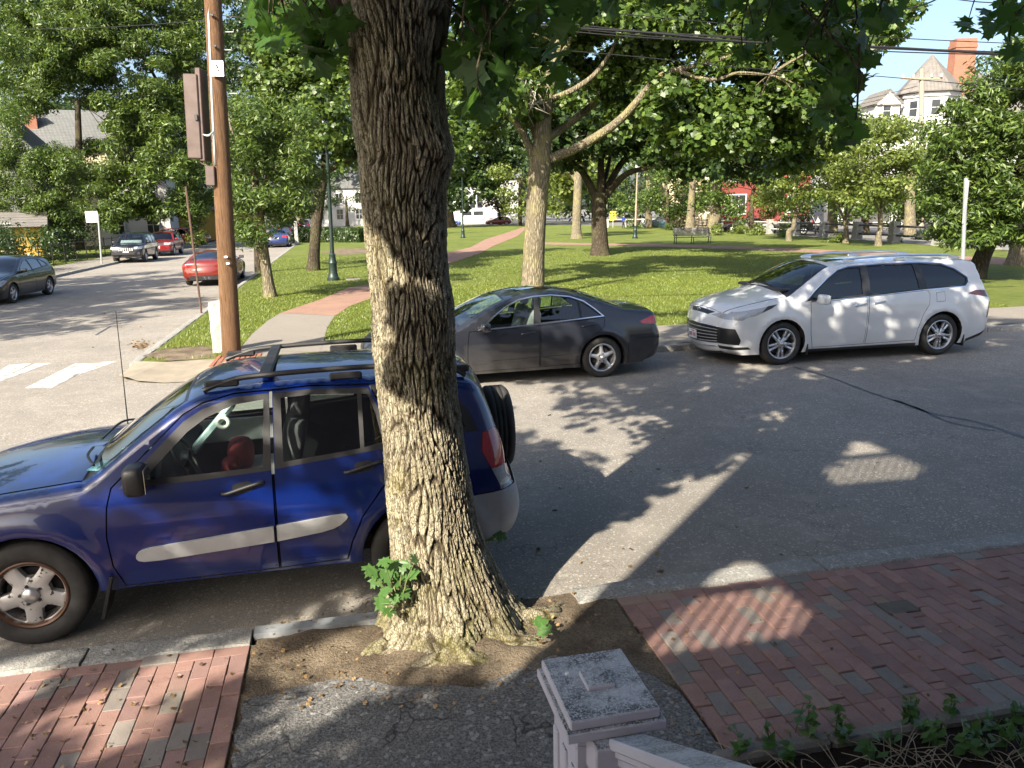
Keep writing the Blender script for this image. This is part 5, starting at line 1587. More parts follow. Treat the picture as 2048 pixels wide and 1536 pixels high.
for (x, y, rx, ry, Y, n) in ((930, 250, 60, 90, 27, 16), (980, 120, 100, 120, 27, 26), (960, 170, 60, 60, 25, 10), (1110, 20, 150, 70, 27, 26), (1100, 210, 70, 45, 27.5, 9), (1250, 60, 130, 80, 27, 26), (1200, 160, 60, 40, 28, 9),
        (1400, 235, 110, 75, 24.3, 30), (1340, 200, 50, 60, 25.5, 10), (1470, 190, 100, 110, 26, 32), (1560, 120, 130, 110, 26, 40), (1450, 40, 140, 70, 27, 28), (1610, 230, 90, 90, 26, 26), (1655, 150, 70, 70, 26, 16), (1690, 60, 90, 70, 26, 18), (1770, 40, 50, 55, 26, 10),
        (1250, -80, 500, 70, 27, 40), (1570, 300, 60, 40, 27, 10), (1040, 190, 60, 30, 24.6, 8), (1180, 100, 110, 60, 28.5, 22), (1060, 110, 70, 70, 28.5, 14), (1330, 110, 90, 60, 28, 18), (1240, 220, 60, 40, 29, 10), (1200, 30, 70, 40, 25, 10), (1320, 20, 90, 40, 25, 12)):
    cl += blob(x, y, rx, ry, Y, n, 1.6)
make_tree('maple_tree', 'big pale-barked maple with spreading limbs standing on the lawn behind the charcoal saloon', b, trunk, limbs, cl, rng.uniform(.45, .85, len(cl)), 96, .20, 'mapleish', M['leaf_maple'], M['bark_grey'], twigs=44, sides=16)
# bare twigs
tw = MB()
for k in range(16):
    a = pa(1060+random.uniform(-15, 10), 195+random.uniform(-20, 25), 24.2)
    e = pa(random.uniform(965, 1095), random.uniform(135, 225), 24 + random.uniform(-.4, .4))
    mid = (a+e)/2 + rng.normal(0, .18, 3)
    tw.tube(catmull([a, mid, e], 4), np.linspace(.022, .006, 9), 5)
    for _ in range(3):
        s = mid + (e-mid)*random.random(); tw.tube([s, s + rng.normal(0, .25, 3)], [.008, .004], 4)
tag(tw.build('dead_branch', plain('bleached_wood', (.42, .38, .32), .9), None, True), 'bleached bare dead branch among the leaves of the big maple', 'branch')

# ---- trees along the side street's park edge
def px_tree(name, label, bx, by, path, rads, limbs, blobs, R, per, size, shape, leaf, bark, twigs=12, group=None, h=FH, flat=.62, dY=1.5, sides=10):
    b = G(bx, by, h); Y = b[1]
    tr = [(b - np.array([0, 0, .1]), rads[0])] + [(AT(x, y, Y + (q[2] if len(q) > 2 else 0)), r) for q, r in zip(path, rads[1:]) for x, y in [q[:2]]]
    lm = [([AT(x, y, Y+(d or 0)) for x, y, d in L[0]], L[1], L[2]) for L in limbs]
    cl = []
    for (x, y, rx, ry, d, n) in blobs: cl += blob(x, y, rx, ry, Y+d, n, dY)
    return make_tree(name, label, b, tr, lm, cl, rng.uniform(R*.7, R*1.25, len(cl)), per, size, shape, leaf, bark, group, twigs, flat=flat, sides=sides)
px_tree('ash_tree', 'slim leaning ash trunk on the grass just behind the wooden pole', 541, 594, [(536, 560), (527, 500), (520, 440), (512, 380), (500, 300)], [.24, .17, .155, .14, .12, .07], [([(514, 390, 0), (545, 340, 0), (580, 290, 0)], .06, .02), ([(505, 330, 0), (470, 270, 0), (450, 210, 0)], .06, .02)],
    [(535, 330, 75, 80, -.3, 26), (500, 420, 48, 60, -.6, 16), (480, 250, 60, 70, 0, 16), (560, 400, 40, 50, .2, 9), (570, 250, 60, 50, 0, 12), (500, 465, 26, 22, -.6, 5), (600, 380, 30, 60, .5, 8)], .55, 190, .16, 'lance', M['leaf_ash'], M['bark_grey'], 24)
px_tree('ash_tree', 'slim upright trunk hidden partly by the leaning ash behind the pole', 519, 545, [(517, 520), (515, 460), (512, 380), (510, 300)], [.22, .19, .17, .15, .1], [], [(520, 250, 90, 80, 0, 22), (470, 330, 60, 50, 1, 10)], .8, 200, .2, 'lance', M['leaf_ash'], M['bark_dark'], 12)
px_tree('linden_tree', 'dark forked tree beside the green lamp post near the hedge', 626, 541, [(628, 515), (632, 460), (640, 390), (647, 345)], [.36, .27, .24, .245, .25], [([(640, 360, 0), (612, 300, 0), (588, 250, .5), (580, 180, 1)], .16, .05), ([(652, 345, 0), (685, 325, -.5), (720, 312, -1), (770, 290, -1.5)], .13, .04), ([(645, 350, 0), (650, 270, .8), (665, 180, 1)], .13, .04)],
    [(600, 200, 80, 90, -.5, 34), (680, 190, 70, 90, -1, 30), (640, 110, 110, 80, 0, 34), (700, 280, 40, 40, -1, 8), (560, 130, 70, 80, .5, 18), (590, 290, 40, 30, -.3, 7), (660, 20, 130, 60, 0, 24), (655, 235, 40, 40, -1, 12), (652, 245, 34, 34, -5.2, 9), (640, 200, 30, 30, -5, 6)], .72, 130, .19, 'mapleish', M['leaf_ash'], M['bark_dark'], 34, sides=12)
# ---- far side of the side street
px_tree('street_tree', 'big leafy street tree overhanging the black off-road car', 388, 487, [(386, 470), (384, 430), (376, 330), (362, 220), (350, 130)], [.5, .34, .30, .28, .24, .16], [([(370, 260, 0), (330, 190, -1), (290, 120, -2), (230, 60, -3)], .2, .06), ([(368, 250, 0), (400, 160, -1), (440, 60, -1)], .17, .05), ([(372, 300, 0), (320, 280, -3), (280, 300, -6), (250, 330, -8)], .14, .04)],
    [(300, 60, 130, 80, -6, 46), (170, 60, 130, 75, -8, 42), (60, 60, 90, 80, -8, 26), (380, 120, 80, 110, -4, 34), (250, 200, 90, 70, -8, 34), (330, 290, 90, 60, -9, 34), (300, 370, 90, 50, -10, 34), (220, 310, 50, 60, -9, 16), (390, 390, 40, 50, -9, 16), (285, 425, 60, 18, -10, 12), (130, 140, 90, 50, -8, 20), (250, -30, 300, 40, -6, 30), (60, 180, 60, 40, -9, 14), (120, 90, 120, 60, -10, 24), (330, 180, 60, 60, -9, 18)], 1.15, 270, .36, 'lance', M['leaf_ash'], M['bark_dark'], 60, dY=2.5)
px_tree('young_tree', 'small tree with round crown on the left pavement beside the clipped hedge', 76, 517, [(74, 480), (72, 440), (70, 390), (66, 340)], [.16, .12, .11, .10, .06], [],
    [(70, 350, 90, 60, 0, 40), (20, 370, 50, 70, 0, 22), (130, 340, 40, 40, 0, 12), (90, 410, 50, 35, 0, 16), (10, 300, 40, 20, 0, 8)], .8, 260, .22, 'lance', M['leaf_ash'], M['bark_dark'], 30)
px_tree('street_tree', 'tall tree rising behind the small round-crowned tree on the left', 160, 500, [(160, 420), (158, 300), (155, 200)], [.35, .3, .26, .2], [], [(190, 400, 60, 40, -2, 18), (170, 330, 50, 30, -2, 10), (20, 250, 20, 40, -12, 7), (10, 120, 30, 60, -14, 10), (40, 200, 60, 40, -3, 14), (230, 440, 40, 20, -2, 8), (120, 440, 60, 26, 0, 14)], 1.0, 220, .27, 'lance', M['leaf_ash'], M['bark_dark'], 0)
px_tree('shade_tree', 'deep green tree filling the gap above the far end of the side street', 470, 474, [(470, 400), (470, 300), (470, 200)], [.5, .4, .35, .25], [], [(450, 60, 120, 100, 0, 40), (560, 60, 110, 110, 3, 36), (460, 220, 90, 120, 0, 36), (560, 330, 60, 90, 5, 22), (600, 420, 50, 40, 8, 10), (440, 400, 40, 50, 0, 12), (360, 200, 60, 100, 4, 20), (420, 300, 60, 60, -4, 16), (330, 400, 60, 40, 0, 12)], 1.6, 170, .42, 'diamond', M['leaf_dark'], M['bark_dark'], 20, dY=4)
# ---- trees deeper in the park
px_tree('park_tree', 'dark forked tree with rising limbs on the lawn right of the pale maple trunk', 1200, 511, [(1200, 490), (1198, 440), (1198, 400), (1200, 385)], [.62, .47, .42, .40, .38],
    [([(1194, 400, 0), (1165, 345, 0), (1140, 320, -1), (1120, 300, -2)], .22, .07), ([(1200, 395, 0), (1203, 330, 0), (1205, 260, 1)], .24, .1), ([(1208, 395, 0), (1250, 350, 0), (1300, 335, -1), (1360, 320, -2)], .2, .07), ([(1206, 390, 0), (1240, 330, 1), (1280, 290, 1), (1310, 240, 1)], .2, .07), ([(1196, 395, 0), (1220, 320, 2), (1225, 250, 2)], .15, .06)],
    [(1150, 270, 80, 50, -1, 22), (1250, 250, 100, 45, 0, 30), (1350, 285, 80, 45, -2, 26), (1380, 330, 50, 22, -3, 9), (1110, 300, 40, 30, -2, 8), (1300, 200, 120, 60, 1, 28), (1150, 190, 80, 60, 2, 18), (1470, 300, 60, 45, -2, 16), (1540, 310, 50, 40, -2, 10)], 1.05, 105, .27, 'mapleish', M['leaf_dark'], M['bark_dark'], 50, dY=2.5)
px_tree('park_tree', 'sunlit pale trunk between the big maple and the dark forked tree', 1153, 477, [(1153, 460), (1154, 420), (1156, 370), (1156, 330)], [.62, .42, .38, .36, .3], [([(1156, 370, 0), (1130, 330, 0), (1110, 300, 0)], .16, .06)], [(1160, 340, 60, 50, 4, 18), (1120, 390, 36, 36, 6, 9), (1200, 350, 50, 40, 8, 12)], 1.2, 100, .33, 'mapleish', M['leaf_light'], M['bark_grey'], 20, dY=3)
px_tree('shade_tree', 'dark spreading tree with black trunk by the bright blue car', 903, 454, [(900, 440), (896, 400), (890, 350), (880, 280)], [1.0, .75, .65, .6, .5], [([(895, 390, 0), (930, 340, 0), (960, 310, 0)], .3, .1)], [(900, 300, 50, 80, 0, 22), (950, 310, 60, 70, 0, 26), (880, 220, 80, 80, 4, 22), (970, 380, 24, 30, 0, 5), (820, 250, 80, 120, 5, 18), (1010, 270, 50, 60, 3, 18), (990, 340, 30, 40, 2, 8), (920, 390, 16, 24, -4, 5)], 2.6, 120, .55, 'mapleish', M['leaf_dark'], M['bark_dark'], 22, dY=5)
px_tree('light_green_tree', 'light yellow-green tree left of the big maple trunk across the park', 1040, 452, [(1040, 440), (1040, 400), (1040, 360)], [.4, .35, .3, .25], [], [(1035, 390, 30, 45, 0, 16), (1015, 355, 28, 25, 0, 9), (1110, 400, 30, 40, 3, 10), (1120, 360, 40, 30, 3, 10)], 1.9, 90, .5, 'diamond', M['leaf_light'], M['bark_dark'], 10, dY=4)
px_tree('plum_tree', 'small purple-leaved tree behind the crimson hatchback', 1000, 449, [(1000, 440), (998, 425)], [.3, .25, .2], [], [(992, 402, 26, 18, 0, 14), (1012, 412, 22, 14, 0, 7)], 1.5, 80, .45, 'diamond', M['leaf_purple'], M['bark_dark'], 8, dY=3)
for k, (bx, by, tx, ty, r, lf, lab, bl) in enumerate((
        (1297, 457, 1296, 360, .36, 'leaf_ash', 'straight tree trunk left of the second park lamp post, leaning slightly', [(1290, 330, 50, 35, 0, 14), (1320, 380, 30, 30, 6, 6)]),
        (1380, 462, 1385, 360, .42, 'leaf_ash', 'tree trunk behind the right end of the park bench before the cream house', [(1385, 330, 50, 25, 0, 14), (1340, 345, 30, 20, 0, 6), (1405, 395, 26, 24, 2, 7), (1360, 400, 30, 30, 4, 6)]),
        (1428, 465, 1436, 350, .55, 'leaf_dark', 'thick tree trunk left of the red house with crooked upper limbs', [(1440, 320, 60, 30, 0, 18), (1500, 330, 40, 30, 3, 8)]),
        (1275, 452, 1275, 380, .3, 'leaf_dark', 'dim tree in the shade left of the cream house across the park', [(1270, 370, 45, 40, 5, 14), (1330, 400, 35, 35, 8, 10)]),
        (695, 452, 692, 400, .3, 'leaf_dark', 'small dark tree behind the hedge near the white picket fence', [(690, 370, 40, 40, 0, 12), (710, 400, 20, 20, 0, 4)]),
        (730, 448, 730, 395, .2, 'leaf_ash', 'thin tree before the white house beyond the hedge', [(730, 370, 40, 30, 0, 10)]),
        (600, 462, 600, 380, .5, 'leaf_ash', 'pale tree trunk behind the dark forked tree near the granite marker', [(590, 350, 50, 40, 0, 14), (640, 400, 30, 24, 4, 6)]))):
    px_tree('park_tree', lab, bx, by, [(bx+(tx-bx)*.3, by+(ty-by)*.3), ((bx+tx)/2, (by+ty)/2), (tx, ty)], [r*1.4, r, r*.9, r*.7], [], bl, 1.5, 95, .4, 'diamond', M[lf], M['bark_grey'] if k in (0, 1, 2, 6) else M['bark_dark'], 10, dY=3)
px_tree('park_tree', 'leafy tree half hiding the red house wall beyond the bench', 1503, 466, [(1503, 440), (1504, 410), (1506, 380)], [.3, .22, .2, .15], [], [(1480, 345, 50, 24, 0, 14), (1535, 350, 34, 34, 0, 12), (1535, 405, 26, 24, 0, 8), (1470, 420, 16, 16, 0, 4), (1445, 400, 24, 30, 1, 6)], 1.1, 150, .32, 'diamond', M['leaf_ash'], M['bark_dark'], 12, dY=2)
px_tree('park_tree', 'leafy tree between the tan lamp post and the cream house wall', 1335, 460, [(1335, 440), (1335, 410), (1336, 380)], [.3, .22, .2, .15], [], [(1330, 385, 40, 36, 2, 14), (1395, 385, 36, 30, 4, 12), (1255, 395, 36, 30, 6, 10), (1350, 420, 30, 16, 3, 6), (1450, 380, 30, 24, 4, 8)], 1.2, 150, .32, 'diamond', M['leaf_ash'], M['bark_dark'], 10, dY=2)
# dogwoods along the fence, layered light green
for k, (bx, by, fx, fy, bl, lab) in enumerate((
        (1757, 492, 1760, 425, [(1760, 300, 70, 35, 0, 18), (1740, 345, 80, 25, 0, 16), (1790, 380, 60, 18, 0, 10), (1720, 385, 40, 18, 0, 7), (1770, 260, 50, 25, 0, 9), (1820, 320, 40, 30, 0, 10)], 'dogwood with layered light green boughs and pale forked trunk at the granite fence'),
        (1692, 486, 1690, 440, [(1680, 330, 50, 40, 0, 14), (1670, 390, 40, 20, 0, 8), (1700, 290, 50, 30, 0, 10), (1640, 300, 50, 40, 0, 12)], 'shorter dogwood with slanting stems between two granite fence posts'),
        (1578, 482, 1590, 430, [(1600, 340, 50, 40, 0, 14), (1560, 310, 40, 40, 2, 10), (1580, 390, 40, 24, 0, 9), (1620, 260, 40, 30, 0, 8), (1545, 380, 30, 40, 1, 9), (1520, 330, 40, 30, 2, 8)], 'leaning dogwood stem beside the gap post near the red house'))):
    px_tree('dogwood', lab, bx, by, [(bx, by-20), ((bx+fx)/2+2, (by+fy)/2), (fx, fy)], [.24, .17, .15, .13], [([(fx, fy, 0), (fx-25, fy-45, 0), (fx-40, fy-90, 0)], .08, .03), ([(fx, fy, 0), (fx+25, fy-40, 0), (fx+60, fy-60, 0)], .08, .03), ([(fx, fy, 0), (fx+5, fy-60, 1), (fx+8, fy-120, 1)], .08, .03)],
        bl, 1.1, 170, .24, 'diamond', M['leaf_light'], M['bark_grey'], 26, flat=.38, dY=2.0, group=None)
for (bx, by, bl, lab) in ((1820, 470, [(1850, 290, 60, 50, 4, 14), (1830, 380, 40, 40, 4, 9)], 'tree behind the dogwoods before the white turreted house'), (1665, 463, [(1700, 250, 60, 24, 0, 10), (1640, 270, 40, 24, 0, 8), (1600, 290, 40, 40, 0, 9)], 'tree behind the fence filling the gap left of the white turreted house')):
    px_tree('street_tree', lab, bx, by, [(bx, by-40), (bx, by-90), (bx+2, by-140)], [.5, .4, .36, .25], [], bl, 1.6, 110, .36, 'diamond', M['leaf_ash'], M['bark_grey'], 10, dY=3)
px_tree('street_tree', 'broad leafy tree across the road behind the dogwoods, before the white porch', 1730, 466, [(1730, 440), (1731, 410), (1732, 380)], [.4, .3, .28, .2], [], [(1640, 350, 50, 50, 0, 14), (1700, 410, 60, 34, 0, 14), (1790, 420, 60, 24, 0, 12), (1850, 415, 40, 36, 0, 9), (1600, 410, 36, 30, 0, 8), (1820, 350, 40, 40, 0, 9), (1700, 340, 60, 40, 0, 12), (1740, 275, 60, 26, 0, 9)], 1.3, 150, .32, 'diamond', M['leaf_ash'], M['bark_dark'], 10, dY=2)
# the leaning ash at the right edge
bR = G(1950, 556, FH); YR = bR[1]
px_tree('ash_tree', 'dark leaning ash with drooping sunlit foliage behind the white minivan', 1950, 556, [(1962, 520), (1985, 470), (2012, 410), (2045, 330), (2075, 250)], [.36, .27, .25, .24, .2, .14],
    [([(2000, 440, 0), (1960, 380, -.5), (1920, 330, -1), (1890, 280, -1)], .1, .03), ([(2030, 370, 0), (1990, 280, -1), (1960, 200, -1)], .1, .03), ([(2010, 410, 0), (2050, 380, -.8), (2090, 360, -1)], .09, .03)],
    [(1940, 270, 80, 80, -1, 44), (2000, 190, 60, 80, -1, 34), (1900, 400, 45, 50, -1, 18), (1960, 400, 70, 60, -1.3, 30), (2030, 330, 50, 90, -1.5, 34), (2030, 440, 40, 50, -1.5, 16), (1890, 470, 30, 22, -1, 7), (2040, 130, 40, 60, -1, 16), (1880, 330, 30, 30, -1, 8), (2120, 300, 80, 150, -1, 30), (1955, 470, 40, 20, -1.4, 8)],
    .5, 150, .20, 'lance', M['leaf_ash'], M['bark_dark'], 60, dY=1.6, sides=14)
px_tree('park_tree', 'thick pale tree trunk at the right beyond the leaning ash', 2046, 530, [(2048, 505), (2052, 460), (2058, 400), (2064, 330)], [.75, .55, .5, .48, .4], [], [(2100, 200, 60, 60, 0, 10)], 1.0, 80, .25, 'diamond', M['leaf_ash'], M['bark_grey'], 6)

# ---- shrubs and hedges
def shrub(name, label, pts, R, per, size, shape, leaf, cat='shrub', group=None, stem=True):
    P = np.array(pts, float); b = P.mean(0); b[2] = FH
    root = empty(name, tuple(b)); tag(root, label, cat, group)
    Pl, Nn = clump_leaves(P-b, R, per, .9, .35, .8)
    Pl[:, 2] = np.maximum(Pl[:, 2], .02)
    V, F = leaf_arrays(Pl, Nn, size*rng.uniform(.7, 1.3, len(Pl)), shape)
    link('foliage', mesh_fast(name+'_foliage', V, F, leaf), root)
    if stem:
        m = MB()
        for p in P[:6]: m.tube([(0, 0, -.05), (p-b)*np.array([.6, .6, .4]), p-b], [.03, .02, .01], 5)
        m.build('stems', M['bark_dark'], root)
    return root
def box_hedge(name, label, a, b, depth, h, leaf, size, dens, cat='hedge'):
    """clipped hedge: leaves crowding the faces of a block between two ground points"""
    a, b = np.asarray(a, float), np.asarray(b, float)
    L = np.linalg.norm(b-a); d = (b-a)/L; nrm = np.array([-d[1], d[0], 0])
    root = empty(name, tuple((a+b)/2)); tag(root, label, cat)
    n = int(dens*(L*h*2 + L*depth + 2*depth*h))
    q = rng.uniform(0, 1, (n, 3)); f = rng.choice(5, n, p=np.array([L*h, L*h, L*depth, depth*h, depth*h])/(2*L*h+L*depth+2*depth*h))
    t, s, z = q[:, 0].copy(), q[:, 1].copy(), q[:, 2].copy()
    s[f == 0] = 0; s[f == 1] = 1; z[f == 2] = 1; t[f == 3] = 0; t[f == 4] = 1
    P = (t[:, None]-.5)*L*d + (s[:, None]-.5)*depth*nrm + np.c_[np.zeros(n), np.zeros(n), z*h]
    P += rng.normal(0, .05, P.shape)
    Nn = np.where((f == 0)[:, None], -nrm, np.where((f == 1)[:, None], nrm, np.where((f == 2)[:, None], (0, 0, 1), np.where((f == 3)[:, None], -d, d)))) + rng.normal(0, .45, P.shape)
    V, F = leaf_arrays(P, Nn, size*rng.uniform(.7, 1.3, n), 'diamond')
    link('foliage', mesh_fast(name+'_f', V, F, leaf), root)
    MB().box((0, 0, h*.47), (L*.97, depth*.8, h*.92), rz=math.atan2(d[1], d[0])).build('inner_twigs', plain('hedge_core', (.012, .02, .006), .95), root)
    return root
box_hedge('clipped_hedge', 'low clipped green hedge on the lawn beside the dark forked tree', G(600, 484, FH), G(732, 484, FH), 2.0, 1.15, M['leaf_dark'], .22, 150)
hb = G(120, 540, FH)
def hedge_pts(pts, n, r, z0, z1):
    out = []
    for (u, v) in pts:
        for _ in range(n): out.append(ST(u+random.uniform(-r, r), v+random.uniform(-r, r), random.uniform(z0, z1)))
    return out
shrub('tall_hedge', 'tall dark rounded hedge beside the left pavement', hedge_pts([(-16.3, 38.5), (-16.3, 40), (-16.3, 41.5), (-16.3, 43)], 12, .6, .4, 2.4), .7, 170, .13, 'diamond', M['leaf_dark'], 'hedge')
shrub('garden_shrub', 'pale feathery shrub in front of the tall dark hedge', hedge_pts([(-15.9, 35.5), (-16, 36.8)], 8, .5, .2, .9), .5, 110, .12, 'lance', M['leaf_light'])
shrub('garden_shrub', 'bushy shrub behind the iron fence on the left', hedge_pts([(-18, 35), (-18, 37.5), (-18.5, 33)], 8, .8, .4, 1.4), .6, 110, .14, 'lance', M['leaf_ash'])
shrub('fence_shrub', 'wide dark planting beside the fence behind the black off-road car', hedge_pts([(-17, 48), (-17, 52), (-17, 57)], 10, .9, .4, 2.2), .8, 110, .18, 'diamond', M['leaf_dark'])
for k, (x, y, w, h, n, lf, lab) in enumerate(((1438, 462, 12, 14, 5, 'leaf_light', 'rounded light shrub at the right end of the park bench'), (1478, 460, 14, 9, 5, 'leaf_light', 'leafy light green shrub before the black car at the fence'), (1512, 462, 16, 10, 6, 'leaf_light', 'spreading light green shrub beside the first granite post'),
        (1562, 466, 12, 10, 4, 'leaf_ash', 'small shrub between two granite posts near the dogwood stem'), (1676, 478, 14, 8, 5, 'leaf_light', 'spiky pale perennials at the foot of the short dogwood'), (1800, 475, 20, 10, 5, 'leaf_ash', 'dark undergrowth behind the fence below the dogwood'),
        (1855, 470, 24, 12, 6, 'leaf_dark', 'dark shrub behind the fence near the leaning ash'), (1985, 490, 30, 14, 6, 'leaf_ash', 'low shrubs at the fence beyond the leaning ash'), (1420, 440, 20, 12, 4, 'leaf_ash', 'tall shrub beside the thick trunk near the red house'), (850+30, 449, 20, 10, 0, 'leaf_dark', ''),
        (1265, 447, 22, 10, 5, 'leaf_ash', 'low shrubs behind the rail at the far end of the lawn'), (1355, 452, 24, 9, 5, 'leaf_ash', 'dark low planting behind the bench'), (560, 447, 24, 8, 5, 'leaf_light', 'yellow flowering bed at the far end of the side street'))):
    if n:
        Yb = G(x, min(y+8, 490), FH)[1]
        shrub('park_shrub', lab, blob(x, y, w, h, Yb, n, 1.0), .55*Yb/70, 90, .2*Yb/70, 'diamond', M[lf])
shrub('driveway_shrub', 'sunny shrubs at the driveway behind the leaning signpost', blob(395, 470, 16, 8, 66, 8, 1.5), .8, 90, .22, 'diamond', M['leaf_light'])
# woods and gardens far behind, one green mass
P = []
for (x, y, rx, ry, Y, n) in ((100, 330, 160, 130, 110, 60), (330, 330, 140, 140, 130, 50), (560, 330, 120, 130, 170, 50), (780, 330, 130, 120, 190, 40), (980, 300, 120, 90, 190, 40), (1200, 360, 140, 70, 150, 50), (1420, 300, 160, 60, 150, 50), (1620, 300, 80, 40, 140, 22), (1960, 380, 120, 60, 95, 30), (1300, 160, 400, 120, 170, 60), (400, 120, 420, 140, 150, 110), (100, 60, 140, 90, 120, 50)):
    P += blob(x, y, rx, ry, Y, n, 12)
Pl, Nn = clump_leaves(P, rng.uniform(2.5, 4.5, len(P)), 90, .8)
V, F = leaf_arrays(Pl, Nn, 1.15*rng.uniform(.7, 1.3, len(Pl)), 'diamond')
tag(link('distant_trees', mesh_fast('distant_trees', V, F, M['leaf_dark'])), 'mass of distant garden trees behind the houses', 'trees', kind='stuff')
# ------------------------------------------------------------------ the great street maple in front
TB = G(885, 1288, .06)
TY = TB[1] + .26
rows = [(-260, 640, 930), (-120, 655, 925), (0, 676, 904), (60, 693, 892), (120, 700, 885), (200, 703, 886), (260, 708, 893), (310, 715, 906), (350, 720, 895), (400, 722, 891), (500, 733, 890), (560, 738, 897), (600, 742, 905), (700, 745, 910), (800, 757, 915), (900, 768, 928),
        (1000, 775, 945), (1050, 779, 954), (1100, 783, 970), (1150, 786, 990), (1200, 784, 1008), (1250, 776, 1022), (1300, 770, 1030), (1345, 768, 1034)]
cen, rad = [], []
for (y, a, b_) in rows:
    L_, R_ = AT(a, y, TY), AT(b_, y, TY)
    cen.append((L_+R_)/2); rad.append(np.linalg.norm(R_-L_)/2)
cen, rad = np.array(cen)[::-1], np.array(rad)[::-1]
cen[:, 1] = TY
Zc = cen[:, 2]
def voro(u, v, nu, seed):
    """distance between the nearest and the second nearest cell point; u wraps at nu"""
    r = np.random.default_rng(seed)
    nv = int(v.max())+4
    jx, jy = r.uniform(.05, .95, (nv, nu)), r.uniform(.05, .95, (nv, nu))
    iu, iv = np.floor(u).astype(int), np.floor(v).astype(int)
    d1 = np.full(u.shape, 9.0); d2 = np.full(u.shape, 9.0)
    for a in (-1, 0, 1):
        for b in (-1, 0, 1):
            cu, cv = iu+a, np.clip(iv+b, 0, nv-1)
            d = np.hypot(cu + jx[cv, cu % nu] - u, cv + jy[cv, cu % nu] - v)
            k = d < d1
            d2 = np.where(k, d1, np.minimum(d2, d)); d1 = np.where(k, d, d1)
    return d2-d1
def wave2(t, z, seed, n, kmax, zmax):
    r = np.random.default_rng(seed); s = np.zeros_like(t)
    for _ in range(n): s += np.cos(r.integers(-kmax, kmax+1)*t + r.uniform(-zmax, zmax)*z + r.uniform(0, 6.28))/math.sqrt(n)
    return s
NT, NZ = 320, 800
th = np.linspace(0, 2*PI, NT, endpoint=False)
zz = np.concatenate([np.linspace(-.10, Zc.max()*.62, int(NZ*.8)), np.linspace(Zc.max()*.62, Zc.max(), int(NZ*.2)+1)[1:]])
THg, ZZg = np.meshgrid(th, zz)
cx_ = np.interp(zz, Zc, cen[:, 0])[:, None]; R0 = np.interp(zz, Zc, rad)
R0 = np.convolve(np.pad(R0, 8, mode='edge'), np.ones(17)/17, 'valid')[:, None]
low = 1 + .022*wave2(THg, ZZg, 3, 7, 3, 2.2)
def bump_at(px, py, wth, wz, amp, front=True):
    P = AT(px, py, TY-.2)
    t = math.atan2(P[1]-TY, P[0]-np.interp(P[2], Zc, cen[:, 0]))
    d = (THg-t+PI) % (2*PI)-PI
    return amp*np.exp(-(d/wth)**2 - ((ZZg-P[2])/wz)**2)
rad_s = R0*low
rad_s = rad_s + bump_at(905, 312, .45, .10, .035) + bump_at(805, 130, .30, .12, .045) - bump_at(806, 132, .12, .055, .05) + bump_at(745, 500, .5, .2, .015) + bump_at(900, 640, .5, .15, .015)
# root flare: lobes that swell towards the ground
lobe = np.zeros_like(THg)
for (a, w, amp, hz) in ((-1.35, .30, .16, .20), (-2.35, .34, .20, .17), (-.55, .30, .20, .20), (.1, .3, .26, .16), (2.9, .35, .16, .2), (1.6, .4, .2, .2), (-1.85, .22, .13, .13)):
    d = (THg-a+PI) % (2*PI)-PI
    lobe += amp*np.exp(-(d/w)**2)*np.exp(-np.maximum(ZZg, 0)/hz)
rad_s = rad_s + lobe
s = THg*NT/(2*PI)
NU = 62
wz_ = ZZg*4.0 + .4*wave2(THg, ZZg, 11, 8, 6, 6)
wu = THg*NU/(2*PI) + .95*wave2(THg, ZZg*1.0, 12, 10, 7, 8) + .4*np.sin(ZZg*5 + 2*np.sin(THg*2))
e1_ = voro(wu % NU, wz_ - wz_.min() + 1, NU, 5)
e2_ = voro((wu*1.9) % 76, (ZZg*9 + .6*wave2(THg, ZZg, 21, 8, 9, 20)) + 3, 76, 6)
ridge = np.clip((e1_-.04)/.17, 0, 1)
fine = np.clip((e2_-.02)/.2, 0, 1)
amp = .028*(1 - .35*np.exp(-np.maximum(ZZg, 0)/.12))
hgt = ridge*(.70 + .12*wave2(THg, ZZg, 33, 10, 12, 14)) + fine*.24 + .05*wave2(THg*1.0, ZZg, 31, 16, 80, 110)
rad_s = rad_s + amp*(hgt-.6)
X = cx_ + rad_s*np.cos(THg); Yv = TY + rad_s*np.sin(THg)*1.0
V = np.stack([X, Yv, ZZg], -1).reshape(-1, 3)
nz_, nt_ = THg.shape
ii, jj = np.meshgrid(np.arange(nz_-1), np.arange(nt_), indexing='ij')
Fq = np.stack([ii*nt_+jj, ii*nt_+(jj+1) % nt_, (ii+1)*nt_+(jj+1) % nt_, (ii+1)*nt_+jj], -1).reshape(-1, 4)
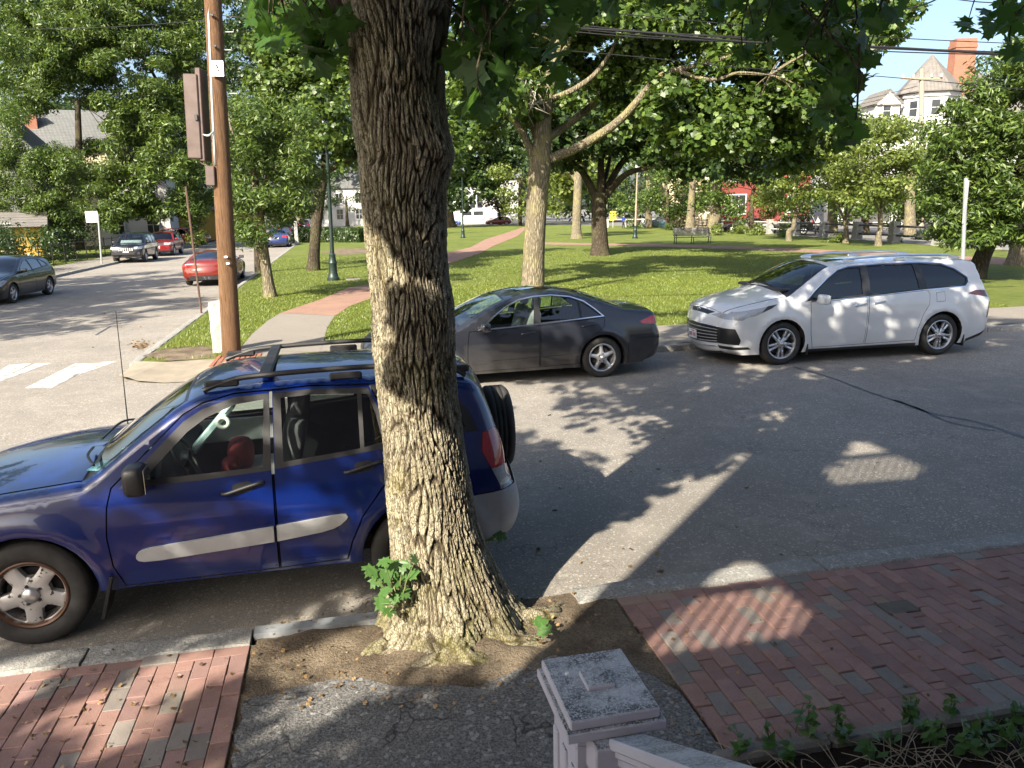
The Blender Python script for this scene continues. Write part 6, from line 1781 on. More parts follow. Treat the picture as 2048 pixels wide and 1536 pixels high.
def mat_hero():
    m, nt, out = nmat('furrowed_bark')
    at = N(nt, 'Attribute'); at.attribute_name = 'plate'
    v = coords(nt)
    c = ramp(nt, at.outputs['Fac'], [(.05, (.030, .022, .014)), (.38, (.10, .08, .05)), (.66, (.29, .25, .17)), (1.0, (.44, .40, .29))])
    big = noise(nt, v, 2.1, 6, .62)
    c = mixc(nt, ramp(nt, big, [(.50, 0.0), (.66, .42)]), c, (.29, .27, .085))
    sep = N(nt, 'SeparateXYZ'); nt.links.new(v, sep.inputs[0])
    lowz = ramp(nt, sep.outputs[2], [(.02, 1.0), (.75, 0.0)])
    ml = N(nt, 'Math', operation='MULTIPLY'); nt.links.new(lowz, ml.inputs[0]); nt.links.new(ramp(nt, noise(nt, v, 5, 6, .65), [(.42, 0.0), (.60, .55)]), ml.inputs[1])
    c = mixc(nt, ml.outputs[0], c, (.17, .165, .05))
    c = mixc(nt, ramp(nt, noise(nt, v, 1.4, 5), [(.62, 0.0), (.72, .35)]), c, (.27, .15, .12))
    v3 = coords(nt, (1, 1, .32))
    f = noise(nt, v3, 95, 8, .75)
    vk = N(nt, 'TexVoronoi', feature='DISTANCE_TO_EDGE'); vk.inputs['Scale'].default_value = 1.0
    wv = N(nt, 'VectorMath', operation='ADD'); nz = N(nt, 'TexNoise'); nz.inputs['Scale'].default_value = 14.0; nt.links.new(v, nz.inputs['Vector'])
    nt.links.new(coords(nt, (75, 75, 20)), wv.inputs[0]); nt.links.new(nz.outputs[1], wv.inputs[1]); nt.links.new(wv.outputs[0], vk.inputs['Vector'])
    ck = ramp(nt, vk.outputs[0], [(0.0, 0.0), (.10, 1.0)])
    c = mixc(nt, ramp(nt, vk.outputs[0], [(0.0, .55), (.07, 0.0)]), c, (.07, .055, .035))
    fm = N(nt, 'Math', operation='MULTIPLY_ADD'); nt.links.new(ck, fm.inputs[0]); fm.inputs[1].default_value = .5; nt.links.new(f, fm.inputs[2]); f = fm.outputs[0]
    c = mixc(nt, ramp(nt, noise(nt, v3, 14, 5, .6), [(.38, .42), (.54, 0.0)]), c, (.12, .10, .075))
    c = mixc(nt, ramp(nt, noise(nt, v, 6, 5, .7), [(.58, 0.0), (.72, .45)]), c, (.33, .32, .27))
    c = mixc(nt, ramp(nt, f, [(.5, .4), (.85, 0.0)]), c, (.09, .07, .05))
    bsdf(nt, out, c, .95, 0, .12, f, .016, 1.0)
    return m
M['hero_bark'] = mat_hero()
maple = empty('street_maple', tuple(TB)); tag(maple, 'massive furrowed maple trunk with mossy roots growing at the kerb beside the blue SUV', 'tree')
me = mesh_fast('trunk', V - TB, Fq, M['hero_bark'], True)
at = me.attributes.new('plate', 'FLOAT', 'POINT'); at.data.foreach_set('value', np.clip(hgt, 0, 1.2).ravel().astype(np.float32))
link('trunk', me, maple)
# surface roots, limbs above the picture
rt = MB()
plates = []
def knobby(path, r, seed):
    """a root lying half in the soil, its bark furrowed like the trunk's"""
    P = catmull(path, 14); n = len(P)
    L_ = np.concatenate([[0], np.cumsum(np.linalg.norm(np.diff(P, axis=0), axis=1))])
    ts = np.linspace(0, L_[-1], 90)
    P = np.stack([np.interp(ts, L_, P[:, k]) for k in range(3)], -1)
    rr = np.interp(ts/L_[-1], np.linspace(0, 1, len(r)), r)*(1 + .07*np.sin(ts*9+seed))
    V_, F_ = tube_arrays(P, rr, 64)
    a_ = (np.arange(len(V_)) % 64)*2*PI/64; s_ = np.repeat(ts, 64)
    e_ = voro((a_*16/(2*PI) + .5*np.sin(s_*11+seed) + .3*np.sin(3*a_)) % 16, s_*6 + 2 + .3*np.sin(a_*2+seed), 16, 40+seed)
    h_ = np.clip((e_-.03)/.22, 0, 1)
    V_ = V_ + (V_ - np.repeat(P, 64, 0))/np.repeat(rr, 64)[:, None]*(.014*(h_-.6) + .012*np.sin(a_*3+s_*6+seed) + .006*np.sin(a_*5-s_*13))[:, None]
    V_[:, 2] -= .028
    plates.append(h_*.85)
    rt.add(V_, F_)
base = lambda x, y, z: G(x, y, z)
knobby([base(880, 1240, .2), base(900, 1320, .06), base(850, 1345, .05), base(800, 1362, .03)], [.18, .14, .11, .055], 1)
knobby([base(850, 1230, .2), base(800, 1290, .08), base(760, 1310, .06), base(725, 1335, .02)], [.18, .14, .11, .06], 2)
knobby([base(960, 1220, .2), base(1000, 1275, .08), base(1050, 1285, .04), base(1095, 1290, .0)], [.18, .12, .09, .05], 3)
knobby([base(970, 1200, .16), base(1040, 1235, .07), base(1095, 1235, .05), base(1130, 1215, .02)], [.16, .10, .08, .05], 4)
knobby([base(880, 1260, .14), base(930, 1325, .05), base(985, 1335, .03), base(1030, 1332, .0)], [.16, .12, .09, .05], 5)
rt.V = [v - TB for v in rt.V]
rm = rt.mesh('roots', M['hero_bark'], True)
ra_ = rm.attributes.new('plate', 'FLOAT', 'POINT'); ra_.data.foreach_set('value', np.concatenate(plates).astype(np.float32))
link('roots', rm, maple)
top = cen[-1]
lm = MB()
A_ = lambda x, y, z: np.array([x, y, z])
for path, a, b_ in (([AT(735, 70, TY), AT(690, -20, TY), AT(640, -140, TY), A_(-2.6, 4.2, 5.6), A_(-4.0, 3.6, 7.0)], .17, .05), ([top, A_(-.3, 5.0, 5.2), A_(.4, 5.4, 6.8), A_(1.2, 6.0, 8.6)], .26, .06),
        ([top, A_(-.9, 5.0, 5.4), A_(-1.2, 5.6, 7.2), A_(-1.4, 6.0, 9.4)], .24, .06), ([top - A_(0, 0, .3), A_(.4, 4.6, 4.9), A_(1.6, 4.6, 5.6), A_(3.0, 5.0, 6.0)], .15, .04), ([top, A_(-.3, 4.2, 5.5), A_(.1, 2.8, 6.6)], .16, .05)):
    limb(lm, [p - TB for p in path], a, b_, 12, .05)
lm.build('limbs', M['hero_bark'], maple, True)
# leaves that hang into the picture
M['leaf_near'] = leafmat('street_maple_leaves', (.040, .095, .020), (.070, .14, .028), .42, tcol=(.14, .28, .03))
near_blobs = [(600, 70, 80, 60, 4.6, 26), (660, 40, 60, 40, 4.8, 16), (560, 30, 60, 40, 5, 14), (640, 110, 40, 24, 4.5, 8), (935, 70, 60, 80, 4.6, 30), (1010, 50, 70, 70, 4.6, 34), (990, 170, 50, 50, 4.5, 14), (1085, 50, 55, 60, 4.7, 22), (960, 210, 30, 24, 4.4, 6), (1180, 10, 70, 24, 4.9, 12), (1330, -5, 20, 40, 5, 5),
        (1500, 10, 70, 20, 5.2, 12), (1560, 50, 60, 50, 5.2, 26), (1640, 60, 60, 60, 5.2, 30), (1700, 110, 45, 90, 5.2, 30), (1655, 190, 35, 60, 5.0, 14), (1690, 250, 24, 40, 5.0, 8), (1500, 95, 24, 16, 5.2, 3), (1760, 30, 45, 30, 5.3, 10), (1960, 50, 40, 16, 6.5, 8), (2020, 30, 50, 30, 6.5, 14), (2035, 90, 24, 30, 6.5, 6), (1120, 120, 24, 40, 4.6, 4)]
NP = []
for (x, y, rx, ry, Y, n) in near_blobs: NP += blob(x, y, rx, ry, Y, int(n*1.25), .5)
NP = np.array(NP)
SUNV = -np.array(LIGHT)
leaf_me = []
for k in range(3):
    V_, F_ = leaf_arrays(np.zeros((1, 3)), np.array([[0, 0, 1.0]]), np.array([1.0]), 'maple', .10+.06*k, np.random.default_rng(k))
    leaf_me.append(mesh_fast('leaf', V_, F_, M['leaf_near']))
order = np.argsort([-PROJ(p)[1] for p in NP])
tws = MB()
for c_, i in enumerate(order):
    p = NP[i]
    sz = random.uniform(.12, .19)
    q = Euler((random.gauss(0, .7), random.gauss(0, .7), random.uniform(0, 6.28)))
    if c_ < 296:
        o = link('leaf', random.choice(leaf_me), maple)
        o.location = p - TB; o.rotation_euler = q; o.scale = (sz, sz, sz)
extra_near = NP[order[296:]]
for i in order[::4]:
    p = NP[i] - TB
    tws.tube(catmull([p, p + np.array([random.uniform(-.1, .1), random.uniform(-.1, .1), .18]), p + np.array([random.uniform(-.4, .4), random.uniform(-.3, .3), .55])], 3), np.linspace(.003, .008, 7), 5)
tag(tws.build('twigs', M['bark_dark'], maple), kind='stuff')
# the crown above and behind the camera's view; leaves stand where the photo's light falls through around them
def sun_clear(C, R, targets, k=.75):
    C = np.array(C); keep = np.ones(len(C), bool)
    for T in targets:
        d = C - np.asarray(T); s_ = d @ SUNV
        dist = np.linalg.norm(d - s_[:, None]*SUNV, axis=1)
        keep &= ~((s_ > .3) & (dist < R*k))
    return C[keep]
def out_of_view(C, margin=60, R=.6):
    q = PROJ(C)
    m = R*F_PX/np.maximum(q[:, 2], .1)
    vis = (q[:, 2] > .05) & (q[:, 0] > -m) & (q[:, 0] < 2048+m) & (q[:, 1] > -m) & (q[:, 1] < 1536+m)
    return C[~vis]
def px_grid(x0, y0, x1, y1, nx, ny): return [(x, y) for x in np.linspace(x0, x1, nx) for y in np.linspace(y0, y1, ny)]
trunk_lit = [AT(x, y, TY-.27) for x, y in px_grid(765, 560, 885, 1240, 4, 14) if not (y > 690 and y < 790 and x > 780)] + [AT(x, y, TY-.24) for x, y in ((735, 470), (728, 400), (745, 520), (770, 540), (722, 320), (790, 340))]
bar_lit = [G(x, y) for x, y in ((1170, 1170), (1220, 1150), (1215, 1110), (1270, 1110), (1260, 1070), (1320, 1070), (1310, 1030), (1360, 1030), (1345, 1005), (1240, 1140), (1290, 1090), (1150, 1190), (1120, 1210))]
road_lit = [G(x, y) for x, y in ((1060, 850), (1100, 870), (1150, 860), (1180, 890), (1210, 930), (1200, 990), (1230, 960), (1250, 900), (1290, 890), (1060, 790), (1110, 800), (1180, 780), (1240, 780), (1330, 850), (1280, 830), (1130, 830), (1700, 885), (1740, 895), (1460, 1130), (1480, 1220), (1400, 1250), (1550, 1220), (1700, 945), (1780, 945), (1420, 770), (1450, 990), (1520, 930), (1560, 865), (1640, 770), (1760, 755))]
acc_lit = [AT(x, y, 12.3) for x, y in ((930, 680), (930, 720), (950, 640), (980, 700), (1050, 600), (1150, 690))]
LITS = trunk_lit + bar_lit + road_lit + acc_lit
def sunward(px, Y, h, n, d0, d1, jit):
    """places towards the sun from things seen at these pixels"""
    out = []
    for (x, y) in px:
        p = AT(x, y, Y) if Y else G(x, y, h)
        for _ in range(n): out.append(p + SUNV*random.uniform(d0, d1) + rng.normal(0, jit, 3))
    return out
cl = np.array(ellipsoid((-.2, 5.4, 7.8), (5.2, 5.2, 2.8), 300, inner=.2, zmin=5.0))
shade = sunward(px_grid(745, 0, 880, 470, 5, 9), TY-.25, 0, 1, 3.2, 5.0, .08)
shade += sunward([(840, 745), (800, 740), (870, 730)], TY-.25, 0, 1, 3.5, 5.0, .05)
shade += sunward(px_grid(1420, 740, 2040, 850, 9, 4), None, 0, 1, 9.5, 12.5, .35)
shade += sunward(px_grid(1060, 770, 1400, 930, 6, 5), None, 0, 2, 7.5, 11, .3)
shade += sunward(px_grid(1430, 600, 1950, 690, 9, 4), 13.2, 0, 1, 9, 12.5, .3)
shade += sunward(px_grid(1080, 620, 1280, 730, 5, 4), 12.3, 0, 1, 9, 12.5, .3)
cl = np.concatenate([cl, np.array(shade)])
cl = out_of_view(cl, R=.45)
lawn_lit = [G(x, y, FH) for x, y in px_grid(960, 590, 1360, 640, 6, 3)]
cl = sun_clear(cl, .46, trunk_lit[:-6] + bar_lit, 1.0)
cl = sun_clear(cl, .17, trunk_lit[-6:], 1.0)
cl = sun_clear(cl, .32, road_lit + acc_lit, 1.0)
cl = sun_clear(cl, .5, lawn_lit, 1.0)
sm = sunward([(860, 500), (885, 560), (875, 620), (830, 742), (795, 745), (860, 750), (780, 400), (850, 440), (880, 690), (900, 850), (830, 600)], TY-.25, 0, 2, 3.4, 4.6, .06)
sm = sun_clear(out_of_view(np.array(sm), R=.12), .26, bar_lit, 1.0)
Pl, Nn = clump_leaves(cl - TB, rng.uniform(.32, .55, len(cl)), 46, .7)
P2_, N2_ = clump_leaves(sm - TB, rng.uniform(.10, .2, len(sm)), 9, .8)
Pl, Nn = np.concatenate([Pl, P2_]), np.concatenate([Nn, N2_])
V_, F_ = leaf_arrays(Pl, Nn, .17*rng.uniform(.7, 1.2, len(Pl)), 'mapleish')
link('crown', mesh_fast('street_maple_crown', V_, F_, M['leaf_near']), maple)
if len(extra_near):
    Pl = extra_near - TB
    V_, F_ = leaf_arrays(Pl, rng.normal(size=Pl.shape) + np.array([0, 0, .8]), .15*rng.uniform(.8, 1.25, len(Pl)), 'maple')
    tag(link('leaves_beyond', mesh_fast('leaves_beyond', V_, F_, M['leaf_near']), maple), kind='stuff')
# shoots from the trunk's foot
sprout = empty('maple_sprout', tuple(G(800, 1225, .1))); tag(sprout, 'leafy green maple shoots growing from the foot of the massive trunk', 'plant')
sb = np.array(sprout.location)
M['leaf_sprout'] = leafmat('sprout_leaves', (.05, .12, .03), (.09, .17, .045), .3)
sl = []
for k in range(3):
    V_, F_ = leaf_arrays(np.zeros((1, 3)), np.array([[0, 0, 1.0]]), np.array([1.0]), 'maple', .10, np.random.default_rng(k+9))
    sl.append(mesh_fast('leaf', V_, F_, M['leaf_sprout']))
ms = MB()
for k, (x, y) in enumerate(((768, 1122), (805, 1130), (830, 1118), (775, 1148), (752, 1160), (795, 1165), (770, 1180), (790, 1195), (762, 1205), (808, 1185), (778, 1222), (742, 1140), (800, 1150), (822, 1150), (785, 1135), (975, 1075), (1000, 1070), (960, 1080), (1080, 1245), (1090, 1262))):
    p = AT(x, y, TY - .40 + random.uniform(-.05, .05)) if x < 900 else (AT(x, y, TY+.55) if y < 1100 else G(x, y, .16))
    o = link('leaf', random.choice(sl), sprout)
    o.location = p - sb; s_ = random.uniform(.075, .125); o.scale = (s_,)*3
    dv = Vector(CAM - p).normalized()*.8 + Vector((random.gauss(0, .3), random.gauss(0, .3), .55))
    o.rotation_euler = (dv.to_track_quat('Z', 'Y') @ Euler((0, 0, random.uniform(0, 6.28))).to_quaternion()).to_euler()
    if x < 900:
        e = AT(800, 1215, TY-.33) - sb
        ms.tube(catmull([e, (e + p - sb)/2 + np.array([0, -.04, .03]), p - sb - np.array([0, 0, .01])], 4), np.linspace(.006, .002, 9), 5)
ms.build('stems', plain('green_stem', (.10, .12, .04), .7), sprout)

# ---- trees out of the picture to the left and behind, whose shade falls into it
def off_tree(name, label, base, h, c, rad_, n, R, per, size, lit_=()):
    C = np.array(ellipsoid(c, rad_, n, inner=.15))
    C = out_of_view(C, R=R)
    if lit_: C = sun_clear(C, R, lit_, .7)
    b = np.array(base, float)
    tr = [(b, .3), (b + np.array([0, 0, h*.3]), .22), (b + np.array([.1, .1, h*.6]), .18), (np.array(c), .1)]
    return make_tree(name, label, b, tr, [], [p for p in C], rng.uniform(R*.7, R*1.2, len(C)), per, size, 'mapleish', M['leaf_maple'], M['bark_grey'], twigs=20)
gs = sunward(px_grid(0, 960, 740, 1180, 15, 6), 5.0, 0, 2, 7.5, 11, .22) + sunward(px_grid(20, 1350, 460, 1530, 7, 4), None, .07, 2, 7.5, 11, .25) + sunward(px_grid(500, 1400, 1080, 1530, 9, 4), None, .07, 1, 7.5, 11, .2) + sunward(px_grid(0, 870, 260, 960, 5, 3), 5.4, 0, 1, 8, 11, .3) + sunward(px_grid(350, 700, 720, 780, 5, 2), 5.8, 0, 1, 8, 11, .3)  # unseen crown: clumps set sunward of the spots they are to dapple
gs = out_of_view(np.array(gs), R=.4)
litL = [G(x, y, .07) for x, y in ((560, 1430), (690, 1430), (300, 1400), (420, 1330), (650, 1200), (150, 1450), (700, 1180), (250, 1480), (660, 1290), (340, 1330), (100, 1390))] + [AT(x, y, 5.1) for x, y in ((330, 1020), (450, 890), (620, 1060), (650, 960), (480, 1090), (120, 1010), (400, 1090), (560, 1040), (690, 1045), (60, 1030), (180, 1000))]
gs = sun_clear(gs, .40, trunk_lit + bar_lit, .85)
gs = sun_clear(gs, .20, litL, 1.0)
gb = np.array([-7.0, -2.6, 0.0])
make_tree('garden_tree', 'unseen garden tree behind the near pavement with crown shaped to shade the blue SUV', gb, [(gb, .3), (gb + np.array([0, 0, 2.0]), .22), (gb + np.array([.4, .2, 4.0]), .18), (gb + np.array([.9, .8, 6.0]), .08)], [], [p for p in gs], rng.uniform(.2, .38, len(gs)), 34, .125, 'mapleish', M['leaf_maple'], M['bark_grey'], twigs=8)
for k, (u, v, n) in enumerate(((-17.5, 16.0, 90), (-19.5, 22, 90), (-17.3, 28.5, 70))):
    b = ST(u, v)
    off_tree('street_tree', ['street tree on the far corner that throws long shadows over the side street', 'second street tree past the corner shading the side street', 'third street tree shading the dark grey hatchback'][k], b, 7, b + np.array([0, 0, 8.2]), (4.6, 4.6, 2.8), n, .8, 80, .24)

# ------------------------------------------------------------------ the house behind the camera: its unseen wall blocks sun, openings shaped to the lit patches
M['clapboard'] = plain('lilac_clapboard', (.42, .38, .46), .6, var=.06, scale=3)
M['lilac'] = plain('lilac_paint', (.50, .46, .53), .5, var=.05, scale=5, bump=.0015, bscale=50)
hole_a = [(-2.74, 4.45), (-2.66, 5.0), (-2.58, 5.42), (-2.38, 5.38), (-2.05, 5.03), (-1.53, 4.47), (-1.56, 4.27), (-2.47, 4.27)]
hole_b = [(-2.3, 7.05), (-2.2, 7.5), (-2.17, 7.93), (-2.0, 7.9), (-1.5, 7.3), (-1.01, 6.8), (-1.06, 6.56), (-2.04, 6.6)]
hb = empty('house', tuple(ST(2, -1.0))); tag(hb, 'unseen lilac clapboard house with openings shaped for sun patches behind the newel post and garden bed', 'house')
hb0 = np.array(hb.location)
outer = [(-3.36, 0), (9, 0), (9, 9.6), (-3.36, 9.6)]
V2, T = cdt([outer, hole_a, hole_b], np.zeros((0, 2)))
cc = V2[T].mean(1); T = T[in_poly(cc, outer) & ~in_poly(cc, hole_a) & ~in_poly(cc, hole_b)]
m = MB()
for vv in (-.40, -.52): m.add([ST(u, vv, z) - hb0 for u, z in V2], T.tolist())
for L in (outer, hole_a, hole_b):
    n = len(L); m.add([ST(u, -.40, z) - hb0 for u, z in L] + [ST(u, -.52, z) - hb0 for u, z in L], [[i, (i+1) % n, n+(i+1) % n, n+i] for i in range(n)])
m.build('wall', M['clapboard'], hb)
m = MB()
for u, z0, z1 in [(-2.7+.115*k, 4.2, 4.95) for k in range(11)] + [(-2.28+.115*k, 6.5, 7.3) for k in range(12)]:
    m = MB().box(ST(u, -.46, (z0+z1)/2) - hb0, (.032, .032, z1-z0), rz=YAW).build('baluster', M['lilac'], hb)
for u0, u1, z in ((-2.8, -1.4, 4.965), (-2.4, -.9, 7.33)):
    MB().box(ST((u0+u1)/2, -.46, z) - hb0, (u1-u0, .08, .07), rz=YAW).build('balcony_rail', M['lilac'], hb)
MB().box(ST(2.8, -7.1, 4.8) - hb0, (12.3, 8, 9.5), rz=YAW).build('house_body', M['clapboard'], hb)
rf = MB().prism([(-3.8, 9.6), (9.4, 9.6), (2.8, 12.6)], -9.0, .3, lambda x, z, y: ST(x, y, z) - hb0).build('roof', plain('grey_shingle', (.14, .14, .145), .9), hb)

# ------------------------------------------------------------------ newel post and stair rail
def mat_newel():
    m, nt, out = nmat('weathered_lilac_paint')
    v = coords(nt)
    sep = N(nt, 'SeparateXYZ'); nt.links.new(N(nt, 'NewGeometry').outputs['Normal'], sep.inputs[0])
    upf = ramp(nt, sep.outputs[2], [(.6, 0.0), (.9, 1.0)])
    g = noise(nt, v, 9, 7, .7); sp = noise(nt, v, 140, 4, .75)
    mold = N(nt, 'Math', operation='MULTIPLY'); nt.links.new(ramp(nt, g, [(.40, .25), (.58, 1.0)]), mold.inputs[0]); nt.links.new(ramp(nt, sp, [(.40, 0.0), (.52, .95)]), mold.inputs[1])
    m2 = N(nt, 'Math', operation='MULTIPLY'); nt.links.new(mold.outputs[0], m2.inputs[0]); nt.links.new(upf, m2.inputs[1])
    c = mixc(nt, ramp(nt, noise(nt, v, 3, 4), [(.3, 0.0), (.7, 1.0)]), (.50, .475, .53), (.57, .545, .59))
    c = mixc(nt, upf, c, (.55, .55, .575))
    c = mixc(nt, m2.outputs[0], c, (.055, .055, .055))
    vc = N(nt, 'TexVoronoi', feature='DISTANCE_TO_EDGE'); vc.inputs['Scale'].default_value = 5.0; nt.links.new(v, vc.inputs['Vector'])
    ck = N(nt, 'Math', operation='MULTIPLY'); nt.links.new(ramp(nt, vc.outputs[0], [(0, .8), (.012, 0.0)]), ck.inputs[0]); nt.links.new(ramp(nt, noise(nt, v, 2.5, 2), [(.55, 0.0), (.6, 1.0)]), ck.inputs[1])
    c = mixc(nt, ck.outputs[0], c, (.1, .09, .09))
    bsdf(nt, out, c, .55, 0, .4, sp, .002, 1.0)
    return m
M['newel'] = mat_newel()
NPz = 1.15
npc = (G(1083, 1317, NPz) + G(1248, 1293, NPz) + G(1320, 1420, NPz) + G(1135, 1444, NPz))/4
newel = empty('newel_post', (npc[0], npc[1], .06), math.radians(12.4)); tag(newel, 'lilac painted newel post with flat weathered cap and small square on top', 'post')
zc = NPz-.06
MB().box((0, 0, zc-.0175), (.295, .355, .035), bev=.005).build('cap', M['newel'], newel)
MB().box((0, -.005, zc-.052), (.325, .375, .034), bev=.004).build('cap_moulding', M['newel'], newel)
MB().box((.0, .01, zc+.005), (.095, .10, .018), bev=.004).build('cap_square', M['newel'], newel)
MB().lathe([(0, zc+.004), (.007, zc+.004), (.008, zc)], 10, 'z', (-.085, .07, 0)).build('cap_nail', M['paper'], newel)
pm = MB()
pm.box((0, 0, (zc-.07)/2), (.225, .275, zc-.07))
pm.build('shaft', M['newel'], newel)
for sx, w_, d_ in ((-1, .0, .06),):
    for y in (-.10, 0, .10):
        MB().box((-.1155, y, zc*.42), (.012, .05, zc*.75), bev=.004).build('side_fillet', M['newel'], newel)
MB().box((.0, -.185, zc-.13), (.17, .10, .12), bev=.005).build('rail_block', M['newel'], newel)
rail = empty('stair_rail', (npc[0], npc[1], .06), YAW + .0); tag(rail, 'lilac moulded stair handrail rising from the newel post towards the porch', 'railing')
SL = math.atan(.6)
Rr = Matrix.Rotation(-SL, 3, 'X')
def along(y0, y1, w, h, x, z, name, bev=.006):
    """a bar that climbs towards the house; y0..y1 are distances from the post"""
    L = (y1-y0)/math.cos(SL)
    return MB().box((x, -(y0+y1)/2, z + .6*(y0+y1)/2), (w, L, h), R=Rr, bev=bev).build(name, M['newel'], rail)
z0 = zc-.115
along(.22, 1.7, .115, .035, .02, z0-.085, 'handrail')
along(.22, 1.7, .085, .03, .02, z0-.118, 'rail_moulding')
along(.22, 1.7, .065, .03, .02, z0-.150, 'rail_fillet')
along(.22, 1.7, .05, .05, .02, z0-.85, 'bottom_rail')
for k in range(11):
    y = .30 + .12*k
    MB().box((.02, -y, z0-.50+.6*y), (.034, .034, .72)).build('baluster', M['newel'], rail)

# ------------------------------------------------------------------ garden bed plants and litter
M['leaf_weed'] = leafmat('weed_leaves', (.045, .11, .025), (.09, .165, .035), .3)
M['straw'] = plain('dry_stems', (.30, .24, .17), .9)
wm = [mesh_fast('leaf', *leaf_arrays(np.zeros((1, 3)), np.array([[0, 0, 1.0]]), np.array([1.0]), 'diamond', .25, np.random.default_rng(k)), M['leaf_weed']) for k in range(3)]
weeds = [(1480, 1515, .16), (1530, 1500, .17), (1605, 1470, .22), (1625, 1490, .16), (1680, 1475, .16), (1690, 1492, .12), (1825, 1440, .16), (1820, 1455, .13), (1898, 1440, .14), (1870, 1500, .16), (1920, 1505, .14), (1945, 1495, .18), (1990, 1470, .14), (2030, 1450, .15), (2005, 1500, .15), (1570, 1525, .14), (1780, 1500, .12), (1850, 1478, .10), (1960, 1525, .16), (2040, 1510, .17), (1735, 1520, .1)]
wlab = ['broad-leaved weed', 'tall nettle-like weed', 'small leafy weed', 'bushy young weed', 'pale green seedling']
for k, (x, y, h) in enumerate(weeds):
    p = G(x, y, .09)
    w = empty('weed', tuple(p)); tag(w, 'leafy green weed growing in the bare garden bed along the concrete edging', 'plant', 'weeds in the garden bed')
    st_ = MB()
    for s_ in range(random.choice((1, 2, 2))):
        top_ = np.array([random.uniform(-.03, .03), random.uniform(-.03, .03), h*random.uniform(.7, 1.05)])
        o0 = np.array([random.uniform(-.03, .03), random.uniform(-.03, .03), 0])
        st_.tube(catmull([o0, o0*.5+top_*.5, top_], 3), np.linspace(.003, .0015, 7), 5)
        for q in range(7):
            t = .3 + .7*q/6
            o = link('leaf', random.choice(wm), w)
            o.location = o0*(1-t) + top_*t + np.array([random.gauss(0, .018), random.gauss(0, .018), 0])
            sz = random.uniform(.045, .085)*(1.25-.5*t)
            o.scale = (sz*1.2, sz*1.2, sz)
            o.rotation_euler = (random.gauss(0, .5), random.gauss(0, .5), random.uniform(0, 6.28))
    st_.build('stem', plain('weed_stem', (.09, .12, .04), .8) if k == 0 else bpy.data.materials['weed_stem'], w)
sk = MB()
for _ in range(130):
    p = G(random.uniform(1420, 2100), random.uniform(1472, 1570), .09)
    if p @ E2 > 2.86: continue
    a = random.uniform(0, 6.28); L = random.uniform(.08, .32)
    q = p + np.array([math.cos(a)*L, math.sin(a)*L, random.uniform(0, .05)])
    sk.tube(catmull([p, (p+q)/2 + np.array([random.gauss(0, .02), random.gauss(0, .02), random.uniform(.01, .06)]), q], 3), .0022, 4)
tag(sk.build('dry_stalks', M['straw']), 'dry straw-coloured stalks lying over the dark garden bed', 'stalks', kind='stuff')
# fallen leaves, twigs and crumbs
lt = []
for _ in range(300): lt.append(G(random.uniform(500, 1250), random.uniform(1180, 1420), .085))
for _ in range(160): lt.append(G(random.uniform(1230, 2048), random.uniform(1200, 1500), .075))
for _ in range(120): lt.append(G(random.uniform(0, 500), random.uniform(1300, 1536), .075))
lt = np.array(lt)
V_, F_ = leaf_arrays(lt + np.array([0, 0, .006]), rng.normal(0, .35, lt.shape) + np.array([0, 0, 1]), rng.uniform(.010, .030, len(lt)), 'mapleish', .3)
M['litter'] = leafmat('fallen_leaves', (.12, .075, .035), (.26, .17, .08), .15)
tag(link('leaf_litter', mesh_fast('leaf_litter', V_, F_, M['litter'])), 'small dry leaf crumbs scattered on the paving and soil', 'litter', kind='stuff')
rl = []
for (x, y, rx, ry, n) in ((280, 690, 18, 8, 130), (420, 600, 60, 22, 40), (200, 620, 200, 40, 24), (1400, 900, 500, 150, 16), (1300, 1120, 300, 40, 12), (150, 670, 150, 30, 12), (285, 757, 14, 2, 25)):
    for _ in range(n): rl.append(G(x+random.gauss(0, rx*.6), y+random.gauss(0, ry*.6), .012))
rl = np.array(rl); rl = rl[(rl @ E2 > NK1+.05)]
V_, F_ = leaf_arrays(rl, rng.normal(0, .5, rl.shape) + np.array([0, 0, 1]), rng.uniform(.02, .06, len(rl)), 'mapleish', .35)
tag(link('road_leaves', mesh_fast('road_leaves', V_, F_, M['litter'])), 'brown fallen leaves in the gutter and on the asphalt', 'leaves', kind='stuff')
stn = MB()
for _ in range(220):
    p = G(random.uniform(500, 1240), random.uniform(1190, 1420), .07); s_ = random.uniform(.004, .014)
    stn.box(p, (s_*1.4, s_, s_), rz=random.uniform(0, 3), bev=s_*.3)
tag(stn.build('pebbles', M['soil']), 'small stones and grit round the roots of the massive trunk', 'pebbles', kind='stuff')
# ------------------------------------------------------------------ utility pole
def mat_wood_pole():
    m, nt, out = nmat('weathered_pole')
    v = coords(nt, (34, 34, 1.3))
    a = noise(nt, v, 2.4, 9, .8, .6); w = coords(nt)
    c = ramp(nt, a, [(.32, (.028, .016, .010)), (.45, (.105, .058, .03)), (.57, (.165, .095, .052)), (.75, (.25, .165, .10))])
    sep = N(nt, 'SeparateXYZ'); nt.links.new(w, sep.inputs[0])
    c = mixc(nt, ramp(nt, sep.outputs[2], [(.0, .65), (1.0, 0.0)]), c, (.10, .055, .03))
    c = mixc(nt, ramp(nt, noise(nt, coords(nt, (60, 60, 1.0)), 1.0, 3), [(.60, 0.0), (.66, .85)]), c, (.02, .012, .008))
    bsdf(nt, out, c, .85, 0, .2, a, .025, 1.0)
    return m
M['pole'] = mat_wood_pole()
M['box_brown'] = plain('brown_box_paint', (.070, .045, .038), .6, var=.08)
M['galv'] = plain('galvanised_steel', (.40, .42, .43), .45, .6, var=.1)
M['white_sign'] = plain('white_sign', (.72, .73, .74), .6, var=.04)
PB = G(463, 716, .1); PYd = PB[1]
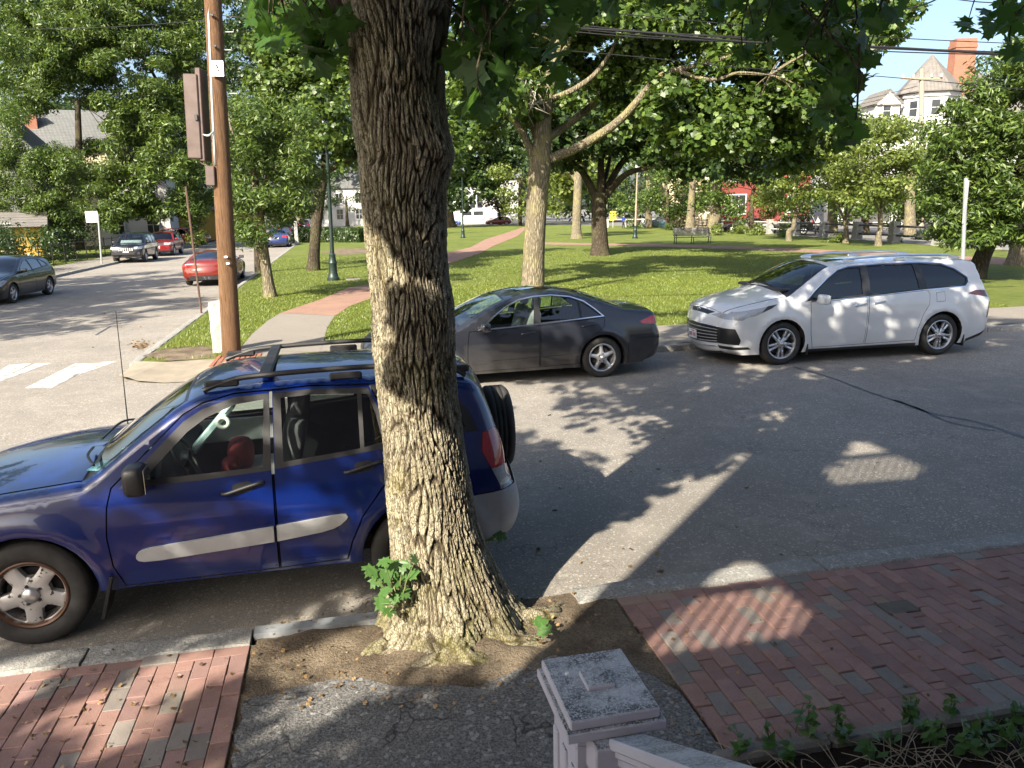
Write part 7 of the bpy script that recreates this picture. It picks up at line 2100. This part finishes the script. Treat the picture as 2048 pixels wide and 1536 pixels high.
pole = empty('utility_pole', tuple(PB)); tag(pole, 'tall brown wooden utility pole with equipment boxes at the street corner', 'utility pole')
pt = AT(425, 0, PYd) - PB
ptop = pt*1.95
m = MB(); tt = np.linspace(0, 1, 30)
m.tube(np.array([ptop*t - np.array([0, 0, .2*(1-t)]) for t in tt]), .168 - .055*tt, 20)
m.build('shaft', M['pole'], pole, True)
axis = lambda y: (AT(425+(463-425)*y/716, y, PYd) - PB)
def on_pole(x, y, dy=-.2): return AT(x, y, PYd+dy) - PB
MB().tube([on_pole(415, -60, -.1), on_pole(421, 120, -.12), on_pole(429, 300, -.14), on_pole(431, 330, -.14)], .026, 8).build('conduit', M['galv'], pole, True)
c = on_pole(391, 235, -.05)
MB().box(c, (.24, .30, 1.38), bev=.015, R=Matrix.Rotation(.045, 3, 'Y')).build('equipment_box', M['box_brown'], pole)
MB().box(on_pole(407, 232, .0), (.09, .34, 1.52), bev=.01, R=Matrix.Rotation(.045, 3, 'Y')).build('back_plate', M['box_brown'], pole)
MB().box(on_pole(424, 352, -.1), (.16, .2, .33), bev=.012, R=Matrix.Rotation(.045, 3, 'Y')).build('meter_box', M['box_brown'], pole)
MB().box(c + np.array([.075, -.16, -.02]), (.05, .03, .1), bev=.008).build('latch', M['dark_alloy'], pole)
MB().tube(catmull([on_pole(399, 306, -.1), on_pole(402, 325, -.1), on_pole(412, 330, -.1), on_pole(422, 338, -.1)], 4), .014, 6).build('elbow_pipe', M['box_brown'], pole, True)
MB().box(on_pole(435, 137, -.19), (.21, .012, .25), bev=.003, R=Matrix.Rotation(.03, 3, 'Y')).build('notice', M['white_sign'], pole)
for (x, y) in ((433, 131), (437, 141), (435, 135)): MB().box(on_pole(x, y, -.2), (.03, .006, .03)).build('notice_mark', M['trim_black'], pole)
for (x, y) in ((465, 64), (473, 187), (461, 100)): MB().tube([on_pole(x-14, y, 0), on_pole(x+2, y, -.05), on_pole(x+2, y-5, -.05)], .009, 6).build('pole_step', M['galv'], pole)
for (x, y) in ((452, 514), (456, 527), (424, 30), (430, 92)): MB().box(on_pole(x, y, -.17), (.06, .03, .035), bev=.005).build('tag', M['white_sign'] if y > 200 else M['dark_alloy'], pole)
for a in (.6, 1.2): MB().box(ptop*.93 + np.array([0, 0, -a+.6]), (2.4, .1, .12), rz=YAW).build('crossarm', M['pole'], pole)
for k in range(3): MB().tube(catmull([on_pole(404, 268, -.15), on_pole(416, 272-k, -.22), on_pole(427, 266-k*2, -.16)], 4), .006, 5).build('cable_loop', plain('pale_cable', (.45, .52, .5), .6) if k == 0 else bpy.data.materials['pale_cable'], pole)

# granite marker post by the pole, hewn
def hewn(name, base, w, d, h, rz, mat, label, cat, taper=.92, parent=None, seed=0, group=None):
    r = np.random.default_rng(seed)
    nz = max(4, int(h/.12)); V, F = [], []
    ring = [(-.5, -.5), (-.17, -.5), (.17, -.5), (.5, -.5), (.5, -.17), (.5, .17), (.5, .5), (.17, .5), (-.17, .5), (-.5, .5), (-.5, .17), (-.5, -.17)]
    for i in range(nz+1):
        t = i/nz; s_ = 1-(1-taper)*t
        for (x, y) in ring: V.append((x*w*s_ + r.normal(0, w*.03), y*d*s_ + r.normal(0, d*.03), -.1 + (h+.1)*t + (r.normal(0, .012) if i == nz else 0)))
    k = len(ring)
    for i in range(nz):
        for j in range(k): F.append([i*k+j, i*k+(j+1) % k, (i+1)*k+(j+1) % k, (i+1)*k+j])
    F.append([nz*k+j for j in range(k)])
    mm = MB(); mm.add(V, F)
    o = mm.build(name, mat, parent); o.location = base; o.rotation_euler = (0, 0, rz)
    if label: tag(o, label, cat, group)
    return o
hewn('granite_marker', tuple(G(441, 704, FH)), .26, .24, .97, YAW, M['granite_light'], 'pale rough granite marker post standing beside the wooden utility pole', 'stone post')
a_, b_ = G(403, 626, FH), None
b_ = AT(378, 425, a_[1])
sp_ = MB().tube([a_ - np.array([0, 0, .1]), (a_+b_)/2, b_ + (b_-a_)*.25], .028, 6)
tag(sp_.build('leaning_signpost', plain('rusty_steel', (.10, .06, .045), .75, .3)), 'thin rusty leaning signpost on the grass by the side street', 'signpost')
hewn('granite_marker', tuple(G(594, 487, FH)), .42, .3, 1.9, S_YAW, M['granite_light'], 'tall pale granite marker at the far end of the clipped hedge', 'stone post', .8, seed=4)

# lamp posts
M['lamp_green'] = plain('dark_green_iron', (.014, .028, .024), .45, .2, var=.12)
M['lamp_tan'] = plain('tan_pole', (.26, .21, .16), .7)
def lamp_post(label, bx, by, tx, ty, shaft, total=None):
    b = G(bx, by, FH); t = AT(tx, ty, b[1]); L = total or (np.linalg.norm(t-b))
    root = empty('lamp_post', tuple(b)); tag(root, label, 'lamp post')
    d = (t-b)/np.linalg.norm(t-b)
    root.rotation_euler = (0, math.atan2(d[0], d[2]), 0)
    MB().lathe([(.24, -.05), (.24, .10), (.20, .14), (.17, .30), (.15, .62), (.17, .68), (.14, .74), (.12, .95), (.13, .99), (.085, 1.05)], 16).build('base', M['lamp_green'], root, 'auto')
    MB().lathe([(.085, 1.0), (.075, 2.0), (.06, L-.5), (.075, L-.46), (.05, L-.4)], 14).build('shaft', shaft, root, 'auto')
    MB().lathe([(.05, L-.42), (.12, L-.36), (.13, L-.30)], 14).build('collar', M['lamp_green'], root, 'auto')
    MB().lathe([(.10, L-.30), (.19, L-.12), (.20, L+.10), (.14, L+.24)], 14).build('globe', M['clear_lens'], root, True)
    MB().lathe([(.15, L+.24), (.17, L+.26), (.06, L+.40), (.02, L+.50), (0, L+.52)], 14).build('finial', M['lamp_green'], root, 'auto')
    return root
lamp_post('dark green iron lamp post beside the dark forked tree and brick path', 667, 561, 652, 255, M['lamp_green'])
lamp_post('dark slender lamp post by the brick path at the far side of the park', 926, 476, 924, 340, M['lamp_green'])
lamp_post('lamp post with tan shaft and dark base left of the park bench', 1270, 477, 1275, 335, M['lamp_tan'])

# bench
bb = G(1384, 487, FH)
bench = empty('park_bench', tuple(bb), math.radians(3)); tag(bench, 'park bench with grey slats and black iron ends on the path before the trees', 'bench')
M['slat'] = plain('grey_slat', (.16, .155, .15), .7, bump=.003, bscale=30)
BLn = 2.6
for k in range(6): MB().box((0, -.36+.085*k, .46-.008*k), (BLn, .07, .035), bev=.006).build('seat_slat', M['slat'], bench)
for k in range(6): MB().box((0, .14+.035*k, .56+.09*k), (BLn, .03, .075), bev=.006).build('back_slat', M['slat'], bench)
for x in (-BLn/2+.1, 0.0, BLn/2-.1):
    e = MB()
    e.tube([(x, -.36, 0), (x, -.34, .44), (x, .1, .42), (x, .33, 1.08)], .03, 6); e.tube([(x, .1, .42), (x, .24, 0)], .03, 6)
    if x: e.tube(catmull([(x, -.34, .44), (x, -.38, .62), (x, -.1, .68), (x, .18, .68)], 4), .025, 6)
    e.build('iron_frame', M['lamp_green'], bench)

# granite post and rail fence along the park's far side
fence = empty('post_and_rail_fence', tuple(fence_a)); tag(fence, 'granite post fence with two dark rails along the far side of the lawn', 'fence')
fa = np.asarray(fence_a)
M['rail'] = plain('dark_rail', (.06, .058, .055), .55, .3)
def onfence(px):
    d = RAY(px, 470)
    # where the line of sight crosses the fence line on the ground plan
    A = np.array([[d[0], -fdir[0]], [d[1], -fdir[1]]]); s = np.linalg.solve(A, fa[:2])
    return fa + fdir*s[1]
pts_f = [onfence(x) for x in (1340, 1440, 1490, 1539, 1590, 1647, 1714, 1788, 1878, 1990, 2120)]
for k, p in enumerate(pts_f):
    hewn('granite_post', tuple(p-fa), .62, .5, 1.25 + .06*math.sin(k*2.1), math.atan2(fdir[1], fdir[0]), M['granite'], None, None, .86, fence, k)
for k in range(len(pts_f)-1):
    for z in (.45, 1.02):
        MB().tube([pts_f[k]-fa + np.array([0, 0, z]), pts_f[k+1]-fa + np.array([0, 0, z])], .07, 6).build('rail', M['rail'] if k > 3 else M['granite_light'], fence)
# low rail at the far left end
fr2 = empty('rail_fence', tuple(G(1240, 452, FH))); tag(fr2, 'low pale rail fence at the far end of the lawn behind the lamp post', 'fence')
o2 = np.array(fr2.location)
pp = [G(x, 455-.0*x, FH) for x in (1215, 1250, 1285, 1320, 1350)]
for p in pp: MB().box(p-o2 + np.array([0, 0, .55]), (.25, .25, 1.1)).build('post', M['granite_light'], fr2)
for k in range(len(pp)-1): MB().tube([pp[k]-o2 + np.array([0, 0, 1.0]), pp[k+1]-o2 + np.array([0, 0, 1.0])], .07, 6).build('rail', M['granite_light'], fr2)

# signs
def sign(name, label, bx, by, tx, ty, r, panel=None, h=FH, mat=None, pm=None):
    b = G(bx, by, h); t = AT(tx, ty, b[1])
    root = empty(name, tuple(b)); tag(root, label, 'sign')
    MB().tube([np.array([0, 0, -.1]), t-b], r, 8).build('post', mat or M['galv'], root)
    if panel:
        w, hh, dx, dz, rz = panel
        MB().box(t-b + np.array([dx, -.04, dz]), (w, .012, hh), rz=rz, bev=.003).build('panel', pm or M['white_sign'], root)
    return root
sign('street_sign', 'grey post with white rectangular sign on the left pavement by the tall hedge', 203, 527, 196, 428, .05, (.62, .62, -.35, -.15, S_YAW-PI/2 + .3))
sign('kerbside_sign', 'galvanised square signpost with edge-on sign behind the white minivan', 1922, 618, 1932, 356, .045, (.07, 1.0, .03, -.55, 0), pm=M['galv'])
sign('yellow_sign', 'small yellow notice across the park left of the tan lamp post', 1226, 455, 1226, 424, .05, (.8, 1.2, 0, -.5, 0), pm=plain('yellow_sign_paint', (.62, .42, .03), .6))
MB().box(G(706, 560, FH) + np.array([0, 0, .02]), (.55, .4, .05), rz=.2, bev=.01).build('utility_cover', M['concrete'])
tag(bpy.data.objects['utility_cover'], 'flat concrete utility cover in the grass beside the green lamp post', 'cover')

# overhead wires
M['wire'] = plain('black_wire', (.012, .012, .013), .5)
def wire(pts, r, label, grp=None, Ys=None):
    P = [AT(x, y, Ys[k] if Ys else 14.9 + 1.9*(x-425)/1623) for k, (x, y) in enumerate(pts)]
    m = MB().tube(catmull(P, 8), r, 6)
    tag(m.build('overhead_wire', M['wire'], None, True), label, 'wire', grp)
bun = [(428, -25), (700, 8), (900, 33), (1100, 52), (1300, 68), (1500, 82), (1780, 97), (2100, 112)]
for k in range(5):
    dy = (k-2)*3.5
    wire([(x, y + dy*(1 - abs(x-1150)/1400) + 2.5*math.sin(x*.011+k*1.7)) for x, y in bun], .012 if k != 2 else .022, 'black cable in the thick bundle strung above the street past the maple', 'bundled cables above the street')
wire([(427, -60), (900, -15), (1110, 14), (1480, 50), (1780, 75), (2100, 90)], .009, 'thin wire running above the thick cable bundle')
wire([(436, 30), (900, 80), (1290, 115), (1480, 135), (1750, 152), (2100, 184)], .008, 'thin wire sagging below the thick cable bundle')
wire([(1560, 90), (1700, 40), (1830, 14), (1890, -10), (1990, -60)], .010, 'wire slanting up to the upper right above the turreted house', Ys=[16, 14, 12, 11, 10])
wire([(1850, -12), (1960, 4), (2100, 6)], .008, 'short wire at the top above the brick chimney', Ys=[13, 13, 13])
wire([(-40, 60), (200, 55), (420, 40)], .007, 'thin wire leading left from the utility pole', Ys=[20, 17.5, 15.1])
for k, (y0, y1) in enumerate(((205, 172), (212, 182), (222, 190))): wire([(1660, y0+10), (1740, y0-8), (1835, y1)], .03, 'faint wire running to the pole before the turreted house', 'wires to the far pole', Ys=[92, 90, 86])

# ------------------------------------------------------------------ houses
M['white_wall'] = plain('white_clapboard', (.46, .46, .455), .7, var=.04, stretch=(.2, .2, 8), scale=3, bump=.01, bscale=3)
M['red_wall'] = plain('red_clapboard', (.15, .024, .018), .75, var=.1, stretch=(.2, .2, 8), scale=3, bump=.01, bscale=3)
M['cream_wall'] = plain('cream_clapboard', (.55, .47, .33), .75, var=.05, stretch=(.2, .2, 8), scale=3)
M['yellow_wall'] = plain('ochre_clapboard', (.42, .26, .05), .75, var=.08)
M['window_dark'] = plain('window_glass', (.03, .035, .04), .08, 0, .8, var=.3, scale=1)
def mat_shingle(name, a, b, sc):
    m, nt, out = nmat(name)
    v = coords(nt, kind='Object')
    sep = N(nt, 'SeparateXYZ'); nt.links.new(v, sep.inputs[0])
    ad = N(nt, 'Math', operation='ADD'); nt.links.new(sep.outputs[0], ad.inputs[0]); nt.links.new(sep.outputs[1], ad.inputs[1])
    cb = N(nt, 'CombineXYZ'); nt.links.new(ad.outputs[0], cb.inputs[0]); nt.links.new(sep.outputs[2], cb.inputs[1])
    br = N(nt, 'TexBrick'); br.inputs['Scale'].default_value = sc; br.inputs['Mortar Size'].default_value = .03
    br.inputs['Color1'].default_value = (*a, 1); br.inputs['Color2'].default_value = (*b, 1); br.inputs['Mortar'].default_value = (*[x*.5 for x in a], 1)
    nt.links.new(cb.outputs[0], br.inputs['Vector'])
    bsdf(nt, out, mixc(nt, noise(nt, v, .8, 5), br.outputs[0], b), .85, 0, .2, br.outputs[1], .02, 1.0)
    return m
M['slate'] = mat_shingle('slate_roof', (.10, .105, .105), (.145, .15, .148), 1.6)
M['shingle'] = mat_shingle('brown_shingle', (.11, .103, .095), (.17, .158, .147), 1.6)
M['chimney'] = mat_shingle('chimney_brick', (.27, .115, .075), (.33, .16, .11), 3.0)
def facade_window(root, c, w, h, rz, lites=(1, 2), frame=None):
    """window with frame, pane and glazing bars; c is on the wall's face, rz turns its outward normal from -y"""
    R = np.array(Matrix.Rotation(rz, 3, 'Z'))
    put = lambda x, y, z: np.asarray(c) + R @ np.array([x, y, z])
    f = MB()
    for s in (-1, 1):
        f.box(put(s*(w/2+.05), -.04, 0), (.12, .1, h+.2), rz=rz)
        f.box(put(0, -.042, s*(h/2+.05)), (w+.24, .1, .12), rz=rz)
    f = f.build('window', frame or M['white_wall'], root)
    MB().box(put(0, -.01, 0), (w, .03, h), rz=rz).build('pane', M['window_dark'], f)
    g = MB()
    for k in range(1, lites[1]): g.box(put(0, -.035, -h/2 + h*k/lites[1]), (w, .03, .06), rz=rz)
    for k in range(1, lites[0]): g.box(put(-w/2 + w*k/lites[0], -.036, 0), (.05, .03, h), rz=rz)
    if g.n: g.build('glazing_bars', frame or M['white_wall'], f)
def px_frame(px, Y):
    """place on the ground at a view column and distance"""
    d = RAY(px, 440); p = CAM + d*(Y/d[1]); p[2] = FH
    return p
def zpx(px, py, Y): return float(AT(px, py, Y)[2])
# white turreted house
HY = 98.0
h0 = px_frame(1834, HY)
tur = empty('turreted_house', tuple(h0)); tag(tur, 'white Victorian house with conical shingled turret and tall brick chimney', 'house')
ppm = F_PX/100.0
ze, za, zb = zpx(1866, 187, HY), zpx(1866, 110, HY), zpx(1866, 240, HY)
oct_ = lambda r, ph=.2: [(r*math.cos(a+ph), r*math.sin(a+ph)) for a in np.arange(8)*PI/4]
MB().prism(oct_(3.25), -.2, ze).build('turret_wall', M['white_wall'], tur)
rv = oct_(3.85); m = MB()
m.add([(x, y, ze-.25) for x, y in rv] + [(x, y, ze-.1) for x, y in rv] + [(0, 0, za)], [[i, (i+1) % 8, 8+(i+1) % 8, 8+i] for i in range(8)] + [[8+i, 8+(i+1) % 8, 16] for i in range(8)])
m.build('turret_roof', M['shingle'], tur)
MB().prism(oct_(3.45), ze-.75, ze-.3).build('turret_frieze', M['white_wall'], tur)
for k in range(8):
    a = .2 + PI/8 + k*PI/4
    if math.sin(a) < .3: facade_window(tur, (3.25*.924*math.cos(a), 3.25*.924*math.sin(a), ze-2.0), .95, 1.7, a + PI/2, (1, 2))
# main block to the right and behind, hipped roof, chimney, dormer to the left
MB().box((6.5, 7.0, (zb)/2), (15, 13, zb)).build('main_wall', M['white_wall'], tur)
zw = zpx(1740, 243, HY)
MB().box((-5.5, 5.5, zw/2), (11.4, 9, zw)).build('wing_wall', M['white_wall'], tur)
zv = zpx(1740, 222, HY+5)
m = MB(); m.add([(-11.8, .6, zw-.1), (1, .6, zw-.1), (1, 10.4, zw-.1), (-11.8, 10.4, zw-.1), (-9.5, 5.5, zv), (1, 5.5, zv)], [[0, 1, 5, 4], [1, 2, 5], [2, 3, 4, 5], [3, 0, 4], [0, 3, 2, 1]]); m.build('wing_roof', M['shingle'], tur)
zr = zpx(1930, 135, HY+6)
m = MB(); m.add([(-1.5, 0, zb-.1), (14.6, 0, zb-.1), (14.6, 14, zb-.1), (-1.5, 14, zb-.1), (4.5, 7, zr), (9, 7, zr)], [[0, 1, 5, 4], [1, 2, 5], [2, 3, 4, 5], [3, 0, 4], [0, 3, 2, 1]])
rf_ = m.build('main_roof', M['shingle'], tur)
MB().box((6.5, -.15, zb-.3), (15.5, .6, .5)).build('eaves_board', M['white_wall'], tur)
ch = px_frame(1891, HY+4) - h0
m = MB(); m.box((ch[0], ch[1], (zpx(1925, 90, HY+4)+zb)/2), (2.55, 1.6, zpx(1925, 90, HY+4)-zb + 1.0)); m.box((ch[0], ch[1], zpx(1925, 96, HY+4)), (2.75, 1.8, .35))
m.build('chimney', M['chimney'], rf_)
dm = px_frame(1757, HY-1) - h0
z_d0, z_d1 = zpx(1778, 238, HY), zpx(1778, 210, HY)
MB().box((dm[0], dm[1]+2, (z_d0+z_d1)/2-.6), (2.9, 4, z_d1-z_d0+1.2)).build('dormer_wall', M['white_wall'], tur)
MB().prism([(dm[0]-1.9, z_d1-.15), (dm[0]+1.9, z_d1-.15), (dm[0], z_d1+1.6)], dm[1]-.3, dm[1]+5, lambda x, z, y: (x, y, z)).build('dormer_roof', M['shingle'], tur)
MB().prism([(dm[0]-1.45, z_d1-.2), (dm[0]+1.45, z_d1-.2), (dm[0], z_d1+1.2)], dm[1]-.34, dm[1]-.3, lambda x, z, y: (x, y, z)).build('dormer_gable', M['white_wall'], tur)
facade_window(tur, (dm[0]-.1, dm[1], (z_d0+z_d1)/2-.1), .9, 1.2, 0, (1, 2))
for x in (-8, -4.5, 6.5, 9.5):
    for z in (3.0, 7.0): facade_window(tur, (x, .5 if x > 0 else .98, z), 1.0, 1.8, 0, (2, 2))
MB().box((-6, -1.2, 3.4), (10, 3.2, .3)).build('porch_roof', M['white_wall'], tur)
for x in (-10.5, -7.5, -4.5, -1.8): MB().box((x, -2.6, 1.6), (.3, .3, 3.3)).build('porch_post', M['white_wall'], tur)
# plain gabled houses
def house(name, label, px, Y, w, d, hz, ridge, rz, wallm, roofm, wins, along_x=True, chim=None):
    p = px_frame(px, Y)
    root = empty(name, tuple(p), rz); tag(root, label, 'house')
    MB().box((0, d/2, hz/2-.1), (w, d, hz+.2)).build('wall', wallm, root)
    o = .45
    if along_x:
        V = [(-w/2-o, -o, hz-.1), (w/2+o, -o, hz-.1), (w/2+o, d+o, hz-.1), (-w/2-o, d+o, hz-.1), (-w/2-o, d/2, ridge), (w/2+o, d/2, ridge)]
        F = [[0, 1, 5, 4], [2, 3, 4, 5], [1, 2, 5], [3, 0, 4], [0, 3, 2, 1]]
    else:
        V = [(-w/2-o, -o, hz-.1), (w/2+o, -o, hz-.1), (w/2+o, d+o, hz-.1), (-w/2-o, d+o, hz-.1), (0, -o, ridge), (0, d+o, ridge)]
        F = [[1, 2, 5, 4], [3, 0, 4, 5], [0, 1, 4], [2, 3, 5], [0, 3, 2, 1]]
    m = MB(); m.add(V, F); r_ = m.build('roof', roofm, root)
    if not along_x:
        MB().prism([(-w/2+.2, hz-.05), (w/2-.2, hz-.05), (0, ridge-.5)], -o-.03, -o-.01, lambda x, z, y: (x, y, z)).build('gable', wallm, root)
    for (x, z, ww, hh, li) in wins: facade_window(root, (x, 0, z), ww, hh, 0, li)
    if chim:
        x, y, s, z0_, z1_ = chim
        MB().box((x, y, (z0_+z1_)/2), (s, s, z1_-z0_)).box((x, y, z1_-.15), (s+.15, s+.15, .2)).build('chimney', M['chimney'], r_)
    return root
house('red_house', 'red clapboard house with white framed windows beyond the granite fence', 1528, 88, 9.5, 9, 8.2, 11.5, -.12, M['red_wall'], M['slate'], [(-3.2, 2.6, 2.2, 2.0, (3, 2)), (-3.2, 6.0, 1.1, 1.8, (2, 2)), (3.0, 2.6, 1.0, 1.8, (2, 2)), (3.0, 6.0, 1.0, 1.8, (2, 2)), (0, 6.0, 1.0, 1.8, (2, 2))])
house('cream_house', 'cream house left of the red house behind tree trunks', 1425, 92, 10, 9, 8.0, 11, -.1, M['cream_wall'], M['slate'], [(2.6, 2.7, 2.2, 2.1, (3, 2)), (-2.8, 2.7, 1.0, 1.8, (2, 2)), (0, 6, 1, 1.8, (2, 2)), (3, 6, 1, 1.8, (2, 2)), (-3, 6, 1, 1.8, (2, 2))])
house('grey_roofed_house', 'house with low grey roof left of the turreted house', 1700, 112, 16, 10, zpx(1700, 250, 112), zpx(1700, 222, 117), 0, M['white_wall'], M['slate'], [(-5, 4, 1.2, 2, (2, 2)), (0, 4, 1.2, 2, (2, 2)), (5, 4, 1.2, 2, (2, 2))])
WY = 158
wh = house('white_house', 'white house with tall windows at the far side of the park behind the crimson hatchback', 930, WY, 22, 10, 8.5, 13, 0, M['white_wall'], M['slate'], [(x, zpx(944, 405, WY), 1.0, 2.4, (1, 2)) for x in (.2, 1.6, 3.0)] + [(x, zpx(944, 428, WY), 1.9, .8, (1, 1)) for x in (.4, 2.7)] + [(x, 5.6, 1.2, 2.2, (2, 2)) for x in (-9, -6, -3)] + [(x, 2.0, 1.2, 2.2, (2, 2)) for x in (-9, -6, -3, 7)])
house('white_house', 'long white house behind the clipped hedge across the park', 700, 165, 26, 10, 7.5, 12, 0, M['white_wall'], M['slate'], [(x, z, 1.3, 2.0, (2, 2)) for x in (-10, -6, -2, 2, 6, 10) for z in (2.2, 5.4)])
LY = 72
sl = house('slate_house', 'house with grey slate roof and red brick chimney behind the left-hand trees', 105, LY, 13, 9, zpx(105, 297, LY), zpx(105, 222, LY+4.5), .42, M['cream_wall'], M['slate'], [(x, z, 1.0, 1.8, (2, 2)) for x in (-4, 0, 4) for z in (2.5, 6)], chim=(-.8, 2.4, 1.0, zpx(105, 270, LY), zpx(95, 216, LY)))
house('shingled_house', 'dark gabled house at the left edge beside the slate roof', -10, 60, 6, 8, zpx(10, 300, 60), zpx(10, 200, 60), .3, M['slate'], M['slate'], [], False)
house('ochre_house', 'ochre yellow house low behind the shrubs at the left edge', -52, 47, 6.5, 7, 2.2, 3.0, .5, M['yellow_wall'], M['shingle'], [(-1.5, 1.6, 1.0, 1.3, (2, 2)), (1.2, 1.6, 1.0, 1.3, (2, 2))])
house('grey_house', 'pale house behind the fence beyond the black off-road car', 235, 74, 9, 8, 6.5, 9.5, .3, M['white_wall'], M['slate'], [(x, z, 1.0, 1.6, (2, 2)) for x in (-3, 0, 3) for z in (1.8, 4.8)])
house('garage', 'pale garage at the end of the driveway behind the utility pole', 420, 85, 8, 7, 3.2, 5, .2, M['yellow_wall'], M['slate'], [])
# white picket fence across the park
def pickets(label, a, b, h, n):
    a, b = np.asarray(a), np.asarray(b)
    root = empty('picket_fence', tuple(a)); tag(root, label, 'fence')
    d = b-a; rz = math.atan2(d[1], d[0])
    for z in (h*.3, h*.8): MB().box(d/2 + np.array([0, 0, z]), (np.linalg.norm(d), .05, .1), rz=rz).build('rail', M['white_wall'], root)
    pm_ = MB().prism([(-.06, 0), (.06, 0), (.06, h), (0, h+.1), (-.06, h)], -.02, .02, lambda x, z, y: (x, y-.05, z)).mesh('picket', M['white_wall'])
    for k in range(n):
        o = link('picket', pm_, root); o.location = d*(k+.5)/n; o.rotation_euler = (0, 0, rz)
pickets('white picket fence behind the clipped hedge at the far side of the park', G(655, 447, 0), G(745, 447, 0), 1.5, 60)
pickets('white picket fence right of the crimson hatchback before the far houses', G(1010, 446, 0), G(1065, 446, 0), 1.5, 34)
# iron fence on the left pavement
ir = empty('iron_fence', tuple(ST(-15.6, 34))); tag(ir, 'black iron fence along the left pavement before the shrubs', 'fence')
i0 = np.array(ir.location)
for z in (.25, 1.0): MB().tube([ST(-15.6, 24, z)-i0, ST(-15.6, 38, z)-i0], .02, 6).build('rail', M['trim_black'], ir)
bar = MB().tube([(0, 0, 0), (0, 0, 1.15)], .012, 5).mesh('bar', M['trim_black'])
for k in range(90):
    o = link('bar', bar, ir); o.location = ST(-15.6, 24+.156*k, FH)-i0
cf = empty('wire_fence', tuple(ST(-15.7, 45))); tag(cf, 'low dark fence behind the black off-road car', 'fence')
c0 = np.array(cf.location)
for z in (.2, .75, 1.25): MB().tube([ST(-15.7, 44, z)-c0, ST(-15.7, 66, z)-c0], .02, 5).build('rail', M['trim_black'], cf)
for k in range(12): MB().tube([ST(-15.7, 44+2*k, 0)-c0, ST(-15.7, 44+2*k, 1.35)-c0], .03, 6).build('post', M['trim_black'], cf)
# far utility pole before the turreted house
b_ = px_frame(1843, 86); t_ = AT(1838, 158, 86)
fp = empty('utility_pole', tuple(b_)); tag(fp, 'pale utility pole with crossarm before the white turreted house', 'utility pole')
MB().tube([np.array([0, 0, -.1]), t_-b_ + np.array([.2, 0, 1.0])], [.32, .24], 10).build('shaft', M['lamp_tan'], fp)
MB().box(t_-b_ + np.array([.2, -.2, .0]), (4.6, .2, .22), rz=.1).build('crossarm', M['lamp_tan'], fp)
for x in (-2, -.9, 1.0, 2): MB().lathe([(.12, 0), (.14, .15), (.05, .35), (0, .36)], 8, 'z', tuple(t_-b_ + np.array([.2+x, -.2, .12]))).build('insulator', M['granite_light'], fp)

# ------------------------------------------------------------------ people far across the park
def person(label, base, rz, h, top_c, leg_c, stride=.2):
    """one skinned body; the clothing's colours are bands of its own material"""
    J = {'pel': (0, 0, .52), 'chest': (.0, 0, .70), 'neck': (0, 0, .84), 'head': (.01, 0, .92), 'crown': (0, 0, .985),
         'kl': (stride*.35, .055, .28), 'al': (stride*.2, .055, .04), 'tl': (stride*.2+.09, .06, .015), 'kr': (-stride*.1, -.055, .28), 'ar': (-stride*.5, -.055, .05), 'tr': (-stride*.5+.09, -.06, .02),
         'sl': (0, .115, .79), 'el': (-stride*.25, .14, .63), 'wl': (-stride*.1, .14, .50), 'hl': (-stride*.02, .14, .455), 'sr': (0, -.115, .79), 'er': (stride*.2, -.14, .63), 'wr': (stride*.45, -.13, .53), 'hr': (stride*.55, -.125, .49)}
    E = [('pel', 'chest'), ('chest', 'neck'), ('neck', 'head'), ('head', 'crown'), ('pel', 'kl'), ('kl', 'al'), ('al', 'tl'), ('pel', 'kr'), ('kr', 'ar'), ('ar', 'tr'), ('chest', 'sl'), ('sl', 'el'), ('el', 'wl'), ('wl', 'hl'), ('chest', 'sr'), ('sr', 'er'), ('er', 'wr'), ('wr', 'hr')]
    Rd = dict(pel=.085, chest=.088, neck=.035, head=.052, crown=.04, kl=.045, kr=.045, al=.028, ar=.028, tl=.02, tr=.02, sl=.045, sr=.045, el=.03, er=.03, wl=.02, wr=.02, hl=.022, hr=.022)
    ks = list(J)
    me = bpy.data.meshes.new('person')
    me.from_pydata([tuple(np.array(J[k])*h) for k in ks], [(ks.index(a), ks.index(b)) for a, b in E], [])
    o = bpy.data.objects.new('person', me); COL.objects.link(o)
    sk_ = o.modifiers.new('skin', 'SKIN'); o.modifiers.new('sub', 'SUBSURF').levels = 2
    for k, v in zip(ks, me.skin_vertices[0].data): v.radius = (Rd[k]*h, Rd[k]*h*(.75 if k in ('chest', 'pel') else 1)); v.use_root = (k == 'pel')
    dg = bpy.context.evaluated_depsgraph_get()
    nm = bpy.data.meshes.new_from_object(o.evaluated_get(dg))
    bpy.data.objects.remove(o)
    m, nt, out = nmat('person_clothing'); v = coords(nt); sep = N(nt, 'SeparateXYZ'); nt.links.new(v, sep.inputs[0])
    dv = N(nt, 'Math', operation='DIVIDE'); nt.links.new(sep.outputs[2], dv.inputs[0]); dv.inputs[1].default_value = h
    c = ramp(nt, dv.outputs[0], [(0, (.05, .04, .04)), (.06, leg_c), (.53, top_c), (.84, (.42, .26, .19)), (.945, (.03, .02, .015))], 'CONSTANT')
    bsdf(nt, out, c, .8)
    nm.materials.clear(); nm.materials.append(m)
    for p in nm.polygons: p.use_smooth = True
    q = link('person', nm); q.location = base; q.rotation_euler = (0, 0, rz); tag(q, label, 'person')
person('person in a blue top and dark trousers standing beyond the low pale rail fence', tuple(G(1247, 458, 0)), 1.9, 1.75, (.02, .05, .32), (.02, .02, .025), .08)
person('person in a white top and black trousers walking past the fence behind the dogwoods', tuple(G(1634, 473, 0)), 3.0, 1.72, (.55, .55, .55), (.015, .015, .018), .34)
